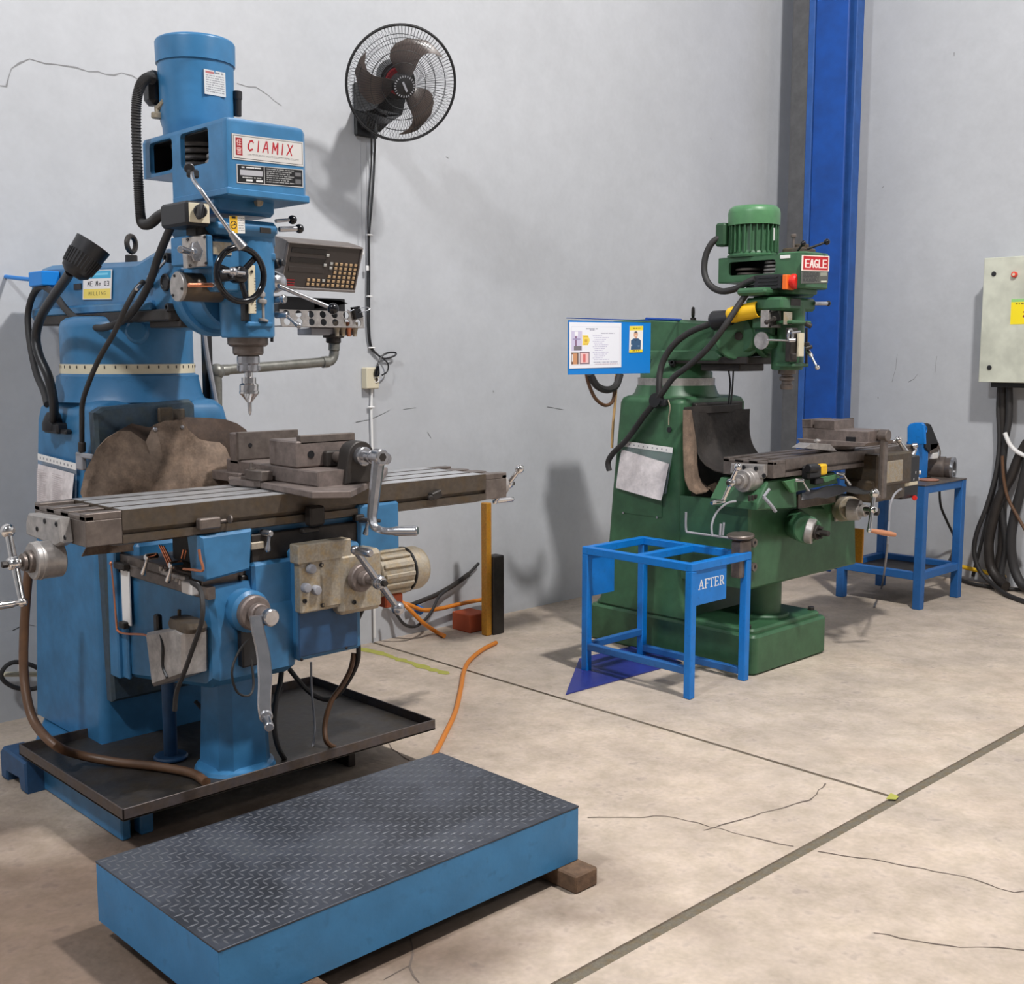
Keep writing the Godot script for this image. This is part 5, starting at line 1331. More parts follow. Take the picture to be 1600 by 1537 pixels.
	b.cyl(ha - Vector3(0, 0, 0.014), ha + Vector3(0, 0, 0.016), 0.0205, 0.003, 24)
	var hr := []
	var bar: Array = Mb.curve([ha, ha.lerp(hb, 0.5), hb, Vector3(1.691, 0.892, -2.247), Vector3(1.690, 0.876, -2.235), Vector3(1.702, 0.867, -2.220), Vector3(1.714, 0.866, -2.200)], 4)
	for i in bar.size():
		var p: Vector3 = bar[i]
		var f := clampf(float(i) / bar.size() * 1.4, 0.0, 1.0)
		var d: Vector3 = (bar[mini(i + 1, bar.size() - 1)] - bar[maxi(i - 1, 0)]).normalized()
		var s := d.cross(Vector3(0, 0, 1)).normalized(); var n := s.cross(d)
		var w := lerpf(0.0175, 0.0085, f); var h := lerpf(0.010, 0.0085, f)
		var c := []
		for k in 8: c.append(p + s * cos(TAU * (k + 0.5) / 8) * w * 1.08 + n * sin(TAU * (k + 0.5) / 8) * h * 1.08)
		hr.append(c)
	b.loft(hr)
	var vh := obj("crank_handle", b, M.steel, t, 30.0)
	b = mb().lathe([Vector2(0, 0), Vector2(0.009, 0), Vector2(0.0095, 0.01), Vector2(0.0125, 0.02), Vector2(0.0125, 0.07), Vector2(0.010, 0.074), Vector2(0, 0.074)], Vector3(1.708, 0.866, -2.205), Vector3(1.742, 0.869, -2.160) - Vector3(1.708, 0.866, -2.205), 16)
	obj("crank_grip", b, M.steel, vh)
	obj("hex_socket", mb().cyl(ha + Vector3(0, 0, 0.0155), ha + Vector3(0, 0, 0.0165), 0.011, 0.0, 6), M.dark_iron, vh)
	# step clamp holding the vise
	b = mb()
	b.mm(Vector3(1.570, 0.955, -2.659), Vector3(1.600, 0.978, -2.566), 0.002)
	b.mm(Vector3(1.565, 0.973, -2.630), Vector3(1.600, 0.998, -2.548), 0.002)
	b.cyl(Vector3(1.580, 0.992, -2.616), Vector3(1.580, 1.002, -2.616), 0.010, 0.001, 6); b.cyl(Vector3(1.580, 1.000, -2.619), Vector3(1.580, 1.015, -2.621), 0.0055, 0.0, 10)
	obj("hold_down_clamp", b, M.iron, t)
	# digital readout
	t = thing("digital_readout", "dark digital readout box with rows of tan keys, right of the blue mill head", "readout", Vector3(2.154, 1.279, -3.060))
	var TL := Vector3(1.946, 1.636, -2.990); var TR := Vector3(2.226, 1.634, -2.990); var BL := Vector3(1.947, 1.497, -3.040)
	var r := TR - TL; var d := BL - TL
	d = d - r.normalized() * d.dot(r.normalized()) * 0.0
	var n := d.cross(r).normalized()
	var ru := r.normalized(); var du := d.normalized()
	var W := r.length(); var H := d.length()
	var P := func(u: float, w: float, z: float): return TL + r * u + d * w + n * z
	b = mb()
	b.loft([[P.call(0, 0, 0), P.call(1, 0, 0), P.call(1, 1, 0), P.call(0, 1, 0)], [P.call(0.01, 0.01, -0.03), P.call(0.99, 0.01, -0.03), P.call(0.99, 0.99, -0.03), P.call(0.01, 0.99, -0.03)], [P.call(0.01, 0.04, -0.075), P.call(0.99, 0.04, -0.075), P.call(0.99, 0.96, -0.075), P.call(0.01, 0.96, -0.075)]])
	var bx := obj("case", b, M.dro, t)
	b = mb()
	for q in [[Vector2(0, 0), Vector2(1, 0.04)], [Vector2(0, 0.94), Vector2(1, 1)], [Vector2(0, 0.04), Vector2(0.02, 0.94)], [Vector2(0.98, 0.04), Vector2(1, 0.94)]]:
		var c: Vector3 = P.call((q[0].x + q[1].x) * 0.5, (q[0].y + q[1].y) * 0.5, 0.004)
		b.box(c, Vector3((q[1].x - q[0].x) * W, (q[1].y - q[0].y) * H, 0.010), 0.002, Basis(ru, -du, n).orthonormalized())
	obj("bezel", b, M.dro, bx)
	b = mb().box(P.call(0.5, 0.5, 0.001), Vector3(W * 0.96, H * 0.92, 0.003), 0.0005, Basis(ru, -du, n).orthonormalized())
	var fc := obj("front_panel", b, M.dro_face, bx)
	for i in 3: obj("display_window", mb().box(P.call(0.30, 0.17 + 0.2 * i, 0.003), Vector3(W * 0.46, H * 0.11, 0.002), 0.0005, Basis(ru, -du, n).orthonormalized()), M.black_gloss if i < 2 else M.dro_face, fc)
	var keymesh := mb().box(Vector3(), Vector3(0.0108, 0.0088, 0.004), 0.0012, Basis(ru, -du, n).orthonormalized()).mesh()
	for j in 6:
		for i in 10:
			var vis: bool = (j >= 4) or (j == 3 and i >= 4) or (j == 2 and i >= 5) or (j <= 1 and i >= 4)
			if not vis: continue
			var k := obj("key", keymesh, M.key_grey if (j <= 1 and i == 4) or (j == 4 and i == 3) else M.key, fc)
			k.position = P.call(0.345 + 0.0665 * i - 0.0 * j, 0.40 + 0.094 * j, 0.005)
	for q in [[0.545, 0.23], [0.53, 0.44]]:
		var k := obj("key", keymesh, M.key_grey, fc)
		k.position = P.call(q[0], q[1], 0.005)
	b = mb()
	for i in 3: b.box(P.call(0.12, 0.80 + 0.055 * i, 0.0035), Vector3(0.03, 0.003, 0.001), 0.0, Basis(ru, -du, n).orthonormalized())
	fine("printed_lines", b, M.crimson, fc)
	# its arm: elbows and pipes, a black shelf and the block under it
	b = mb()
	b.tube([Vector3(1.773, 1.250, -3.080), Vector3(1.817, 1.253, -3.080), Vector3(1.975, 1.262, -3.080), Vector3(2.139, 1.273, -3.080), Vector3(2.164, 1.279, -3.080), Vector3(2.174, 1.299, -3.080), Vector3(2.175, 1.334, -3.080)], 0.0155, 14, 4)
	b.cyl(Vector3(2.126, 1.271, -3.080), Vector3(2.151, 1.273, -3.080), 0.0185, 0.002, 16)
	b.cyl(Vector3(2.174, 1.308, -3.080), Vector3(2.175, 1.332, -3.080), 0.0185, 0.002, 16)
	b.tube([Vector3(1.744, 1.132, -3.080), Vector3(1.746, 1.208, -3.080), Vector3(1.747, 1.237, -3.080), Vector3(1.765, 1.248, -3.080), Vector3(1.786, 1.250, -3.080)], 0.0175, 14, 4)
	b.ball(Vector3(1.750, 1.246, -3.080), 0.024, 8)
	var arm := obj("pipe_arm", b, mat(srgb(140, 142, 138), 0.4, 0.5, T.iron, 0.2), t)
	b = mb().cyl(Vector3(2.172, 1.332, -3.080), Vector3(2.173, 1.357, -3.080), 0.024, 0.003, 20); b.cyl(Vector3(2.173, 1.349, -3.080), Vector3(2.173, 1.361, -3.080), 0.034, 0.002, 20)
	obj("pipe_flange", b, M.dark_iron, arm)
	b = mb().mm(Vector3(2.074, 1.380, -3.060), Vector3(2.237, 1.357, -3.140), 0.003)
	obj("mount_block", b, M.lead, arm)
	b = mb().prism_z([Vector2(1.974, 1.418), Vector2(1.985, 1.478), Vector2(2.217, 1.473), Vector2(2.250, 1.462), Vector2(2.088, 1.429)], -3.14, -3.10, 0.003)
	b.mm(Vector3(2.113, 1.476, -3.100), Vector3(2.236, 1.376, -3.130), 0.002)
	obj("tilt_bracket", b, M.black, arm)
	# perforated collet strip in front of it
	t = thing("collet_rack", "pale perforated metal strip with two rows of round holes under the readout", "rack", Vector3(2.099, 1.380, -3.030))
	var o := Vector3(1.946, 1.383, -3.030); var ux := Vector3(2.259, 1.388, -3.030) - o; var uy := Vector3(1.941, 1.431, -3.030) - o
	o.y = Vector3(2.087, 1.385, -3.030).y; ux.y = 0.0
	b = mb()
	var cols := 7; var nn := uy.cross(ux).normalized() * -1.0
	for j in 2:
		for i in cols:
			var c0 := o + ux * (float(i) / cols) + uy * (0.5 * j); var cw := ux / cols; var chh := uy * 0.5
			var m := c0 + cw * 0.5 + chh * 0.5
			var N := 16
			for s in N:
				var a0 := TAU * s / N; var a1 := TAU * (s + 1) / N
				var q0 := Vector2(cos(a0), sin(a0)); var q1 := Vector2(cos(a1), sin(a1))
				var e0 := q0 / maxf(absf(q0.x), absf(q0.y)); var e1 := q1 / maxf(absf(q1.x), absf(q1.y))
				var rad := 0.0215 / 2.0 * 1.05
				var un := ux.normalized(); var vn := uy.normalized()
				var i0 := m + un * q0.x * rad * 1.05 + vn * q0.y * rad; var i1 := m + un * q1.x * rad * 1.05 + vn * q1.y * rad
				var o0 := m + cw * 0.5 * e0.x + chh * 0.5 * e0.y; var o1 := m + cw * 0.5 * e1.x + chh * 0.5 * e1.y
				b.hquad(i0, i1, o1, o0, nn); b.hquad(i0 - nn * 0.003, i1 - nn * 0.003, o1 - nn * 0.003, o0 - nn * 0.003, -nn)
				b.hquad(i0, i1, i1 - nn * 0.003, i0 - nn * 0.003, m - i0)
	obj("strip", b, M.alu, t, 20.0)
	b = mb().mm(o - Vector3(0.0, 0.004, 0.05), o + ux + Vector3(0, 0.0, 0.003), 0.001)
	obj("shelf_lip", b, M.alu, t)
	for i in 4:
		var p := o + ux * (0.70 + 0.075 * i) + Vector3(0, -0.005, -0.02)
		var c := obj("collet", mb().lathe([Vector2(0, -0.026), Vector2(0.007, -0.026), Vector2(0.008, -0.01), Vector2(0.011, 0.0), Vector2(0.011, 0.02), Vector2(0, 0.02)], p, Vector3.UP, 14), M.copper if i == 2 else M.cast)
		tag(c, "%s collet hanging %s in the perforated strip below the readout" % [["small pale", "second pale", "copper coloured", "rightmost pale"][i], ["nearest the mill", "between two others", "next to the black clip", "under the black clip"][i]], "collet", "collets in the perforated strip")
	t = thing("binder_clip", "black binder clip with wire arms on the right end of the perforated strip", "clip", Vector3(2.214, 1.426, -3.010))
	b = mb().prism_z([Vector2(2.207, 1.446), Vector2(2.232, 1.451), Vector2(2.247, 1.416), Vector2(2.216, 1.408)], -3.035, -3.015, 0.002)
	obj("clip_body", b, M.black_gloss, t)
	b = mb().tube([Vector3(2.222, 1.442, -3.010), Vector3(2.253, 1.447, -3.010), Vector3(2.268, 1.443, -3.010), Vector3(2.252, 1.435, -3.010), Vector3(2.227, 1.430, -3.010)], 0.0012, 6, 4)
	b.tube([Vector3(2.204, 1.438, -3.010), Vector3(2.187, 1.433, -3.010), Vector3(2.179, 1.437, -3.010)], 0.002, 6, 3)
	obj("clip_wire", b, M.steel, t)
	# stick-on name card on the ram
	var im := img(320, 328, srgb(240, 236, 236))
	im.fill_rect(Rect2i(8, 8, 304, 84), srgb(70, 176, 220)); im.fill_rect(Rect2i(60, 32, 220, 24), srgb(130, 214, 244))
	im.fill_rect(Rect2i(8, 208, 304, 112), srgb(246, 222, 110))
	text(im, "ME Me 03", Vector2(56, 124), 22, 52, 9, 7, srgb(80, 76, 80))
	text(im, "MILLING", Vector2(70, 242), 20, 38, 8, 4, srgb(110, 90, 40))
	var nc := card("name_card", Vector3(1.416, 1.532, -3.220), Vector3(1.416, 1.527, -3.037) - Vector3(1.416, 1.532, -3.220), Vector3(1.416, 1.452, -3.233) - Vector3(1.416, 1.532, -3.220), 0.0012, M.white, itex(im))
	tag(nc, "blue, white and yellow name card stuck on the side of the blue mill ram", "label")
	# work lamp on its gooseneck
	t = thing("work_lamp", "black gooseneck work lamp with a ribbed shade clamped to the blue mill column", "lamp", Vector3(1.300, 1.093, -3.194))
	b = mb().tube([Vector3(1.290, 1.118, -3.171), Vector3(1.280, 1.163, -3.137), Vector3(1.270, 1.234, -3.139), Vector3(1.260, 1.294, -3.172), Vector3(1.260, 1.347, -3.187), Vector3(1.260, 1.398, -3.146), Vector3(1.250, 1.445, -3.039), Vector3(1.240, 1.482, -2.938), Vector3(1.230, 1.503, -2.873)], 0.0125, 12, 5)
	obj("gooseneck", b, M.black, t)
	var sd := (Vector3(1.270, 1.557, -2.849) - Vector3(1.230, 1.493, -2.866)).normalized()
	var s0 := Vector3(1.230, 1.494, -2.862)
	b = mb().lathe([Vector2(0, 0), Vector2(0.022, 0), Vector2(0.036, 0.012), Vector2(0.040, 0.03), Vector2(0.046, 0.095), Vector2(0.044, 0.095), Vector2(0.038, 0.03), Vector2(0, 0.02)], s0, sd, 30)
	var sh := obj("lamp_shade", b, M.black, t)
	b = mb()
	for i in 30:
		var a := TAU * i / 30.0
		var e1 := sd.cross(Vector3.UP).normalized(); var e2 := sd.cross(e1)
		var q := e1 * cos(a) + e2 * sin(a)
		b.cyl(s0 + sd * 0.022 + q * 0.039, s0 + sd * 0.06 + q * 0.0435, 0.0022, 0.0, 6)
	fine("cooling_ribs", b, M.black, sh)
	b = mb().lathe([Vector2(0, 0.0), Vector2(0.030, 0.0), Vector2(0.030, 0.02), Vector2(0.022, 0.04), Vector2(0.016, 0.05), Vector2(0, 0.05)], Vector3(1.300, 1.086, -3.195), Vector3(0, 1, 0), 16)
	b.box(Vector3(1.305, 1.093, -3.189), Vector3(0.04, 0.03, 0.10), 0.006)
	b.box(Vector3(1.305, 1.085, -3.130), Vector3(0.02, 0.014, 0.05), 0.004)
	obj("magnet_base", b, M.black, t)
	# coolant hose up the side
	t = thing("coolant_hose", "thin grey segmented coolant hose rising past the ram of the blue mill", "hose", Vector3(1.300, 1.038, -3.007))
	var cp := [Vector3(1.290, 1.065, -2.989), Vector3(1.280, 1.118, -2.961), Vector3(1.275, 1.170, -2.940), Vector3(1.270, 1.221, -2.888), Vector3(1.270, 1.287, -2.817), Vector3(1.280, 1.350, -2.749), Vector3(1.290, 1.409, -2.702), Vector3(1.310, 1.449, -2.692), Vector3(1.340, 1.476, -2.703)]
	obj("hose", mb().tube(cp, 0.0068, 10, 5), M.rubber, t)
	obj("hose_nozzle", mb().cyl(Vector3(1.310, 1.455, -2.681), Vector3(1.340, 1.475, -2.706), 0.0045, 0.001, 10), M.steel, t)
	b = mb().mm(Vector3(1.285, 1.036, -3.025), Vector3(1.300, 0.989, -2.986), 0.003)
	b.mm(Vector3(1.285, 1.036, -3.025), Vector3(1.295, 1.022, -2.927), 0.003)
	obj("hose_valve", b, M.lead, t)
	obj("hose_fitting", mb().cyl(Vector3(1.290, 1.038, -2.992), Vector3(1.290, 1.065, -2.989), 0.010, 0.002, 12), M.dark_iron, t)
	# documents in a punched sleeve
	sleeve("blue", Vector3(1.302, 1.013, -3.317), Vector3(1.302, 1.002, -3.056), Vector3(1.302, 0.858, -3.337), Vector3(1.298, 0.986, -3.008), "clear punched sleeve with a printed sheet hung on the blue mill column", 7)
	# brown hose from the table end down into the tray
	t = thing("drain_hose", "brown rubber hose curving from behind the table crank down into the chip tray", "hose", Vector3(1.367, 0.230, -2.522))
	obj("hose", mb().tube([Vector3(1.140, 0.754, -3.000), Vector3(1.130, 0.687, -3.000), Vector3(1.120, 0.585, -3.005), Vector3(1.110, 0.485, -2.997), Vector3(1.100, 0.409, -2.959), Vector3(1.100, 0.351, -2.912), Vector3(1.110, 0.316, -2.819), Vector3(1.182, 0.262, -2.859), Vector3(1.256, 0.239, -2.796), Vector3(1.323, 0.239, -2.680), Vector3(1.360, 0.239, -2.581), Vector3(1.355, 0.239, -2.500)], 0.012, 12, 5), M.hose_brown, t)

func sleeve(nm: String, tl: Vector3, tr: Vector3, bl: Vector3, ptr: Vector3, label: String, sd: int):
	var r := tr - tl; var d := bl - tl
	var n := d.cross(r).normalized()
	var t := thing("document_sleeve", label, "document", tl + d)
	var b := mb()
	b.sheet([[tl, tl + r * 0.5 + n * 0.001, tr], [tl + d * 0.5, tl + d * 0.5 + r * 0.5 + n * 0.001, tr + d * 0.5], [bl, bl + r * 0.5 + n * 0.001, bl + r]], 0.0006)
	obj("film", b, M.film, t, 60.0)
	obj("punched_strip", mb().box(tl + r * 0.5 + d * 0.06 + n * 0.002, Vector3(r.length(), d.length() * 0.12, 0.001), 0.0, Basis(r.normalized(), -d.normalized(), n).orthonormalized()), M.white, t)
	b = mb()
	for i in 10: b.box(tl + r * (0.08 + 0.09 * i) + d * 0.065 + n * 0.003, Vector3(0.006, 0.006, 0.0006), 0.0, Basis(r.normalized(), -d.normalized(), n).orthonormalized())
	fine("punch_holes", b, M.lead, t)
	# the sheet inside bulges a little and leans out of the sleeve
	var rows := []
	var hg := 0.8 if nm == "blue" else 0.86
	for i in 8:
		var row := []
		for j in 8:
			var u := j / 7.0; var w := i / 7.0
			var skew := 0.0 if nm == "blue" else 0.16 * u
			row.append(tl + r * (0.03 + 0.95 * u) + d * (0.19 + skew + (hg - skew * 0.4) * w) + n * (0.004 + 0.010 * sin(w * 2.6) * sin(u * 2.2 + 0.3) + (0.014 * pow(w, 4.0) * u if nm != "blue" else 0.0)))
		rows.append(row)
	var sh := obj("printed_sheet", mb().sheet(rows, 0.0006), M.paper, t, 60.0)
	b = mb()
	var g := RandomNumberGenerator.new(); g.seed = sd
	for i in (18 if nm == "blue" else 0):
		for j in 2:
			var u0 := 0.10 + 0.42 * j; var w0 := 0.26 + 0.038 * i
			var q := tl + r * u0 + d * w0 + n * 0.0165
			b.hquad(q, q + r * g.randf_range(0.12, 0.36), q + r * 0.2 + d * 0.012, q + d * 0.012, n)
	if b.v.size() > 0: fine("printed_lines", b, M.pale_print, sh)

func green_mill():
	var t := thing("milling_machine", "green knee mill in front of the blue corner column, farther from the camera", "milling machine", Vector3(4.1, 0, -3.0))
	var X := 4.09
	# base with a raised rim
	var b := mb()
	b.prism_y(rr(4.11, -3.01, 0.56, 0.90, 0.03), 0.0, 0.165, 0.01)
	b.prism_y(rr(4.11, -3.01, 0.52, 0.86, 0.03), 0.15, 0.185, 0.008)
	var base := obj("base", b, M.green, t)
	b = mb()
	for i in 4: b.cyl(Vector3(3.87 + 0.48 * (i % 2), 0.16, -2.62 - 0.78 * (i / 2)), Vector3(3.87 + 0.48 * (i % 2), 0.20, -2.62 - 0.78 * (i / 2)), 0.016, 0.003, 6)
	each("anchor_bolt", b, M.dark_iron, base)
	# column
	var rings := []
	for q in [[0.175, 3.84, 4.36, -3.42, -2.90], [0.3, 3.855, 4.345, -3.39, -2.945], [0.7, 3.86, 4.34, -3.36, -2.965], [1.085, 3.865, 4.335, -3.325, -2.97], [1.105, 3.875, 4.325, -3.32, -2.98], [1.115, 3.90, 4.30, -3.31, -3.0]]:
		rings.append(at_y(rr((q[1] + q[2]) * 0.5, (q[3] + q[4]) * 0.5, q[2] - q[1], q[4] - q[3], 0.03, 5), q[0]))
	var col := obj("column", mb().loft(rings), M.green, t, 50.0)
	b = mb().cyl(Vector3(3.860, 0.977, -3.032), Vector3(3.860, 0.977, -3.032) - Vector3(0.004, 0, 0), 0.012, 0.0, 16)
	obj("bore_hole", b, M.black, col)
	b = mb().box(Vector3(3.857, 0.680, -3.168), Vector3(0.004, 0.17, 0.21), 0.001)
	var dr := obj("access_panel", b, M.green, col)
	b = mb()
	for q in [Vector3(3.855, 0.596, -3.279), Vector3(3.855, 0.595, -3.087)]: bolt(b, q, Vector3(-1, 0, 0), 0.005, 0.003)
	each("panel_screw", b, M.steel, dr)
	b = mb().mm(Vector3(3.93, 0.4, -2.975), Vector3(4.27, 1.09, -2.945), 0.006)
	obj("dovetail_way", b, M.dark_iron, col)
	# turret, ring and ram
	var tc := Vector3(X, 0, -3.18)
	b = mb().lathe([Vector2(0, 1.11), Vector2(0.20, 1.11), Vector2(0.185, 1.125), Vector2(0.172, 1.16), Vector2(0, 1.16)], tc, Vector3.UP, 40)
	obj("turret_foot", b, M.green, t, 50.0)
	b = mb().lathe([Vector2(0.15, 1.160), Vector2(0.171, 1.160), Vector2(0.171, 1.192), Vector2(0.15, 1.192)], tc, Vector3.UP, 40)
	obj("degree_ring", b, M.alu, t)
	b = mb().lathe([Vector2(0, 1.190), Vector2(0.160, 1.190), Vector2(0.160, 1.215), Vector2(0.13, 1.245), Vector2(0.13, 1.28), Vector2(0, 1.28)], tc, Vector3.UP, 40)
	var tu := obj("turret", b, M.green, t, 50.0)
	b = mb()
	bolt(b, Vector3(3.970, 1.250, -3.104), Vector3(-0.8, 0.5, 0.2), 0.014, 0.02)
	obj("turret_bolt", b, M.black, tu)
	b = mb().mm(Vector3(3.97, 1.255, -3.38), Vector3(4.21, 1.285, -2.72), 0.004)
	b.mm(Vector3(4.0, 1.225, -2.98), Vector3(4.18, 1.256, -2.78), 0.004)
	obj("ram_slide", b, M.dark_iron, t)
	b = mb()
	b.prism_x([Vector2(-3.50, 1.30), Vector2(-3.50, 1.42), Vector2(-3.47, 1.447), Vector2(-3.236, 1.452), Vector2(-2.922, 1.433), Vector2(-2.842, 1.455), Vector2(-2.788, 1.459), Vector2(-2.724, 1.437), Vector2(-2.695, 1.377), Vector2(-2.714, 1.318), Vector2(-2.764, 1.286), Vector2(-2.821, 1.289), Vector2(-2.88, 1.30)], 3.985, 4.195, 0.012)
	b.prism_x([Vector2(-3.50, 1.268), Vector2(-2.87, 1.268), Vector2(-2.85, 1.285), Vector2(-2.88, 1.312), Vector2(-3.50, 1.312)], 3.965, 4.215, 0.006)
	var ram := obj("ram", b, M.green, t, 45.0)
	b = mb().cyl(Vector3(3.985, 1.370, -2.782), Vector3(3.972, 1.370, -2.773), 0.098, 0.006, 40)
	var kd := obj("knuckle_disc", b, M.green, ram)
	bolt(mb(), Vector3(), Vector3.UP, 0.1, 0.1)
	b = mb().cyl(Vector3(3.972, 1.370, -2.770), Vector3(3.966, 1.370, -2.765), 0.017, 0.002, 20)
	obj("pivot_cap", b, M.dark_iron, kd)
	b = mb().ring(Vector3(4.090, 1.477, -3.093), Vector3(0.5, 0, 0.8), 0.019, 0.0065, 18, 8)
	b.cyl(Vector3(4.090, 1.439, -3.092) - Vector3(0, 0.02, 0), Vector3(4.090, 1.455, -3.092), 0.013, 0.002, 14)
	obj("lifting_eye", b, M.dark_iron, ram)
	b = mb().cyl(Vector3(X, 1.38, -2.80), Vector3(X, 1.38, -2.62), 0.085, 0.005, 32)
	b.cyl(Vector3(X, 1.38, -2.72), Vector3(X, 1.38, -2.69), 0.10, 0.005, 32)
	obj("head_knuckle", b, M.green, t)
	# head
	b = mb()
	b.lathe([Vector2(0, 1.232), Vector2(0.060, 1.232), Vector2(0.064, 1.238), Vector2(0.066, 1.30), Vector2(0.066, 1.50), Vector2(0, 1.50)], Vector3(X, 0, -2.61), Vector3.UP, 30)
	b.mm(Vector3(3.983, 1.468, -2.620), Vector3(4.188, 1.331, -2.700), 0.008)
	b.mm(Vector3(3.977, 1.430, -2.520), Vector3(4.119, 1.415, -2.600), 0.004)
	b.mm(Vector3(3.986, 1.261, -2.520), Vector3(4.109, 1.245, -2.600), 0.004)
	var hd := obj("quill_head", b, M.green, t, 45.0)
	b = mb()
	b.mm(Vector3(3.938, 1.522, -2.545), Vector3(4.191, 1.469, -2.720), 0.010)
	b.mm(Vector3(3.903, 1.560, -2.600), Vector3(4.273, 1.530, -2.740), 0.010)
	b.mm(Vector3(3.960, 1.528, -2.625), Vector3(4.078, 1.398, -2.700), 0.006)
	var gc := obj("gear_case", b, M.green, t)
	obj("data_tag", mb().box(Vector3(4.034, 1.503, -2.544), Vector3(0.07, 0.028, 0.002), 0.0004), M.dark_iron, gc)
	obj("drum_label", mb().box(Vector3(3.983, 1.438, -2.545), Vector3(0.06, 0.05, 0.002), 0.0004), M.cast, hd)
	# belt guard: rear arm with a long slot, rounded front block with plates
	var xl := 3.985
	var y0 := 1.590; var y1 := 1.692
	b = mb()
	b.holed(Vector3(xl, y0, -2.885), Vector3(0, 0, 0.295), Vector3(0, y1 - y0, 0), [Rect2(0.05, 0.028, 0.225, 0.055)], 0.014, 0.012)
	b.mm(Vector3(xl, y1 - 0.004, -2.885), Vector3(4.19, y1, -2.59))
	b.mm(Vector3(xl, y0 - 0.001, -2.885), Vector3(4.19, y0 + 0.004, -2.59))
	b.mm(Vector3(4.18, y0, -2.885), Vector3(4.19, y1, -2.59))
	b.mm(Vector3(xl + 0.0005, y0, -2.889), Vector3(4.19, y1, -2.884), 0.002)
	var bg := obj("belt_guard", b, M.green, t)
	b = mb().mm(Vector3(xl + 0.016, y0 + 0.005, -2.87), Vector3(4.178, y0 + 0.01, -2.6))
	b.mm(Vector3(4.12, y0 + 0.008, -2.88), Vector3(4.13, y1 - 0.006, -2.6))
	obj("guard_shade_liner", b, M.black, bg)  # black sheets added to paint in the shade behind the slot
	b = mb()
	for i in 5: b.cyl(Vector3(4.07, 1.602 + 0.015 * i, -2.66), Vector3(4.07, 1.612 + 0.015 * i, -2.66), 0.056 - 0.002 * i, 0.002, 24)
	each("belt_pulley", b, M.alu, bg)
	b = mb()
	for i in 3: b.cyl(Vector3(4.07, 1.604 + 0.018 * i, -2.79), Vector3(4.07, 1.613 + 0.018 * i, -2.79), 0.05 + 0.004 * i, 0.002, 24)
	obj("motor_pulley", b, M.iron, bg)
	b = mb()
	var p := [Vector2(xl - 0.003, -2.60), Vector2(xl - 0.003, -2.525)]
	for i in 5: p.append(Vector2(xl + 0.032 - cos(PI * 0.5 * i / 4) * 0.035, -2.515 + sin(PI * 0.5 * i / 4) * 0.035))
	for i in 5: p.append(Vector2(4.15 + sin(PI * 0.5 * i / 4) * 0.05, -2.53 + cos(PI * 0.5 * i / 4) * 0.05))
	p.append(Vector2(4.2, -2.60))
	b.prism_y(p, 1.555, 1.698, 0.006)
	b.prism_y(rr(4.09, -2.60, 0.17, 0.16, 0.03), 1.535, 1.557, 0.004)
	var fbk := obj("front_guard", b, M.green, t, 30.0)
	var im := img(200, 150, srgb(186, 24, 34))
	im.fill_rect(Rect2i(0, 0, 200, 9), srgb(240, 226, 214)); im.fill_rect(Rect2i(0, 141, 200, 9), srgb(240, 226, 214)); im.fill_rect(Rect2i(0, 0, 9, 150), srgb(240, 226, 214)); im.fill_rect(Rect2i(191, 0, 9, 150), srgb(240, 226, 214))
	text(im, "EAGLE", Vector2(26, 42), 26, 74, 6, 9, srgb(244, 232, 226))
	card("name_plate", Vector3(3.966, 1.681, -2.478), Vector3(4.169, 1.688, -2.478) - Vector3(3.966, 1.681, -2.478), Vector3(0, -0.061, 0), 0.002, M.white, itex(im), fbk)
	im = img(200, 120, srgb(90, 92, 86))
	for i in 8: squiggle(im, 12, 130, 10 + 13 * i, 8, srgb(40, 40, 44), 60 + i)
	im.fill_rect(Rect2i(140, 10, 50, 36), srgb(150, 152, 140)); im.fill_rect(Rect2i(146, 96, 44, 16), srgb(210, 208, 190))
	card("speed_plate", Vector3(3.965, 1.617, -2.478), Vector3(4.163, 1.627, -2.478) - Vector3(3.965, 1.617, -2.478), Vector3(0, -0.046, 0), 0.002, M.steel, itex(im), fbk)
	b = mb().mm(Vector3(3.979, 1.686, -2.586), Vector3(3.984, 1.673, -2.541), 0.0005)
	obj("small_tag", b, M.white, fbk)
	# motor
	var mc := Vector3(4.07, 0, -2.775)
	b = mb().lathe([Vector2(0, 1.692), Vector2(0.105, 1.692), Vector2(0.107, 1.70), Vector2(0.098, 1.705), Vector2(0.088, 1.72), Vector2(0.088, 1.835), Vector2(0, 1.835)], mc, Vector3.UP, 36)
	for i in 26:
		var a := TAU * i / 26.0
		b.box(mc + Vector3(cos(a) * 0.094, 1.768, sin(a) * 0.094), Vector3(0.018, 0.115, 0.0055), 0.0015, Basis(Vector3.UP, -a))
	var mo := obj("motor", b, M.green, t)
	b = mb().lathe([Vector2(0.099, 1.822), Vector2(0.106, 1.822), Vector2(0.107, 1.87), Vector2(0.103, 1.888), Vector2(0.09, 1.899), Vector2(0.05, 1.904), Vector2(0, 1.905)], mc, Vector3.UP, 36)
	obj("fan_cowl", b, M.green_lit, mo, 50.0)
	b = mb().box(Vector3(4.000, 1.788, -2.878), Vector3(0.05, 0.095, 0.05), 0.008)
	obj("terminal_box", b, mat(srgb(40, 74, 48), 0.5), mo)
	b = mb().box(Vector3(4.090, 1.781, -2.685), Vector3(0.05, 0.05, 0.004), 0.001, Basis(Vector3.UP, 0.35))
	obj("motor_plate", b, M.white, mo)
	# brake and spindle parts on top
	b = mb().prism_y(rr(4.09, -2.57, 0.13, 0.09, 0.02), 1.697, 1.718, 0.004)
	b.cyl(Vector3(4.09, 1.715, -2.56), Vector3(4.09, 1.735, -2.56), 0.03, 0.004, 18)
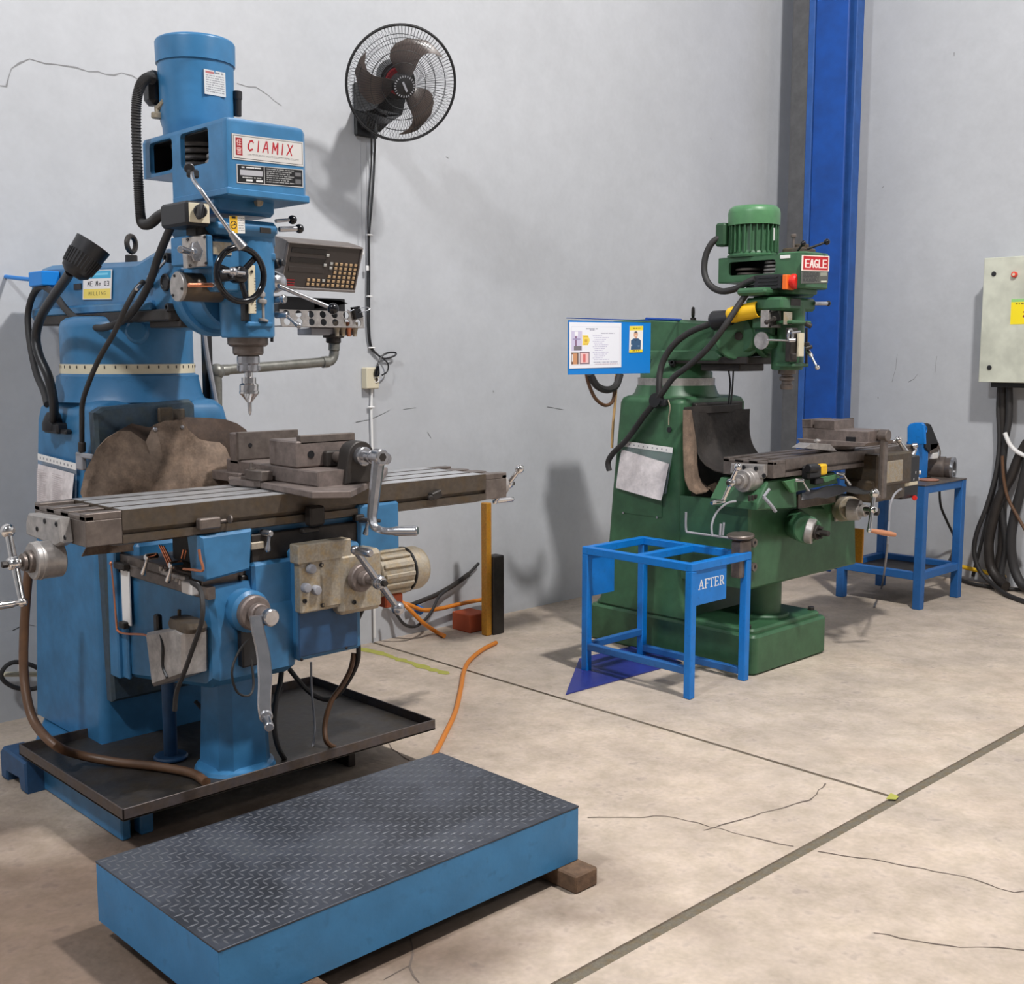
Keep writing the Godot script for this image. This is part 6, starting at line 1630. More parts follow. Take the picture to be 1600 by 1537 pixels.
	var bk := obj("brake_block", b, M.iron_brown, t)
	b = mb().cyl(Vector3(4.034, 1.715, -2.560), Vector3(4.032, 1.755, -2.560), 0.0045, 0.0, 8); b.cyl(Vector3(4.032, 1.757, -2.560), Vector3(4.031, 1.772, -2.560), 0.011, 0.003, 10)
	obj("drawbar_nut", b, M.iron, bk)
	lever(bk, Vector3(4.068, 1.712, -2.520), Vector3(4.115, 1.739, -2.460), 0.005, 0.0125, M.black, M.black_gloss, "brake_lever")
	lever(bk, Vector3(4.015, 1.702, -2.530), Vector3(4.007, 1.729, -2.500), 0.005, 0.0115, M.black, M.black_gloss, "brake_lever")
	lever(gc, Vector3(4.166, 1.501, -2.540), Vector3(4.240, 1.503, -2.520), 0.0085, 0.0115, M.steel, M.black_gloss, "speed_lever")
	# selector plate, pinion cover, feed gear
	b = mb().mm(Vector3(3.933, 1.471, -2.602), Vector3(4.046, 1.402, -2.640), 0.002)
	var sp := obj("feed_plate", b, M.alu, t)
	b = mb().prism_z([Vector2(3.950, 1.462), Vector2(3.991, 1.468), Vector2(4.010, 1.438), Vector2(3.984, 1.412), Vector2(3.948, 1.408)], -2.602, -2.595, 0.002)
	b.cyl(Vector3(3.960, 1.436, -2.595), Vector3(3.922, 1.435, -2.570), 0.011, 0.003, 16); b.cyl(Vector3(3.930, 1.435, -2.575), Vector3(3.863, 1.421, -2.560), 0.006, 0.001, 10)
	b.ball(Vector3(3.858, 1.421, -2.560), 0.010, 6)
	obj("feed_selector", b, M.dark_iron, sp)
	b = mb()
	for q in [Vector3(3.940, 1.466, -2.601), Vector3(4.027, 1.469, -2.601), Vector3(4.030, 1.410, -2.601), Vector3(3.943, 1.406, -2.601)]: bolt(b, q, Vector3(0, 0, 1), 0.004, 0.003)
	each("plate_screw", b, M.black, sp)
	b = mb().cyl(Vector3(3.950, 1.351, -2.646), Vector3(3.950, 1.351, -2.646) + Vector3(0.12, 0, 0), 0.034, 0.003, 26)
	var pn := obj("pinion_housing", b, M.green, t)
	b = mb().cyl(Vector3(3.945, 1.350, -2.642), Vector3(3.945, 1.350, -2.642) + Vector3(0.006, 0, 0), 0.035, 0.001, 26)
	obj("cover_plate", b, M.alu, pn)
	b = mb().cyl(Vector3(3.806, 1.351, -2.520), Vector3(3.922, 1.349, -2.500), 0.004, 0.001, 8)
	b.ring(Vector3(3.935, 1.369, -2.500), Vector3(0.2, 0, 1), 0.024, 0.005, 24, 8)
	b.cyl(Vector3(3.906, 1.349, -2.490), Vector3(3.924, 1.351, -2.470), 0.008, 0.002, 12); b.cyl(Vector3(3.923, 1.379, -2.490), Vector3(3.971, 1.384, -2.480), 0.005, 0.001, 10)
	obj("feed_handle", b, M.steel, pn)
	b = mb().mm(Vector3(3.998, 1.380, -2.500), Vector3(4.036, 1.287, -2.510), 0.001)
	obj("depth_scale", b, M.cream, t)
	b = mb().cyl(Vector3(4.065, 1.401, -2.510), Vector3(4.073, 1.258, -2.510), 0.005, 0.0, 10)
	b.cyl(Vector3(4.068, 1.343, -2.510), Vector3(4.069, 1.327, -2.510), 0.013, 0.002, 16); b.cyl(Vector3(3.945, 1.299, -2.490), Vector3(3.947, 1.272, -2.490), 0.012, 0.003, 14)
	b.mm(Vector3(3.961, 1.400, -2.515), Vector3(4.015, 1.266, -2.540), 0.003)
	b.cyl(Vector3(4.038, 1.418, -2.500), Vector3(4.054, 1.406, -2.480), 0.010, 0.002, 12); b.cyl(Vector3(4.044, 1.317, -2.500), Vector3(4.063, 1.327, -2.480), 0.008, 0.002, 12)
	obj("depth_stop", b, M.dark_iron, t)
	b = mb().cyl(Vector3(4.063, 1.310, -2.500), Vector3(4.044, 1.289, -2.470), 0.0085, 0.002, 12)
	b.cyl(Vector3(4.034, 1.297, -2.470), Vector3(4.024, 1.244, -2.430), 0.0045, 0.001, 10); b.ball(Vector3(4.024, 1.244, -2.430), 0.010, 8)
	obj("quill_lever", b, M.chrome, t)
	b = mb().lathe([Vector2(0, 1.152), Vector2(0.022, 1.152), Vector2(0.026, 1.158), Vector2(0.026, 1.172), Vector2(0.021, 1.175), Vector2(0.021, 1.186), Vector2(0.030, 1.19), Vector2(0.030, 1.202), Vector2(0.022, 1.206), Vector2(0.022, 1.212), Vector2(0.036, 1.216), Vector2(0.036, 1.234), Vector2(0, 1.234)], Vector3(X, 0, -2.61), Vector3.UP, 24)
	obj("spindle_nose", b, M.iron, t)
	# table, end bracket and cranks
	var tb: MeshInstance3D = t_table(t, 3.85, 5.0, 0.88, -2.745, -2.505, 0.07, M.iron, M.iron)
	b = mb().prism_x([Vector2(-2.689, 0.859), Vector2(-2.531, 0.865), Vector2(-2.530, 0.820), Vector2(-2.541, 0.808), Vector2(-2.694, 0.820)], 3.825, 3.85, 0.003)
	var eb := obj("end_bracket", b, M.alu, t)
	var hc := Vector3(3.830, 0.798, -2.599)
	b = mb().cyl(Vector3(3.85, hc.y, hc.z), Vector3(3.80, hc.y, hc.z), 0.052, 0.004, 26, 0.045); b.cyl(Vector3(3.80, hc.y, hc.z), Vector3(3.775, hc.y, hc.z), 0.044, 0.003, 26); b.cyl(Vector3(3.776, hc.y, hc.z), Vector3(3.75, hc.y, hc.z), 0.03, 0.002, 22); b.cyl(Vector3(3.752, hc.y, hc.z), Vector3(3.70, hc.y, hc.z), 0.013, 0.002, 14)
	obj("feed_dial", b, M.alu, eb)
	b = mb()
	for q in [Vector3(3.822, 0.848, -2.626), Vector3(3.822, 0.847, -2.568), Vector3(3.822, 0.827, -2.665), Vector3(3.822, 0.822, -2.529)]: bolt(b, q, Vector3(-1, 0, 0), 0.009, 0.003)
	each("bracket_screw", b, M.black, eb)
	crank_ball(eb, Vector3(3.70, hc.y, hc.z), Vector3(-1, 0, 0.1), Vector3(0, -0.075, -0.035), M.chrome, 0.09, "table_crank", 1.1)
	b = mb().prism_x([Vector2(-2.72, 0.86), Vector2(-2.53, 0.86), Vector2(-2.54, 0.80), Vector2(-2.72, 0.80)], 5.0, 5.03, 0.003)
	b.cyl(Vector3(5.03, 0.84, -2.62), Vector3(5.07, 0.84, -2.62), 0.045, 0.003, 22)
	var er := obj("end_bracket", b, M.iron, t)
	b = mb().cyl(Vector3(4.847, 0.908, -2.500), Vector3(4.878, 0.836, -2.460), 0.010, 0.002, 12, 0.013); b.ball(Vector3(4.847, 0.911, -2.500), 0.017, 8); b.cyl(Vector3(4.847, 0.911, -2.500), Vector3(4.838, 0.902, -2.520), 0.008)
	obj("table_crank", b, M.chrome, er)
	b = mb().cyl(Vector3(4.984, 0.874, -2.500), Vector3(4.993, 0.881, -2.480), 0.014, 0.002, 12, 0.010); b.cyl(Vector3(5.009, 0.864, -2.500), Vector3(4.988, 0.830, -2.500), 0.011, 0.002, 10)
	obj("lock_lever", b, M.steel, er)
	# power feed box at the right end
	b = mb().mm(Vector3(4.554, 0.863, -2.440), Vector3(4.867, 0.719, -2.600), 0.008)
	b.mm(Vector3(4.536, 0.750, -2.450), Vector3(4.832, 0.654, -2.580), 0.008)
	var pf := obj("power_feed", b, M.iron_brown, t)
	b = mb().mm(Vector3(4.591, 0.830, -2.438), Vector3(4.778, 0.735, -2.444), 0.002)
	obj("feed_cover", b, M.cast, pf)
	b = mb()
	for q in [Vector3(4.927, 0.760, -2.460), Vector3(5.057, 0.747, -2.500), Vector3(4.911, 0.731, -2.460), Vector3(5.041, 0.718, -2.500)]: b.cyl(q, q + Vector3(0.004, 0, 0.008), 0.009, 0.001, 14)
	each("feed_knob", b, M.white, pf)
	b = mb().mm(Vector3(4.842, 0.713, -2.470), Vector3(4.995, 0.641, -2.520), 0.004)
	b.mm(Vector3(4.840, 0.836, -2.450), Vector3(4.960, 0.717, -2.530), 0.004)
	obj("feed_switch_block", b, M.black, pf)
	b = mb().mm(Vector3(4.832, 0.721, -2.450), Vector3(4.949, 0.703, -2.470), 0.002)
	obj("feed_strip", b, M.cream, pf)
	b = mb().cyl(Vector3(4.964, 0.638, -2.470), Vector3(4.934, 0.642, -2.455), 0.012, 0.002, 14)
	obj("stop_button", b, M.red, pf)
	obj("feed_wire", mb().tube([Vector3(4.773, 0.698, -2.440), Vector3(4.696, 0.682, -2.430), Vector3(4.660, 0.634, -2.430), Vector3(4.654, 0.563, -2.430), Vector3(4.647, 0.436, -2.430), Vector3(5.804, 0.020, -3.057), Vector3(5.341, 0.006, -2.851)], 0.005, 8, 5), M.lead, pf)
	# table stop and micro switch on the front groove
	b = mb().box(Vector3(4.104, 0.819, -2.490), Vector3(0.10, 0.055, 0.04), 0.008); b.cyl(Vector3(4.042, 0.838, -2.470), Vector3(4.093, 0.838, -2.460), 0.020, 0.004, 16); b.box(Vector3(4.146, 0.779, -2.490), Vector3(0.06, 0.025, 0.03), 0.003)
	var ts := obj("trip_switch", b, M.black, tb)
	b = mb().box(Vector3(4.166, 0.826, -2.480), Vector3(0.045, 0.045, 0.03), 0.006)
	obj("yellow_cap", b, M.yellow, ts)
	b = mb().cyl(Vector3(4.752, 0.830, -2.490), Vector3(4.803, 0.831, -2.480), 0.015, 0.003, 14)
	obj("table_stop", b, M.steel, tb)
	# saddle
	b = mb()
	b.prism_z([Vector2(3.952, 0.799), Vector2(4.059, 0.801), Vector2(4.067, 0.669), Vector2(3.785, 0.688), Vector2(3.784, 0.716), Vector2(3.852, 0.796)], -2.76, -2.53, 0.005)
	b.prism_z([Vector2(4.012, 0.796), Vector2(4.391, 0.794), Vector2(4.426, 0.742), Vector2(4.121, 0.734), Vector2(4.044, 0.730)], -2.74, -2.55, 0.005)
	var sd := obj("saddle", b, M.green, t)
	b = mb().prism_z([Vector2(3.927, 0.793), Vector2(4.020, 0.796), Vector2(4.032, 0.743), Vector2(3.990, 0.741)], -2.52, -2.505, 0.002)
	b.prism_z([Vector2(4.205, 0.787), Vector2(4.373, 0.791), Vector2(4.354, 0.776), Vector2(4.242, 0.763)], -2.52, -2.505, 0.002)
	each("wiper_plate", b, M.green_lit, sd)
	lock_handle(sd, Vector3(4.003, 0.792, -2.500), Vector3(0.3, 0, 1), Vector3(4.002, 0.746, -2.460) - Vector3(3.969, 0.795, -2.470), M.chrome)
	lock_handle(sd, Vector3(4.318, 0.793, -2.500), Vector3(0.3, 0, 1), Vector3(4.330, 0.743, -2.460) - Vector3(4.287, 0.792, -2.470), M.chrome)
	b = mb().tube([Vector3(3.778, 0.744, -2.500), Vector3(3.797, 0.714, -2.480), Vector3(3.819, 0.685, -2.470)], 0.007, 8, 3); b.tube([Vector3(3.778, 0.744, -2.500), Vector3(3.816, 0.771, -2.500)], 0.006, 8, 2)
	obj("gib_lever", b, M.lead, sd)
	b = mb()
	for i in 6: b.cyl(Vector3(3.755, 0.747, -2.550) + Vector3(0.022 * i, 0, 0), Vector3(3.756, 0.724, -2.550) + Vector3(0.022 * i, 0, 0), 0.006, 0.001, 8)
	obj("oil_manifold", b, M.dark_iron, sd)
	# black cloth-like way cover over the knee front
	var rows := []
	for i in 5:
		var row := []
		for j in 9:
			var f := i / 4.0
			var a: Vector3 = [Vector3(3.985, 0.730, -2.460), Vector3(4.064, 0.742, -2.480), Vector3(4.143, 0.745, -2.490), Vector3(4.227, 0.746, -2.490), Vector3(4.309, 0.742, -2.490), Vector3(4.383, 0.734, -2.490), Vector3(4.423, 0.721, -2.470), Vector3(4.463, 0.708, -2.450), Vector3(4.511, 0.703, -2.440)][j]
			var c: Vector3 = [Vector3(3.953, 0.724, -2.440), Vector3(3.967, 0.722, -2.420), Vector3(4.017, 0.721, -2.410), Vector3(4.094, 0.722, -2.410), Vector3(4.173, 0.723, -2.410), Vector3(4.261, 0.725, -2.420), Vector3(4.352, 0.717, -2.430), Vector3(4.427, 0.705, -2.430), Vector3(4.493, 0.697, -2.430)][j]
			row.append(a.lerp(c, f) + Vector3(0, 0.006 * sin(j * 2.1 + i) + 0.012 * sin(f * PI), 0))
		rows.append(row)
	obj("black_way_cover", mb().sheet(rows, 0.004), M.black, sd, 60.0)
	# knee
	b = mb()
	b.prism_z([Vector2(3.835, 0.705), Vector2(4.409, 0.635), Vector2(4.427, 0.347), Vector2(3.909, 0.347), Vector2(3.850, 0.348)], -2.96, -2.60, 0.01)
	b.prism_z([Vector2(4.393, 0.698), Vector2(4.666, 0.669), Vector2(4.700, 0.345), Vector2(4.414, 0.345)], -2.94, -2.605, 0.008)
	b.prism_z([Vector2(4.128, 0.709), Vector2(4.459, 0.700), Vector2(4.463, 0.643), Vector2(4.131, 0.657)], -2.8, -2.585, 0.006)
	var kn := obj("knee", b, M.green, t)
	b = mb().prism_z([Vector2(4.337, 0.362), Vector2(4.443, 0.519), Vector2(4.531, 0.486), Vector2(4.540, 0.358)], -2.603, -2.597, 0.001)
	b = mb().mm(Vector3(4.155, 0.715, -2.578), Vector3(4.455, 0.653, -2.586), 0.002)
	obj("knee_way", b, M.iron, kn)
	var kb := mb()
	kb.cyl(Vector3(4.190, 0.588, -2.620), Vector3(4.024, 0.592, -2.450), 0.062, 0.006, 30, 0.058)
	var bo := obj("crank_boss", kb, M.green, kn)
	var kc := Vector3(4.043, 0.585, -2.450)
	b = mb().cyl(kc - Vector3(0.01, -0.005, 0.01), kc + Vector3(0, 0, 0.02), 0.052, 0.004, 30)
	obj("feed_dial", b, M.alu, bo)
	b = mb().cyl(kc + Vector3(0, 0, 0.02), kc + Vector3(0, 0, 0.04), 0.03, 0.003, 20); b.cyl(kc + Vector3(0, 0, 0.04), kc + Vector3(0, 0, 0.085), 0.012, 0.002, 14)
	for i in 4: b.cyl(kc + Vector3(0.018 * cos(i * 1.57), 0.018 * sin(i * 1.57), 0.04), kc + Vector3(0.018 * cos(i * 1.57), 0.018 * sin(i * 1.57), 0.055), 0.007, 0.001, 8)
	obj("clutch_hub", b, M.dark_iron, bo)
	b = mb().mm(Vector3(4.486, 0.669, -2.590), Vector3(4.569, 0.564, -2.605), 0.004)
	var cb := obj("cross_feed_flange", b, M.alu, kn)
	b = mb().cyl(Vector3(4.539, 0.617, -2.600), Vector3(4.450, 0.636, -2.500), 0.058, 0.006, 28, 0.052)
	obj("cross_feed_boss", b, M.cast, cb)
	var cc := Vector3(4.457, 0.631, -2.480)
	b = mb().cyl(cc - Vector3(0.01, 0, 0.03), cc + Vector3(0, 0, 0.02), 0.05, 0.004, 26, 0.044); b.cyl(cc + Vector3(0, 0, 0.02), cc + Vector3(0, 0, 0.05), 0.026, 0.003, 20)
	obj("feed_dial", b, M.alu, cb)
	b = mb().cyl(cc + Vector3(0, 0, 0.05), cc + Vector3(0.01, 0, 0.10), 0.017, 0.003, 16)
	obj("shaft_collar", b, M.black, cb)
	var ch := cc + Vector3(0.02, 0, 0.085)
	var top := Vector3(4.421, 0.715, -2.380); var low := Vector3(4.390, 0.560, -2.380)
	b = mb().cyl(top, low, 0.0095, 0.002, 12, 0.0085); b.ball(top, 0.021, 8); b.ball(Vector3(4.411, 0.646, -2.380), 0.017, 8); b.ball(low, 0.011, 8)
	b.cyl(Vector3(4.411, 0.646, -2.380), Vector3(4.414, 0.644, -2.420), 0.010, 0.001, 10); b.cyl(Vector3(4.411, 0.646, -2.380), Vector3(4.411, 0.648, -2.360), 0.012, 0.002, 8)
	var cr := obj("cross_crank", b, M.chrome, cb)
	b = mb().lathe([Vector2(0, 0), Vector2(0.008, 0), Vector2(0.009, 0.02), Vector2(0.012, 0.06), Vector2(0.012, 0.10), Vector2(0.009, 0.13), Vector2(0, 0.132)], low, Vector3(4.484, 0.539, -2.330) - low, 14)
	obj("wooden_grip", b, mat(srgb(190, 130, 96), 0.4), cr)
	b = mb().box(Vector3(4.811, 0.411, -2.660), Vector3(0.012, 0.16, 0.05), 0.002)
	obj("rusty_strip", b, M.ochre, kn)
	# oil pump with its lines
	b = mb().box(Vector3(3.760, 0.492, -2.585), Vector3(0.075, 0.15, 0.05), 0.006)
	b.cyl(Vector3(3.753, 0.576, -2.585), Vector3(3.752, 0.591, -2.585), 0.055, 0.004, 24)
	for q in [Vector3(3.844, 0.545, -2.580), Vector3(3.848, 0.446, -2.580)]: b.pipe(q - Vector3(0, 0, 0.01), q + Vector3(0, 0, 0.002), 0.018, 0.008, 16)
	obj("oil_pump", b, M.iron, kn)
	b = mb().tube([Vector3(3.549, 0.686, -2.700), Vector3(3.552, 0.615, -2.700), Vector3(3.558, 0.607, -2.680), Vector3(3.629, 0.593, -2.640), Vector3(3.744, 0.570, -2.600)], 0.0045, 8, 4)
	b.tube([Vector3(3.628, 0.590, -2.630), Vector3(3.636, 0.633, -2.640), Vector3(3.668, 0.681, -2.640), Vector3(3.706, 0.714, -2.620), Vector3(3.738, 0.721, -2.600)], 0.0045, 8, 4)
	b.tube([Vector3(3.636, 0.597, -2.600), Vector3(3.639, 0.642, -2.600)], 0.0045, 8, 2); b.tube([Vector3(3.653, 0.595, -2.600), Vector3(3.660, 0.645, -2.600)], 0.0045, 8, 2)
	each("oil_line", b, M.lead, kn)
	b = mb().cyl(Vector3(4.13, 0.18, -2.72), Vector3(4.13, 0.45, -2.72), 0.075, 0.004, 24); b.cyl(Vector3(4.13, 0.18, -2.72), Vector3(4.13, 0.2, -2.72), 0.11, 0.006, 28)
	obj("screw_pedestal", b, M.green, t)
	# dark way cover between column and table, its edges folded out to show the brown side
	rows = []
	for i in 11:
		var row := []
		var f := i / 10.0
		for j in 13:
			var u := j / 12.0
			var x := lerpf(3.868, 4.285, u)
			var s := absf(u * 2.0 - 1.0)
			var z := -2.94 + 0.05 * pow(s, 3.0) * (0.3 + 0.7 * f) + 0.17 * pow(f, 5.0) + 0.008 * sin(u * 9.0 + f * 5.0)
			var y := lerpf(1.055, 0.775, f) + 0.03 * pow(f, 8.0)
			row.append(Vector3(x, y, z))
		rows.append(row)
	var wc := obj("way_cover", mb().sheet(rows, 0.004), M.black_hide, t, 60.0)
	rows = []
	for q in [[Vector3(3.778, 1.069, -2.900), Vector3(3.861, 1.065, -2.930)], [Vector3(3.767, 0.991, -2.890), Vector3(3.889, 0.989, -2.930)], [Vector3(3.757, 0.913, -2.880), Vector3(3.919, 0.912, -2.930)], [Vector3(3.750, 0.835, -2.870), Vector3(3.908, 0.832, -2.920)], [Vector3(3.747, 0.783, -2.860), Vector3(3.905, 0.789, -2.910)], [Vector3(3.761, 0.743, -2.850), Vector3(3.915, 0.762, -2.900)], [Vector3(3.796, 0.723, -2.840), Vector3(3.924, 0.748, -2.890)], [Vector3(3.840, 0.724, -2.840), Vector3(3.924, 0.741, -2.880)]]:
		var row := []
		for j in 6: row.append(q[0].lerp(q[1], j / 5.0) + Vector3(0, 0, 0.022 * sin(PI * j / 5.0)))
		rows.append(row)
	obj("folded_edge", mb().sheet(rows, 0.003), M.hide, wc, 60.0)
	rows = []
	for q in [[Vector3(3.870, 0.746, -2.840), Vector3(3.933, 0.740, -2.880)], [Vector3(3.901, 0.723, -2.830), Vector3(3.978, 0.750, -2.880)], [Vector3(3.947, 0.712, -2.820), Vector3(4.042, 0.762, -2.880)], [Vector3(4.015, 0.708, -2.820), Vector3(4.107, 0.771, -2.880)], [Vector3(4.071, 0.723, -2.820), Vector3(4.164, 0.772, -2.880)]]:
		var row := []
		for j in 6: row.append(q[0].lerp(q[1], j / 5.0) + Vector3(0, 0, 0.02 * sin(PI * j / 5.0)))
		rows.append(row)
	obj("folded_edge", mb().sheet(rows, 0.003), M.hide, wc, 60.0)
	b = mb().mm(Vector3(3.830, 1.077, -2.930), Vector3(4.225, 1.045, -2.937), 0.002)
	obj("cover_clamp_bar", b, M.dark_iron, wc)
	b = mb().tube([Vector3(4.100, 1.236, -2.908), Vector3(4.100, 1.168, -2.896), Vector3(4.100, 1.080, -2.903)], 0.004, 6, 3)
	b.tube([Vector3(4.100, 1.237, -2.881), Vector3(4.100, 1.169, -2.883), Vector3(4.100, 1.081, -2.890)], 0.004, 6, 3)
	each("hanging_wire", b, M.black, t)
	# switch box with the red stop button
	b = mb().mm(Vector3(3.955, 1.612, -2.694), Vector3(4.020, 1.551, -2.557), 0.006)
	for i in 4: b.mm(Vector3(3.951, 1.603, -2.669) - Vector3(0, 0.014 * i, 0), Vector3(3.960, 1.597, -2.579) - Vector3(0, 0.014 * i, 0), 0.001)
	b.mm(Vector3(3.970, 1.577, -2.740), Vector3(4.000, 1.546, -2.693), 0.004)
	var sw := obj("switch_box", b, M.black, t)
	b = mb().mm(Vector3(3.952, 1.608, -2.557), Vector3(4.022, 1.550, -2.535), 0.003)
	obj("orange_plate", b, M.orange, sw)
	var rb := Vector3(3.985, 1.582, -2.551)
	b = mb().lathe([Vector2(0, 0), Vector2(0.022, 0.0), Vector2(0.022, 0.02), Vector2(0.03, 0.022), Vector2(0.03, 0.036), Vector2(0.024, 0.043), Vector2(0, 0.045)], rb, Vector3(0.1, 0, 1), 20)
	obj("stop_button", b, M.red, sw)
	obj("motor_conduit", mb().tube([Vector3(3.990, 1.780, -2.883), Vector3(3.970, 1.755, -2.913), Vector3(3.960, 1.698, -2.937), Vector3(3.955, 1.629, -2.935), Vector3(3.950, 1.580, -2.901), Vector3(3.950, 1.554, -2.842), Vector3(3.950, 1.562, -2.772), Vector3(3.955, 1.583, -2.727), Vector3(3.960, 1.597, -2.687)], 0.0135, 10, 5), M.rubber, t)
	obj("switch_cable", mb().tube([Vector3(3.950, 1.556, -2.704), Vector3(3.910, 1.497, -2.727), Vector3(3.870, 1.407, -2.768), Vector3(3.860, 1.318, -2.844), Vector3(3.850, 1.246, -2.933), Vector3(3.840, 1.198, -3.001), Vector3(3.835, 1.138, -3.050), Vector3(3.835, 1.093, -3.091), Vector3(3.830, 1.031, -3.149), Vector3(3.830, 0.927, -3.241), Vector3(3.830, 0.860, -3.321), Vector3(3.830, 0.818, -3.350), Vector3(3.830, 0.781, -3.342)], 0.0125, 10, 5), M.rubber, t)

func green_extras():
	# vise
	var t := thing("machine_vise", "brownish steel machine vise with a hanging crank on the green mill table", "vise", Vector3(4.55, 0.881, -2.62))
	var xl := 4.42
	var b := mb()
	b.prism_x([Vector2(-2.736, 0.974), Vector2(-2.413, 0.973), Vector2(-2.414, 0.922), Vector2(-2.731, 0.912)], xl, xl + 0.17, 0.003)
	var bed := obj("vise_bed", b, M.iron_warm, t)
	b = mb().mm(Vector3(4.415, 0.946, -2.517), Vector3(4.425, 0.924, -2.474))
	obj("bed_slot", b, M.black, bed)
	b = mb().prism_x([Vector2(-2.742, 0.927), Vector2(-2.401, 0.927), Vector2(-2.418, 0.910), Vector2(-2.568, 0.904), Vector2(-2.725, 0.911)], xl - 0.03, xl + 0.20, 0.002)
	obj("vise_flange", b, M.iron_warm, t)
	b = mb().cyl(Vector3(xl + 0.085, 0.882, -2.62), Vector3(xl + 0.085, 0.935, -2.62), 0.085, 0.006, 30)
	obj("swivel_base", b, M.iron, t)
	b = mb().prism_x([Vector2(-2.738, 1.011), Vector2(-2.690, 1.013), Vector2(-2.688, 0.976), Vector2(-2.736, 0.974)], xl, xl + 0.17, 0.002)
	obj("fixed_jaw", b, M.iron_warm, t)
	b = mb().prism_x([Vector2(-2.677, 1.011), Vector2(-2.577, 1.012), Vector2(-2.576, 0.973), Vector2(-2.676, 0.974)], xl, xl + 0.165, 0.002)
	var mj := obj("moving_jaw", b, M.iron_warm, t)
	b = mb().mm(Vector3(4.499, 1.013, -2.620), Vector3(4.660, 0.969, -2.630), 0.002)
	var jp := obj("jaw_plate", b, M.iron_brown, mj)
	b = mb().cyl(Vector3(4.530, 0.994, -2.619), Vector3(4.527, 0.995, -2.617), 0.010); b.cyl(Vector3(4.617, 0.996, -2.619), Vector3(4.614, 0.997, -2.617), 0.010)
	each("jaw_hole", b, M.black, jp)
	b = mb().cyl(Vector3(4.500, 0.951, -2.444), Vector3(4.500, 0.951, -2.388), 0.018, 0.003, 16); b.cyl(Vector3(4.500, 0.952, -2.433), Vector3(4.500, 0.950, -2.415), 0.027, 0.003, 18)
	obj("screw_collar", b, M.iron, t)
	var ha := Vector3(4.500, 0.954, -2.386)
	b = mb().mm(ha - Vector3(0.018, 0.27, 0.012), ha + Vector3(0.018, 0.015, 0.012), 0.005)
	b.cyl(ha - Vector3(0, 0, 0.02), ha + Vector3(0, 0, 0.02), 0.026, 0.003, 18)
	b.cyl(ha + Vector3(0, -0.262, 0.0), ha + Vector3(-0.05, -0.262, -0.02), 0.012, 0.003, 12)
	obj("crank_handle", b, M.iron, t)
	b = mb().prism_z([Vector2(4.122, 0.912), Vector2(4.180, 0.930), Vector2(4.332, 0.917), Vector2(4.386, 0.884)], -2.60, -2.54, 0.002)
	b.cyl(Vector3(4.242, 0.916, -2.550), Vector3(4.240, 0.943, -2.550), 0.009, 0.002, 8); b.cyl(Vector3(4.241, 0.932, -2.550), Vector3(4.240, 0.940, -2.550), 0.016, 0.002, 6)
	obj("hold_down_clamp", b, M.alu, t)
	# blue board on the left of the mill, with its sheet and badge
	var z := -3.02
	t = thing("notice_board", "bright blue metal notice board fixed to the green mill ram", "board", Vector3(3.645, 1.219, -3.020))
	b = mb().mm(Vector3(3.218, 1.425, -3.020), Vector3(3.711, 1.218, -3.026), 0.001)
	obj("board_panel", b, M.board, t)
	b = mb().mm(Vector3(3.212, 1.435, -3.014), Vector3(3.699, 1.432, -3.030), 0.001)
	b.tube([Vector3(3.681, 1.440, -3.020), Vector3(4.014, 1.443, -3.100)], 0.006, 8, 1)
	obj("top_flange", b, mat(srgb(14, 70, 160), 0.45), t)
	var im := img(420, 370, srgb(238, 240, 248))
	im.fill_rect(Rect2i(14, 34, 394, 2), srgb(190, 190, 210)); im.fill_rect(Rect2i(14, 34, 2, 310), srgb(200, 200, 214)); im.fill_rect(Rect2i(406, 34, 2, 310), srgb(200, 200, 214)); im.fill_rect(Rect2i(14, 344, 394, 2), srgb(200, 200, 214))
	squiggle(im, 130, 230, 48, 6, srgb(90, 90, 110), 1); squiggle(im, 160, 200, 58, 5, srgb(120, 120, 140), 2); squiggle(im, 250, 360, 84, 5, srgb(130, 130, 150), 3)
	im.fill_rect(Rect2i(14, 70, 84, 160), srgb(206, 200, 226)); im.fill_rect(Rect2i(40, 74, 26, 36), srgb(244, 244, 250)); im.fill_rect(Rect2i(42, 110, 14, 90), srgb(140, 110, 140)); im.fill_rect(Rect2i(34, 190, 60, 36), srgb(120, 116, 122)); im.fill_rect(Rect2i(24, 130, 60, 10), srgb(160, 150, 190))
	for i in 40: im.fill_rect(Rect2i(100 + int(4.0 * sin(i * 0.08)), 104 + i * 2, 56 - int(absf(i - 20) * 0.6), 2), srgb(244, 216, 96))
	squiggle(im, 112, 146, 112, 5, srgb(190, 150, 40), 5); squiggle(im, 112, 146, 172, 6, srgb(170, 120, 40), 6); im.fill_rect(Rect2i(118, 136, 22, 26), srgb(214, 170, 60))
	im.fill_rect(Rect2i(14, 242, 56, 96), srgb(110, 80, 70)); im.fill_rect(Rect2i(26, 250, 34, 88), srgb(206, 150, 110)); im.fill_rect(Rect2i(18, 256, 8, 60), srgb(230, 226, 226))
	im.fill_rect(Rect2i(78, 238, 80, 100), srgb(130, 106, 116)); im.fill_rect(Rect2i(84, 246, 66, 82), srgb(240, 200, 200)); im.fill_rect(Rect2i(106, 256, 20, 66), srgb(214, 110, 110))
	for i in 14: squiggle(im, 184 + (i % 3) * 8, 260 + (i * 53) % 70, 106 + 15 * i, 4, srgb(176, 170, 204), 70 + i)
	squiggle(im, 190, 390, 322, 5, srgb(120, 120, 150), 90); squiggle(im, 200, 390, 338, 4, srgb(170, 130, 140), 91)
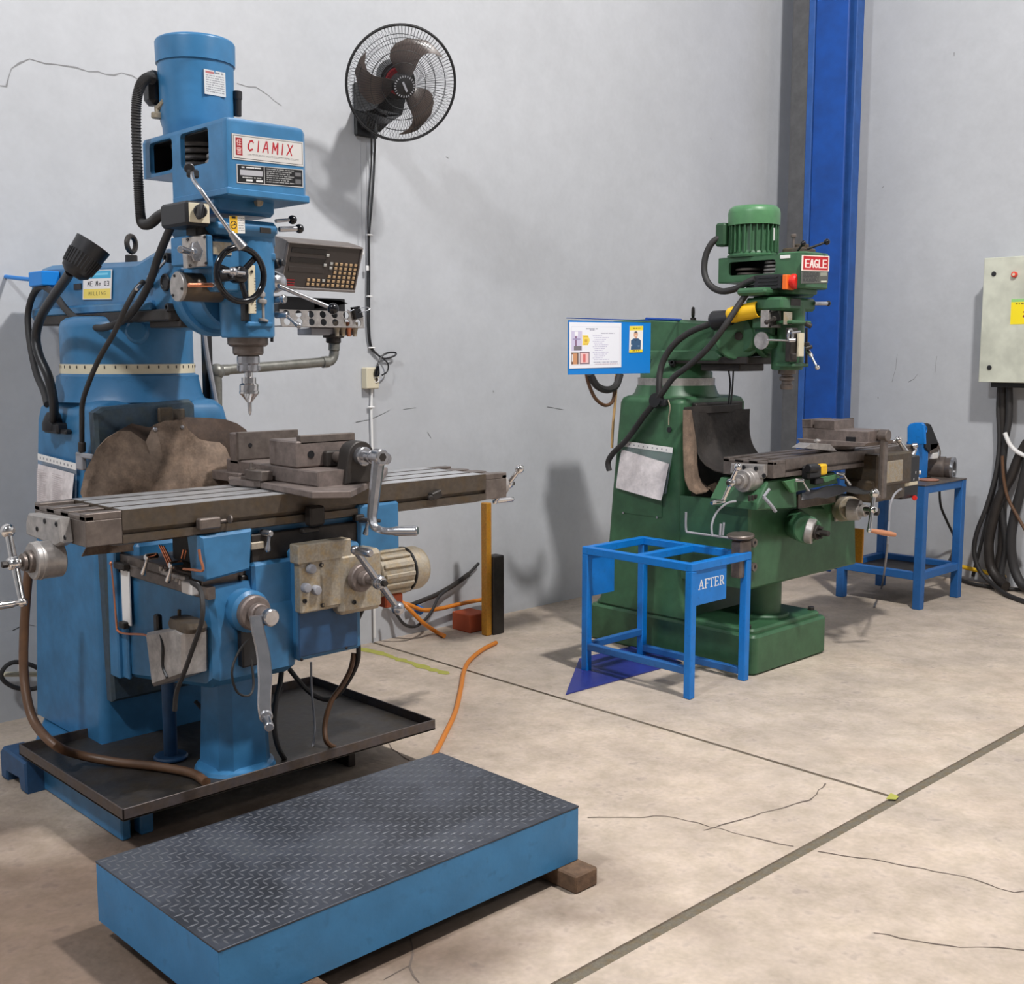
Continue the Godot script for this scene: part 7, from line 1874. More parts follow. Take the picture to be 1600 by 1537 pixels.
	card("notice_sheet", Vector3(3.218, 1.418, -3.018), Vector3(3.523, 1.421, -3.018) - Vector3(3.218, 1.418, -3.018), Vector3(3.220, 1.241, -3.018) - Vector3(3.218, 1.418, -3.018), 0.001, M.white, itex(im), t)
	im = img(120, 220, srgb(244, 240, 238))
	im.fill_rect(Rect2i(0, 0, 120, 36), srgb(244, 220, 60)); squiggle(im, 28, 96, 16, 8, srgb(150, 130, 40), 8)
	im.fill_rect(Rect2i(0, 196, 120, 24), srgb(240, 214, 50)); squiggle(im, 30, 90, 202, 8, srgb(160, 130, 40), 9)
	for i in 46:   # a head-and-shoulders portrait, plain
		var w := sqrt(maxf(0.0, 1.0 - pow((i - 28.0) / 30.0, 2.0))) * 19.0
		im.fill_rect(Rect2i(int(56 - w), 44 + i, int(w * 2.0), 1), srgb(70, 66, 70) if i < 14 else srgb(226, 176, 146))
	im.fill_rect(Rect2i(42, 62, 28, 2), srgb(190, 130, 110)); im.fill_rect(Rect2i(48, 80, 16, 3), srgb(250, 246, 240)); im.fill_rect(Rect2i(46, 88, 20, 18), srgb(216, 164, 136))
	for i in 92:
		var w := minf(44.0, 22.0 + i * 1.4)
		im.fill_rect(Rect2i(int(57 - w), 104 + i, int(w * 2.0), 1), srgb(58, 92, 128))
	im.fill_rect(Rect2i(74, 164, 18, 6), srgb(150, 180, 210)); im.fill_rect(Rect2i(16, 154, 8, 14), srgb(226, 230, 236)); stroke(im, Vector2(40, 106), Vector2(56, 124), 4, srgb(40, 66, 96)); stroke(im, Vector2(72, 106), Vector2(56, 124), 4, srgb(40, 66, 96))
	card("portrait_badge", Vector3(3.574, 1.409, -3.018), Vector3(3.659, 1.411, -3.018) - Vector3(3.574, 1.409, -3.018), Vector3(3.572, 1.302, -3.018) - Vector3(3.574, 1.409, -3.018), 0.001, M.white, itex(im), t)
	# document pouch with a bent sheet, as on the blue mill
	sleeve("green", Vector3(3.852, 0.917, -3.289), Vector3(3.852, 0.903, -3.004), Vector3(3.840, 0.717, -3.313), Vector3(3.840, 0.902, -2.994), "crumpled white sheet in a punched pouch hung on the green mill column", 17)
	# coils of cable hanging behind the board
	t = thing("cable_coil", "brown cable hanging in two loops below the blue notice board", "cable", Vector3(3.840, 1.050, -3.400))
	obj("loop", mb().tube([Vector3(3.714, 1.216, -3.380), Vector3(3.731, 1.166, -3.380), Vector3(3.774, 1.103, -3.380), Vector3(3.838, 1.070, -3.380), Vector3(3.890, 1.086, -3.380), Vector3(3.906, 1.145, -3.380), Vector3(3.918, 1.208, -3.380)], 0.008, 8, 5), M.hose_brown, t)
	var lp := mb().tube([Vector3(3.717, 1.211, -3.360), Vector3(3.759, 1.160, -3.360), Vector3(3.827, 1.139, -3.360), Vector3(3.888, 1.155, -3.360), Vector3(3.917, 1.208, -3.360)], 0.016, 8, 5)
	obj("loop", lp, M.rubber, t)
	obj("hanging_end", mb().tube([Vector3(3.914, 1.208, -3.380), Vector3(3.911, 1.105, -3.380), Vector3(3.896, 0.991, -3.380), Vector3(3.889, 0.876, -3.380)], 0.006, 8, 3), M.tan, t)
	# yellow work lamp lying on the ram
	t = thing("work_lamp", "work lamp with a yellow shade and black collar on the green mill ram", "lamp", Vector3(3.850, 1.115, -3.069))
	obj("gooseneck", mb().tube([Vector3(3.870, 1.108, -3.098), Vector3(3.880, 1.168, -3.108), Vector3(3.900, 1.228, -3.118), Vector3(3.910, 1.288, -3.099), Vector3(3.920, 1.345, -3.053), Vector3(3.930, 1.391, -2.980), Vector3(3.930, 1.416, -2.901), Vector3(3.930, 1.431, -2.856)], 0.0135, 10, 5), M.rubber, t)
	var s0 := Vector3(3.930, 1.431, -2.872); var s1 := Vector3(3.935, 1.455, -2.784); var s2 := Vector3(3.950, 1.468, -2.646)
	var ld := (s2 - s0).normalized()
	b = mb().lathe([Vector2(0, 0), Vector2(0.034, 0.0), Vector2(0.042, 0.012), Vector2(0.036, 0.06), Vector2(0.030, s0.distance_to(s1)), Vector2(0, s0.distance_to(s1))], s0, ld, 24)
	obj("lamp_collar", b, M.black, t)
	var L := s1.distance_to(s2)
	b = mb().lathe([Vector2(0, 0), Vector2(0.026, 0.0), Vector2(0.030, 0.005), Vector2(0.034, L * 0.2), Vector2(0.033, L), Vector2(0.029, L), Vector2(0.029, L * 0.3), Vector2(0, L * 0.3)], s1 - ld * 0.01, ld, 24)
	obj("yellow_shade", b, M.yellow, t)
	b = mb().lathe([Vector2(0, 0.0), Vector2(0.028, 0.0), Vector2(0.034, 0.012), Vector2(0.03, 0.034), Vector2(0, 0.036)], Vector3(3.858, 1.098, -3.088), Vector3(-1, 0.1, 0), 18)
	b.box(Vector3(3.846, 1.091, -3.079), Vector3(0.03, 0.03, 0.085), 0.006)
	obj("lamp_mount", b, M.black, t)
	obj("hook_cord", mb().tube([Vector3(3.850, 1.103, -3.034), Vector3(3.850, 1.073, -3.023), Vector3(3.853, 1.035, -3.031), Vector3(3.853, 0.997, -3.031)], 0.003, 6, 4), M.cast, t)

func frame_bar(b: Mb, p: Vector3, q: Vector3, s := 0.03) -> Mb:
	return b.mm(Vector3(minf(p.x, q.x) - s * 0.5, minf(p.y, q.y), minf(p.z, q.z) - s * 0.5), Vector3(maxf(p.x, q.x) + s * 0.5, maxf(p.y, q.y), maxf(p.z, q.z) + s * 0.5), 0.003)

func bar_h(p: Vector3, q: Vector3, w: float, h: float) -> Mb:   # level bar whose top is at p.y
	var d := (q - p); d.y = 0.0
	var u := d.normalized()
	return mb().box((p + q) * 0.5 - Vector3(0, h * 0.5, 0), Vector3(d.length(), h, w), 0.0025, Basis(u, Vector3.UP, u.cross(Vector3.UP)))

func furniture():
	# low operator's platform of tread plate
	var t := thing("step_platform", "low blue platform topped with dark tread plate in front of the blue mill", "platform", Vector3(1.51, 0.045, -2.1))
	var x0 := 1.012; var x1 := 2.008; var z0 := -2.372; var z1 := -1.842; var y1 := 0.185
	var b := mb()
	b.mm(Vector3(x0, 0.047, z1 - 0.004), Vector3(x1, y1 - 0.003, z1), 0.001)
	b.mm(Vector3(x0, 0.047, z0), Vector3(x1, y1 - 0.003, z0 + 0.004), 0.001)
	b.mm(Vector3(x0, 0.0475, z0 + 0.002), Vector3(x0 + 0.004, y1 - 0.0035, z1 - 0.002), 0.001)
	b.mm(Vector3(x1 - 0.004, 0.0475, z0 + 0.002), Vector3(x1, y1 - 0.0035, z1 - 0.002), 0.001)
	obj("side_skirt", b, M.plat, t)
	b = mb()
	for i in 4: b.mm(Vector3(x0 + 0.004, 0.05, z0 + 0.1 + 0.11 * i), Vector3(x1 - 0.004, 0.09, z0 + 0.13 + 0.11 * i))
	obj("cross_rib", b, M.dark_iron, t)
	b = mb().mm(Vector3(x0 - 0.001, y1 - 0.003, z0 - 0.001), Vector3(x1 + 0.001, y1 + 0.002, z1 + 0.001), 0.001)
	var dk := obj("deck_plate", b, M.tread, t)
	# raised lugs, turned to and fro
	b = mb()
	var p := 0.0285
	var j := 0
	var z := z0 + 0.012
	while z < z1 - 0.01:
		var x := x0 + 0.012 + (p * 0.5 if j % 2 else 0.0)
		var i := 0
		while x < x1 - 0.01:
			var a := 0.0 if (i + j / 2) % 2 == 0 else PI * 0.5
			var d := Vector3(cos(a), 0, sin(a)); var n := Vector3(-d.z, 0, d.x)
			var c := Vector3(x, y1 + 0.002, z)
			var h := Vector3(0, 0.0016, 0)
			var A := c - d * 0.0135; var B := c + d * 0.0135
			b.htri(A, c + n * 0.0032, c + h, Vector3.UP + n - d); b.htri(A, c - n * 0.0032, c + h, Vector3.UP - n - d)
			b.htri(B, c + n * 0.0032, c + h, Vector3.UP + n + d); b.htri(B, c - n * 0.0032, c + h, Vector3.UP - n + d)
			x += p; i += 1
		z += p * 0.5; j += 1
	var lg := obj("tread_lugs", b, mat(srgb(108, 112, 120), 0.38, 0.45, T.iron, 0.7), dk, 10.0)
	lg.set_meta("kind", "stuff")
	# timber packers
	var w1 := obj("timber_block", mb().mm(Vector3(1.935, 0.0, -2.25), Vector3(2.015, 0.046, -1.782), 0.004), M.wood)
	tag(w1, "square brown timber block under the far right end of the blue platform", "timber", "timber blocks under the platform")
	var w2 := obj("timber_block", mb().mm(Vector3(1.14, 0.0, -2.2), Vector3(1.235, 0.046, -1.782), 0.004), M.wood)
	tag(w2, "reddish timber block under the near corner of the blue platform", "timber", "timber blocks under the platform")
	# low welded frame with the painted plate
	t = thing("frame_stand", "low bright blue welded frame stand with a white-lettered plate before the green mill", "stand", Vector3(3.59, 0, -2.86))
	var ax := 3.41; var bx := 3.765; var az := -3.09; var bz := -2.565; var h := 0.52
	for q in [[ax, az], [ax, bz], [bx, az], [bx, bz]]: obj("leg", mb().mm(Vector3(q[0] - 0.016, 0, q[1] - 0.016), Vector3(q[0] + 0.016, h - 0.03, q[1] + 0.016), 0.003), M.stand, t)
	for q in [[Vector3(ax - 0.0155, h, bz), Vector3(bx + 0.0155, h, bz)], [Vector3(ax - 0.0155, h, az), Vector3(bx + 0.0155, h, az)], [Vector3(ax, h - 0.0004, az - 0.0152), Vector3(ax, h - 0.0004, bz + 0.0152)], [Vector3(bx, h - 0.0004, az - 0.0152), Vector3(bx, h - 0.0004, bz + 0.0152)], [Vector3(ax, h - 0.0008, (az + bz) * 0.5), Vector3(bx, h - 0.0008, (az + bz) * 0.5)]]:
		obj("top_rail", bar_h(q[0], q[1], 0.032, 0.030), M.stand, t)
	for q in [[Vector3(ax, 0.12, az), Vector3(ax, 0.12, bz)], [Vector3(bx, 0.05, az), Vector3(bx, 0.05, bz)], [Vector3(ax, 0.1205, az), Vector3(bx, 0.1205, az)]]:
		obj("lower_rail", bar_h(q[0], q[1], 0.026, 0.028), M.stand_dull, t)
	var pl := obj("name_plate", mb().mm(Vector3(ax + 0.016, h - 0.165, bz + 0.004), Vector3(ax + 0.215, h - 0.03, bz + 0.008), 0.001), M.stand, t)
	text3(pl, "AFTER", "Droid Serif", 0.052, Vector3(ax + 0.118, h - 0.088, bz + 0.0083), Vector3(1, 0, 0), Vector3(0, 1, 0), M.white, 0.165)
	obj("back_plate", mb().mm(Vector3(ax + 0.03, h - 0.21, az - 0.004), Vector3(ax + 0.17, h - 0.03, az + 0.0), 0.001), M.stand, t)
	var fp := obj("floor_plate", mb().prism_y([Vector2(3.102, -2.916), Vector2(3.787, -2.887), Vector2(3.890, -3.202), Vector2(3.519, -3.230)], 0.0005, 0.006, 0.001), mat(srgb(52, 60, 140), 0.35, 0.0, T.worn, 0.4))
	tag(fp, "dark blue steel plate lying on the floor beneath the low frame stand", "plate")
	# tall stand with the belt grinder
	t = thing("tool_stand", "tall blue angle-iron stand carrying the belt grinder by the right wall", "stand", Vector3(5.7, 0, -2.9))
	ax = 5.48; bx = 5.905; az = -3.12; bz = -2.685; h = 0.64
	for q in [[ax, az], [ax, bz], [bx, az], [bx, bz]]: obj("leg", mb().mm(Vector3(q[0] - 0.022, 0, q[1] - 0.022), Vector3(q[0] + 0.022, h - 0.004, q[1] + 0.022), 0.003), M.stand_dull, t)
	for y in [0.595, 0.15]:
		for q in [[Vector3(ax, y + 0.04, bz), Vector3(bx, y + 0.04, bz)], [Vector3(ax, y + 0.04, az), Vector3(bx, y + 0.04, az)], [Vector3(ax, y + 0.0395, az), Vector3(ax, y + 0.0395, bz)], [Vector3(bx, y + 0.0395, az), Vector3(bx, y + 0.0395, bz)]]:
			obj("rail", bar_h(q[0], q[1], 0.036, 0.04), M.stand_dull, t)
	obj("lower_shelf", mb().mm(Vector3(ax, 0.155, az), Vector3(bx, 0.16, bz), 0.001), M.dark_iron, t)
	obj("top_plate", mb().mm(Vector3(ax - 0.024, h - 0.004, az - 0.024), Vector3(bx + 0.024, h + 0.002, bz + 0.024), 0.001), M.iron, t)
	t = thing("belt_grinder", "belt grinder with a blue guard and grey motor on the tall blue stand", "grinder", Vector3(5.871, 0.627, -2.850))
	b = mb()
	var xg := 5.52; var zg := -2.92
	var sec := []
	var c0 := Vector3(5.816, 0.892, -2.860)
	for i in 9: sec.append(Vector2(c0.x + 0.012 + cos(PI * i / 8.0) * 0.048, c0.y + sin(PI * i / 8.0) * 0.045))
	sec.append(Vector2(c0.x - 0.036, c0.y - 0.19)); sec.append(Vector2(c0.x + 0.02, c0.y - 0.285)); sec.append(Vector2(c0.x + 0.07, c0.y - 0.285)); sec.append(Vector2(c0.x + 0.065, c0.y - 0.1))
	var zz := PackedVector2Array()
	b.prism_x([Vector2(-2.855, 0.915), Vector2(-2.842, 0.935), Vector2(-2.811, 0.943), Vector2(-2.776, 0.945), Vector2(-2.761, 0.932), Vector2(-2.753, 0.834), Vector2(-2.851, 0.825)], 5.62, 5.64, 0.004)
	b.mm(Vector3(5.629, 0.844, -2.800), Vector3(5.761, 0.640, -2.860), 0.004)
	var gd := obj("blue_guard", b, M.stand, t)
	b = mb().prism_z([Vector2(5.693, 0.925), Vector2(5.720, 0.937), Vector2(5.757, 0.929), Vector2(5.854, 0.825), Vector2(5.835, 0.799), Vector2(5.749, 0.784), Vector2(5.704, 0.807)], -2.87, -2.79, 0.004)
	obj("belt_cover", b, M.black, t)
	b = mb().ring(Vector3(5.681, 0.905, -2.785), Vector3(0, 0, 1), 0.016, 0.004, 18, 6)
	obj("idler_hub", b, M.stand, gd)
	b = mb().mm(Vector3(5.759, 0.827, -2.790), Vector3(5.859, 0.777, -2.850), 0.003)
	b.tube([Vector3(5.848, 0.816, -2.790), Vector3(5.873, 0.780, -2.790), Vector3(5.870, 0.742, -2.790)], 0.004, 6, 3)
	obj("tool_rest", b, M.iron, t)
	b = mb().mm(Vector3(5.793, 0.774, -2.790), Vector3(5.855, 0.743, -2.830), 0.003)
	obj("sight_block", b, M.white, t)
	var m0 := Vector3(5.901, 0.687, -2.860)
	b = mb().cyl(m0, m0 + Vector3(0.02, 0, 0.085), 0.062, 0.006, 28)
	b.cyl(m0 + Vector3(0.018, 0, 0.08), m0 + Vector3(0.028, 0, 0.115), 0.056, 0.004, 28, 0.061)
	b.mm(Vector3(m0.x - 0.03, 0.643, m0.z - 0.02), Vector3(m0.x + 0.07, m0.y - 0.03, m0.z + 0.09), 0.006)
	var gm := obj("grinder_motor", b, M.iron, t)
	b = mb().pipe(m0 + Vector3(0.028, 0, 0.113), m0 + Vector3(0.031, 0, 0.126), 0.062, 0.04, 28)
	obj("motor_rim", b, M.steel, gm)
	obj("end_bell", mb().cyl(m0 + Vector3(0.026, 0, 0.108), m0 + Vector3(0.029, 0, 0.117), 0.041, 0.002, 24), M.dark_iron, gm)
	b = mb().mm(Vector3(5.56, 0.6425, -2.93), Vector3(5.80, 0.652, -2.80), 0.002)
	obj("base_plate", b, M.dark_iron, t)
	var ds := obj("abrasive_disc", mb().cyl(Vector3(5.677, 0.643, -2.755), Vector3(5.677, 0.643, -2.755) + Vector3(0, 0.006, 0), 0.055, 0.002, 28), mat(srgb(170, 120, 100), 0.8))
	ds.mesh = ds.mesh
	tag(ds, "pale reddish abrasive disc lying on the front corner of the tall blue stand", "disc")
	var gw := obj("grinder_cable", mb().tube([Vector3(6.117, 0.554, -2.900), Vector3(6.143, 0.451, -2.900), Vector3(6.232, 0.351, -2.900), Vector3(6.330, 0.248, -2.900), Vector3(6.330, 0.174, -2.900), Vector3(6.214, 0.110, -2.880), Vector3(6.135, 0.082, -2.860), Vector3(5.78, 0.165, -2.85)], 0.007, 8, 5), M.rubber)
	tag(gw, "black cable hanging under the tall blue stand top down to its shelf", "cable")
	# things in the blur between the mills: a striped guard post, hoses, rag, brick
	t = thing("guard_post", "dark upright post with a yellow edge strip behind the right end of the blue table", "post", Vector3(3.594, 0.000, -3.870))
	var pz: Vector3 = Vector3(3.556, 0.000, -3.820)
	var h0 := 0.62
	obj("post", mb().mm(Vector3(pz.x - 0.015, 0.0, pz.z - 0.03), Vector3(pz.x + 0.055, h0 - 0.25, pz.z + 0.03), 0.004), M.dark_iron, t)
	obj("yellow_strip", mb().mm(Vector3(pz.x - 0.047, 0.0, pz.z - 0.02), Vector3(pz.x - 0.0155, h0, pz.z + 0.02), 0.003), M.ochre, t)
	var bk := obj("brick", mb().mm(Vector3(3.487, 0.000, -3.972) + Vector3(0, 0, -0.05), Vector3(3.602, 0.000, -3.914) + Vector3(0.0, 0.085, 0.02), 0.004), M.brick)
	tag(bk, "orange-red brick lying at the foot of the wall beside the dark post", "brick")
	var hz := -4.03
	var oh := obj("air_hose", mb().tube([Vector3(3.121, 0.196, -4.040), Vector3(3.171, 0.178, -4.030), Vector3(3.214, 0.161, -4.000), Vector3(3.297, 0.124, -4.000), Vector3(3.422, 0.110, -4.020), Vector3(3.531, 0.110, -4.030), Vector3(3.664, 0.107, -4.040), Vector3(3.770, 0.104, -4.040)], 0.010, 10, 5), M.hose_orange)
	tag(oh, "orange air hose running low along the left wall behind the blue mill", "hose")
	var ob := obj("air_hose", mb().tube([Vector3(3.113, 0.196, -4.030), Vector3(3.159, 0.187, -4.000), Vector3(3.181, 0.152, -3.960), Vector3(3.239, 0.087, -3.940), Vector3(3.357, 0.016, -3.991), Vector3(3.337, 0.014, -3.903)], 0.010, 10, 5), M.hose_orange)
	tag(ob, "orange air hose sloping from the low wall pipe down to the floor", "hose")
	var oc := obj("air_hose", mb().tube([Vector3(3.432, 0.010, -3.657), Vector3(3.294, 0.010, -3.604), Vector3(3.128, 0.010, -3.503), Vector3(2.997, 0.010, -3.388), Vector3(2.883, 0.009, -3.271), Vector3(2.654, 0.010, -3.043), Vector3(2.466, 0.010, -2.881), Vector3(2.296, 0.010, -2.741), Vector3(2.119, 0.010, -2.601)], 0.0095, 10, 5), M.hose_orange)
	tag(oc, "orange hose on the floor reaching under the back of the blue platform", "hose")
	var bc := obj("black_cable", mb().tube([Vector3(3.096, 0.186, -3.980), Vector3(3.108, 0.140, -3.960), Vector3(3.143, 0.092, -3.950), Vector3(3.202, 0.071, -3.950), Vector3(3.271, 0.090, -3.960), Vector3(3.334, 0.125, -3.980), Vector3(3.407, 0.168, -4.020), Vector3(3.508, 0.195, -4.050), Vector3(3.611, 0.232, -4.060), Vector3(3.695, 0.284, -4.060)], 0.007, 8, 5), M.rubber)
	tag(bc, "black cable looping below the orange hose at the foot of the wall", "cable")
	var bd := obj("black_cable", mb().tube([Vector3(3.246, 0.147, -4.040), Vector3(3.322, 0.159, -4.040), Vector3(3.424, 0.173, -4.050), Vector3(3.529, 0.204, -4.050), Vector3(3.628, 0.239, -4.060)], 0.012, 8, 4), M.dark_iron)
	tag(bd, "thick black cable bundle rising to the right along the wall base", "cable")
	var cf := obj("wall_fitting", mb().cyl(Vector3(3.267, 0.135, -4.020), Vector3(3.297, 0.117, -4.010), 0.020, 0.003, 14), M.stand_dull)
	tag(cf, "small blue hose coupling on the orange air hose at the wall", "coupling")
	# wires from the blue mill knee into the tray
	var wires := [[[Vector3(2.049, 0.523, -2.780), Vector3(2.024, 0.475, -2.780), Vector3(2.032, 0.410, -2.780), Vector3(2.041, 0.354, -2.800), Vector3(2.023, 0.299, -2.820), Vector3(1.995, 0.245, -2.850), Vector3(1.961, 0.240, -2.870), Vector3(1.923, 0.270, -2.900), Vector3(1.874, 0.342, -2.920)], 0.0075, "black cable drooping from the feed motor behind the blue mill knee"],
		[[Vector3(1.802, 0.371, -2.850), Vector3(1.784, 0.339, -2.830), Vector3(1.751, 0.305, -2.800), Vector3(1.728, 0.238, -2.780), Vector3(1.732, 0.172, -2.770), Vector3(1.772, 0.112, -2.793)], 0.008, "dark hose curving down into the tray right of the screw pedestal"],
		[[Vector3(1.906, 0.372, -2.850), Vector3(1.906, 0.290, -2.850), Vector3(1.912, 0.219, -2.850), Vector3(1.908, 0.162, -2.840), Vector3(1.893, 0.118, -2.830), Vector3(1.851, 0.112, -2.791)], 0.0035, "thin grey wire hanging from the knee into the tray"],
		[[Vector3(2.029, 0.387, -2.800), Vector3(2.016, 0.339, -2.800), Vector3(1.984, 0.295, -2.800), Vector3(1.943, 0.254, -2.800), Vector3(1.918, 0.189, -2.800), Vector3(1.908, 0.141, -2.780), Vector3(1.941, 0.112, -2.782)], 0.008, "brown hose bending from the knee corner into the tray"],
		[[Vector3(1.573, 0.300, -2.950), Vector3(1.601, 0.254, -2.930), Vector3(1.612, 0.206, -2.880), Vector3(1.601, 0.217, -2.800), Vector3(1.637, 0.229, -2.780), Vector3(1.698, 0.249, -2.800), Vector3(1.773, 0.269, -2.850), Vector3(1.820, 0.302, -2.880)], 0.006, "black cable slung across the front of the screw pedestal"]]
	for i in wires.size():
		var o := obj("machine_cable", mb().tube(wires[i][0], wires[i][1], 8, 5), M.hose_brown if i == 3 else (M.lead if i == 2 else M.rubber))
		tag(o, wires[i][2], "cable", "cables hanging under the blue mill knee")
	# blue arm and coil at the far left
	t = thing("blue_bracket", "bright blue clamp and thin arm on the left end of the blue mill ram", "bracket", Vector3(1.520, 1.524, -3.813))
	obj("clamp", mb().mm(Vector3(1.500, 1.563, -3.832), Vector3(1.560, 1.516, -3.723), 0.003), M.board, t)
	obj("arm", mb().tube([Vector3(1.520, 1.541, -3.854), Vector3(1.520, 1.550, -3.962), Vector3(1.520, 1.566, -4.132), Vector3(1.520, 1.587, -4.376)], 0.007, 8, 2), M.board, t)
	t = thing("wall_pipe", "short cream pipe on the wall base at the far left", "pipe", Vector3(1.483, 0.171, -4.050))
	obj("pipe", mb().cyl(Vector3(1.428, 0.182, -4.050), Vector3(1.573, 0.154, -4.050), 0.009, 0.002, 12), M.cream, t)
	obj("riser", mb().cyl(Vector3(1.485, 0.171, -4.050), Vector3(1.488, 0.224, -4.050), 0.006, 0.001, 10), M.white, t)
	var lc := obj("cable_loop", mb().tube([Vector3(1.411, 0.187, -4.020), Vector3(1.430, 0.218, -4.020), Vector3(1.470, 0.224, -4.020), Vector3(1.531, 0.194, -4.020), Vector3(1.572, 0.148, -4.020), Vector3(1.536, 0.118, -4.020), Vector3(1.478, 0.125, -4.020), Vector3(1.431, 0.153, -4.020)], 0.008, 8, 5, true), M.rubber)
	tag(lc, "black cable loop hung on the cream pipe at the far left", "cable")

func wall_things():
	# wall fan
	var c := Vector3(2.912, 2.348, -3.640)
	var n := (Vector3(0, 1.3, 0) - c); n = (n.normalized() + Vector3(0.24, -0.12, 0.0)).normalized()
	var e1 := Vector3.UP.cross(n).normalized(); var e2 := n.cross(e1)
	var t := thing("wall_fan", "black wall fan with three smoky blades in a wire cage", "fan", Vector3(3.061, 2.272, -4.070))
	var R := 0.217
	var b := mb().ring(c, n, R, 0.0055, 64, 8)
	obj("cage_rim", b, M.fan_black, t)
	for side in 2:
		b = mb()
		var sg := 1.0 if side == 0 else -1.0
		var hub := 0.042 if side == 0 else 0.075
		var depth := 0.055
		var N := 96
		for i in N:
			var a := TAU * i / N
			var pts := []
			for k in 6:
				var f := k / 5.0
				var r := lerpf(R, hub, f)
				var aa := a + 0.16 * f * sg
				pts.append(c + (e1 * cos(aa) + e2 * sin(aa)) * r + n * sg * depth * sin(f * PI * 0.5))
			b.tube(pts, 0.00075, 4, 1)
		for q in [0.25, 0.5, 0.75]:
			b.ring(c + n * sg * depth * sin(q * PI * 0.5), n, lerpf(R, hub, q) , 0.0011, 48, 4)
		var g := obj("front_grille" if side == 0 else "rear_grille", b, M.fan_black, t, 60.0)
		g.set_meta("kind", "stuff")
	b = mb().lathe([Vector2(0, 0), Vector2(0.044, 0), Vector2(0.044, 0.008), Vector2(0.02, 0.014), Vector2(0, 0.015)], c + n * 0.052, n, 30)
	var cap := obj("centre_cap", b, M.fan_black, t)
	b = mb()
	for i in 24:
		var a := TAU * i / 24.0; var d := e1 * cos(a) + e2 * sin(a)
		b.box(c + n * 0.0615 + d * 0.034, Vector3(0.014, 0.0035, 0.002), 0.0, Basis(d, n.cross(d), n))
	b.box(c + n * 0.068, Vector3(0.008, 0.04, 0.002), 0.0, Basis(e1, e2, n).rotated(n, 0.5))
	fine("cap_marks", b, M.lead, cap)
	# blades: broad roots, swept tips
	var tip := [[0.05, -0.36], [0.10, -0.42], [0.15, -0.30], [0.185, -0.02], [0.195, 0.38], [0.185, 0.42], [0.165, 0.22], [0.14, 0.12], [0.10, 0.22], [0.05, 0.40]]
	for k in 3:
		var base: float = [1.43, 3.30, 5.50][k]
		var rows := []
		for i in 9:
			var f := i / 8.0
			var r := lerpf(0.035, 0.188, f)
			var a0 := -0.46 - 0.22 * sin(f * PI) + 0.80 * pow(f, 4.0)
			var a1 := 0.60 - 0.30 * sin(minf(1.0, f * 1.15) * PI * 0.5) + 0.50 * pow(f, 4.0)
			a0 = -a0; a1 = -a1
			var row := []
			for j in 6:
				var u := j / 5.0
				var a := base + lerpf(a1, a0, u)
				row.append(c + (e1 * cos(a) + e2 * sin(a)) * r + n * (0.012 - 0.045 * (u - 0.5) * (1.0 - 0.4 * f)))
			rows.append(row)
		obj("blade", mb().sheet(rows, 0.002), M.smoke, t, 60.0)
	b = mb().cyl(c - n * 0.03, c + n * 0.03, 0.04, 0.008, 24)
	obj("hub", b, M.fan_black, t)
	b = mb().lathe([Vector2(0, 0), Vector2(0.04, 0.0), Vector2(0.05, 0.015), Vector2(0.05, 0.06), Vector2(0, 0.06)], c - n * 0.105, n, 28)
	obj("red_ring", b, M.crimson, t)
	b = mb().lathe([Vector2(0, 0), Vector2(0.05, 0.0), Vector2(0.066, 0.02), Vector2(0.070, 0.13), Vector2(0, 0.13)], c - n * 0.20, n, 28)
	obj("motor_housing", b, M.fan_black, t)
	# bracket down to the wall
	var m0 := c - n * 0.16
	var w0 := Vector3(3.058, 2.269, -4.075)
	b = mb()
	b.loft([[m0 + Vector3(-0.05, -0.05, 0.03), m0 + Vector3(0.05, -0.05, 0.03), m0 + Vector3(0.05, -0.05, -0.05), m0 + Vector3(-0.05, -0.05, -0.05)],
		[m0 + Vector3(-0.10, -0.14, 0.02), m0 + Vector3(0.02, -0.15, 0.03), m0 + Vector3(0.0, -0.15, -0.06), m0 + Vector3(-0.10, -0.14, -0.06)],
		[w0 + Vector3(-0.065, 0.06, 0.10), w0 + Vector3(0.05, 0.0, 0.10), w0 + Vector3(0.05, 0.0, 0.0), w0 + Vector3(-0.065, 0.06, 0.0)],
		[w0 + Vector3(-0.035, -0.02, 0.06), w0 + Vector3(0.035, -0.03, 0.06), w0 + Vector3(0.035, -0.03, 0.0), w0 + Vector3(-0.035, -0.02, 0.0)]])
	b.box(w0 + Vector3(0, 0.06, 0.008), Vector3(0.12, 0.22, 0.02), 0.006)
	var br := obj("wall_bracket", b, M.fan_black, t)
	b = mb()
	for i in 9:
		for j in 3: b.box(w0 + Vector3(-0.05 + 0.012 * i, 0.06 + 0.02 * j - 0.006 * i, 0.103), Vector3(0.005, 0.014, 0.004), 0.0)
	fine("vent_slots", b, M.dark_iron, br)
	for q in [[Vector3(3.014, 2.210, -4.050), Vector3(3.015, 1.742, -4.050)], [Vector3(3.045, 2.214, -4.050), Vector3(3.041, 1.676, -4.050)]]:
		var pc := obj("pull_cord", mb().cyl(q[0], q[1], 0.0011, 0.0, 6), M.lead, t)
		obj("cord_bead", mb().cyl(q[1], q[1] - Vector3(0, 0.022, 0), 0.007, 0.002, 10), M.white, pc)
	# the fan's flex, its clips, the socket and the white cable below
	var z := -4.068
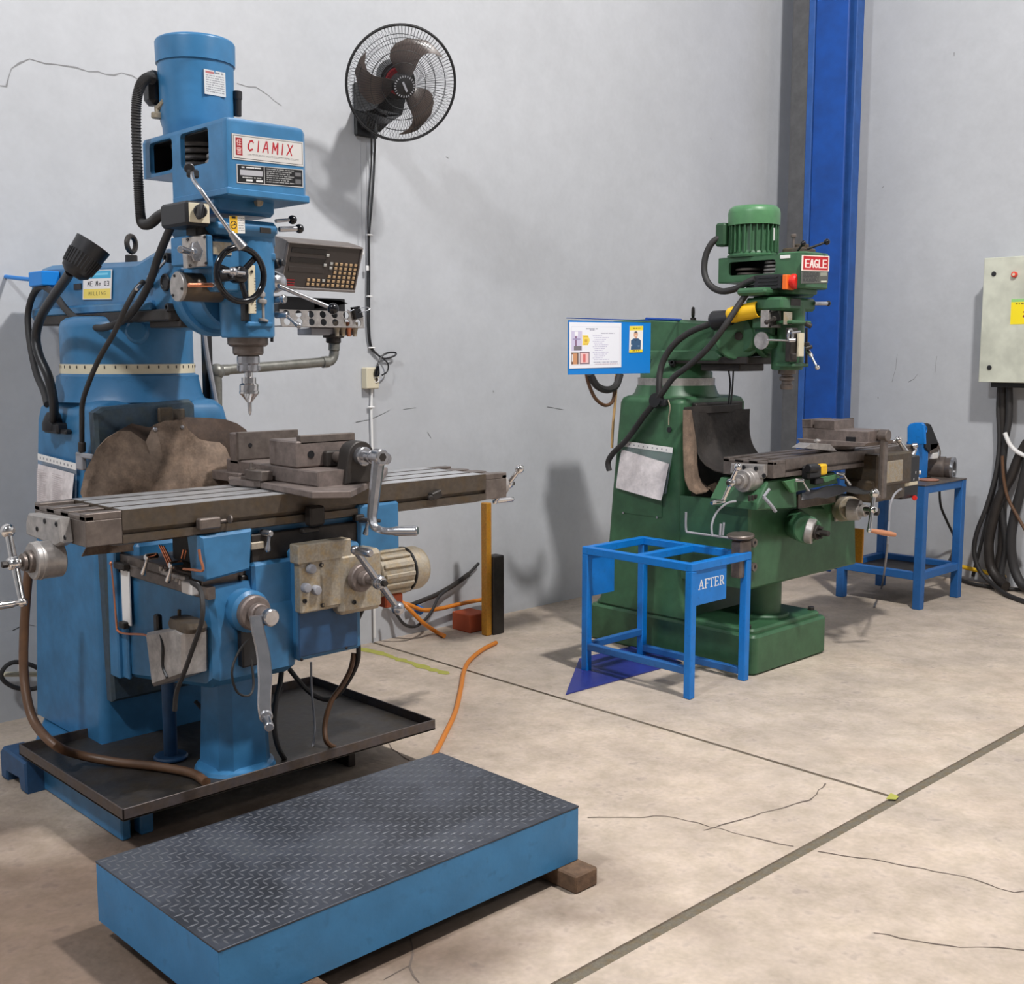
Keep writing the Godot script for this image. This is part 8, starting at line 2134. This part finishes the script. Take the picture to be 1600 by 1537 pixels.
	var fx := obj("fan_flex", mb().tube([Vector3(2.982, 2.250, -3.900), Vector3(3.099, 2.182, -4.060), Vector3(3.096, 2.048, -4.068), Vector3(3.080, 1.911, -4.068), Vector3(3.067, 1.801, -4.068), Vector3(3.065, 1.664, -4.068), Vector3(3.062, 1.527, -4.068), Vector3(3.060, 1.416, -4.068), Vector3(3.069, 1.333, -4.068), Vector3(3.097, 1.299, -4.068), Vector3(3.133, 1.277, -4.060), Vector3(3.182, 1.288, -4.050), Vector3(3.190, 1.302, -4.050), Vector3(3.147, 1.302, -4.050), Vector3(3.111, 1.285, -4.050), Vector3(3.085, 1.249, -4.040)], 0.0042, 8, 5), M.black)
	tag(fx, "black flex running down the wall from the fan to the socket", "cable")
	var fy := obj("fan_flex", mb().tube([Vector3(3.050, 2.263, -4.020), Vector3(3.083, 2.100, -4.068), Vector3(3.063, 1.909, -4.068), Vector3(3.055, 1.664, -4.068), Vector3(3.050, 1.416, -4.068), Vector3(3.069, 1.319, -4.068), Vector3(3.119, 1.282, -4.060), Vector3(3.146, 1.254, -4.050), Vector3(3.142, 1.220, -4.050), Vector3(3.105, 1.204, -4.040)], 0.0034, 8, 5), M.black)
	tag(fy, "second thinner black flex beside the fan flex, curling behind the plug", "cable")
	for q in [[577, 367], [577, 463], [581, 543]]:
		var o := obj("cable_clip", mb().box((Vector3(3.066, 1.809, -4.066) if q[1] == 367 else (Vector3(3.061, 1.546, -4.066) if q[1] == 463 else Vector3(3.071, 1.324, -4.066))), Vector3(0.026, 0.007, 0.018), 0.002), M.white)
		tag(o, {367: "white cable clip level with the top of the digital readout", 463: "white cable clip level with the bottom of the readout", 543: "white cable clip just above the cream socket"}[q[1]], "clip", "white clips on the fan flex")
	t = thing("wall_socket", "cream double wall socket with a black plug on the left wall", "socket", Vector3(3.089, 1.145, -4.080))
	b = mb().mm(Vector3(3.022, 1.238, -4.040), Vector3(3.090, 1.145, -4.080), 0.004)
	obj("socket_box", b, M.cream, t)
	b = mb().pipe(Vector3(3.073, 1.185, -4.040), Vector3(3.070, 1.185, -4.036), 0.013, 0.009, 18); b.pipe(Vector3(3.074, 1.218, -4.040), Vector3(3.071, 1.219, -4.036), 0.013, 0.009, 18)
	each("socket_ring", b, M.white, t)
	obj("socket_well", mb().cyl(Vector3(3.073, 1.185, -4.040), Vector3(3.072, 1.185, -4.038), 0.0092, 0.0, 16), M.iron_brown, t)
	b = mb().lathe([Vector2(0, 0), Vector2(0.012, 0), Vector2(0.014, 0.012), Vector2(0.010, 0.03), Vector2(0.006, 0.045), Vector2(0, 0.045)], Vector3(3.070, 1.202, -4.035), Vector3(3.070, 1.255, -4.020) - Vector3(3.070, 1.202, -4.035), 14)
	obj("plug", b, M.black_gloss, t)
	var wc := obj("white_cable", mb().tube([Vector3(3.068, 1.145, -4.066), Vector3(3.063, 1.052, -4.066), Vector3(3.064, 0.968, -4.066), Vector3(3.065, 0.825, -4.066), Vector3(3.062, 0.654, -4.066), Vector3(3.063, 0.306, -4.066), Vector3(3.062, 0.024, -4.066)], 0.0055, 8, 4), M.white)
	tag(wc, "white cable running down the wall below the cream socket", "cable")
	var o2 := obj("cable_clip", mb().box(Vector3(3.061, 1.064, -4.064), Vector3(0.028, 0.007, 0.018), 0.002), M.white)
	tag(o2, "white cable clip below the cream socket", "clip")
	# control cabinet on the right wall with its cables
	t = thing("control_cabinet", "pale grey-green steel control cabinet on the right wall", "cabinet", Vector3(6.4, 1.14, -2.5))
	b = mb().mm(Vector3(6.215, 1.146, -2.742), Vector3(6.4, 1.806, -2.12), 0.004)
	obj("cabinet_box", b, M.cabinet, t)
	b = mb().mm(Vector3(6.198, 1.143, -2.746), Vector3(6.213, 1.81, -2.116), 0.003)
	var cd := obj("door", b, M.cabinet, t)
	b = mb()
	for q in [Vector3(6.198, 1.723, -2.689), Vector3(6.198, 1.223, -2.688)]: b.cyl(q, q - Vector3(0.006, 0, 0), 0.013, 0.002, 16)
	obj("cabinet_lock", b, M.black, cd)
	b = mb()
	b.cyl(Vector3(6.198, 1.714, -2.576), Vector3(6.198, 1.714, -2.576) - Vector3(0.02, 0, 0), 0.015, 0.003, 18)
	var lampm := mat(srgb(230, 60, 40), 0.3)
	var pl := obj("indicator_lamp", b, lampm, cd)
	obj("lens_dot", mb().cyl(Vector3(6.198, 1.714, -2.576) - Vector3(0.019, 0, 0), Vector3(6.198, 1.714, -2.576) - Vector3(0.0205, 0, 0), 0.008, 0.0, 14), M.cream, pl)
	var im := img(160, 130, srgb(250, 226, 30))
	im.fill_rect(Rect2i(0, 0, 160, 16), srgb(150, 206, 130)); squiggle(im, 24, 150, 22, 6, srgb(120, 100, 40), 3)
	text(im, "2", Vector2(66, 66), 22, 26, 8, 6, srgb(150, 60, 50))
	card("yellow_notice", Vector3(6.197, 1.587, -2.589), Vector3(0, 0, 0.16), Vector3(0, -0.135, 0), 0.001, M.white, itex(im), cd)
	b = mb().mm(Vector3(6.25, 1.115, -2.70), Vector3(6.36, 1.145, -2.3), 0.004)
	obj("gland_plate", b, M.black, t)
	var cb := [[[[1562,600],[1560,640],[1562,690],[1556,740],[1542,790],[1527,830],[1522,860],[1530,890],[1550,910],[1575,930],[1610,942]], 0.014, "rubber", "grey cable bowing far left below the cabinet and on to the floor"],
		[[[1572,600],[1568,640],[1564,700],[1556,750],[1545,800],[1534,845],[1525,880],[1520,905]], 0.011, "rubber", "thin grey cable falling straight from the cabinet to the wall base"],
		[[[1592,705],[1580,740],[1562,770],[1550,810],[1543,850],[1546,890],[1560,920],[1575,928]], 0.030, "dark", "thickest dark cable bulging left under the cabinet"],
		[[[1566,600],[1565,660],[1564,720],[1566,780],[1564,850],[1560,880],[1566,912]], 0.024, "dark", "dark cable bundle hanging straight in the middle under the cabinet"],
		[[[1575,600],[1576,650],[1570,690],[1566,740],[1564,790],[1572,850],[1566,880],[1562,910]], 0.020, "rubber", "grey cable twisting across the middle bundle"],
		[[[1606,720],[1592,770],[1582,810],[1578,850],[1584,890],[1600,925],[1612,930]], 0.028, "rubber", "thick grey cable at the right frame edge below the cabinet"],
		[[[1566,712],[1568,745],[1574,775],[1586,800],[1604,832]], 0.010, "tan", "tan cable crossing to the right below the cabinet"],
		[[[1572,680],[1580,696],[1592,708],[1606,716]], 0.013, "white", "short white cable in the tangle below the cabinet"],
		[[[1500,886],[1520,892],[1550,905],[1580,915],[1612,917]], 0.011, "rubber", "cable running along the wall base from the tall stand to the right"]]
	for i in cb.size(): pass
	var cables := [
		[[Vector3(6.330, 1.131, -2.684), Vector3(6.330, 0.990, -2.684), Vector3(6.320, 0.814, -2.664), Vector3(6.300, 0.638, -2.667), Vector3(6.280, 0.458, -2.699), Vector3(6.260, 0.312, -2.738), Vector3(6.250, 0.203, -2.746), Vector3(6.240, 0.100, -2.707), Vector3(6.220, 0.035, -2.623), Vector3(6.081, 0.014, -2.476), Vector3(5.963, 0.014, -2.305)], 0.013],
		[[Vector3(6.360, 1.131, -2.662), Vector3(6.360, 0.990, -2.668), Vector3(6.360, 0.776, -2.672), Vector3(6.360, 0.596, -2.691), Vector3(6.360, 0.412, -2.721), Vector3(6.360, 0.244, -2.753), Vector3(6.360, 0.111, -2.779), Vector3(6.360, 0.035, -2.794)], 0.010],
		[[Vector3(6.300, 0.824, -2.503), Vector3(6.300, 0.735, -2.546), Vector3(6.290, 0.628, -2.578), Vector3(6.280, 0.507, -2.631), Vector3(6.280, 0.372, -2.663), Vector3(6.280, 0.244, -2.678), Vector3(6.280, 0.119, -2.661), Vector3(6.260, 0.058, -2.606), Vector3(6.220, 0.033, -2.546)], 0.027],
		[[Vector3(6.340, 1.138, -2.668), Vector3(6.340, 0.920, -2.660), Vector3(6.340, 0.707, -2.652), Vector3(6.340, 0.494, -2.638), Vector3(6.340, 0.242, -2.632), Vector3(6.340, 0.133, -2.641), Vector3(6.320, 0.049, -2.610)], 0.022],
		[[Vector3(6.310, 1.132, -2.623), Vector3(6.310, 0.958, -2.614), Vector3(6.310, 0.817, -2.628), Vector3(6.310, 0.639, -2.636), Vector3(6.310, 0.462, -2.631), Vector3(6.310, 0.250, -2.595), Vector3(6.310, 0.141, -2.607), Vector3(6.290, 0.042, -2.611)], 0.018],
		[[Vector3(6.280, 0.792, -2.480), Vector3(6.280, 0.599, -2.510), Vector3(6.280, 0.437, -2.543), Vector3(6.280, 0.277, -2.556), Vector3(6.280, 0.137, -2.534), Vector3(6.260, 0.051, -2.480), Vector3(6.240, 0.028, -2.416)], 0.026],
		[[Vector3(6.250, 0.744, -2.616), Vector3(6.250, 0.629, -2.603), Vector3(6.250, 0.525, -2.577), Vector3(6.250, 0.442, -2.531), Vector3(6.250, 0.330, -2.457)], 0.009],
		[[Vector3(6.270, 0.869, -2.617), Vector3(6.270, 0.807, -2.586), Vector3(6.270, 0.768, -2.543), Vector3(6.270, 0.744, -2.487)], 0.012],
		[[Vector3(6.331, 0.012, -2.855), Vector3(6.258, 0.012, -2.747), Vector3(6.247, 0.012, -2.634), Vector3(6.271, 0.012, -2.538), Vector3(6.335, 0.012, -2.453)], 0.010]]
	for i in cables.size():
		var k: String = cb[i][2]
		var o := obj("power_cable", mb().tube(cables[i][0], cables[i][1], 10, 5), M.dark_iron if k == "dark" else (M.hose_brown if k == "tan" else (M.white if k == "white" else M.rubber)))
		tag(o, cb[i][3], "cable", "cables below the control cabinet")
	var yp := obj("yellow_pipe", mb().cyl(Vector3(5.793, -0.003, -3.400) * 0.0 + Vector3(6.34, 0.10, -3.0), Vector3(6.34, 0.06, -2.6), 0.012, 0.002, 10), M.yellow)
	tag(yp, "thin yellow conduit low on the right wall behind the tall blue stand", "conduit")
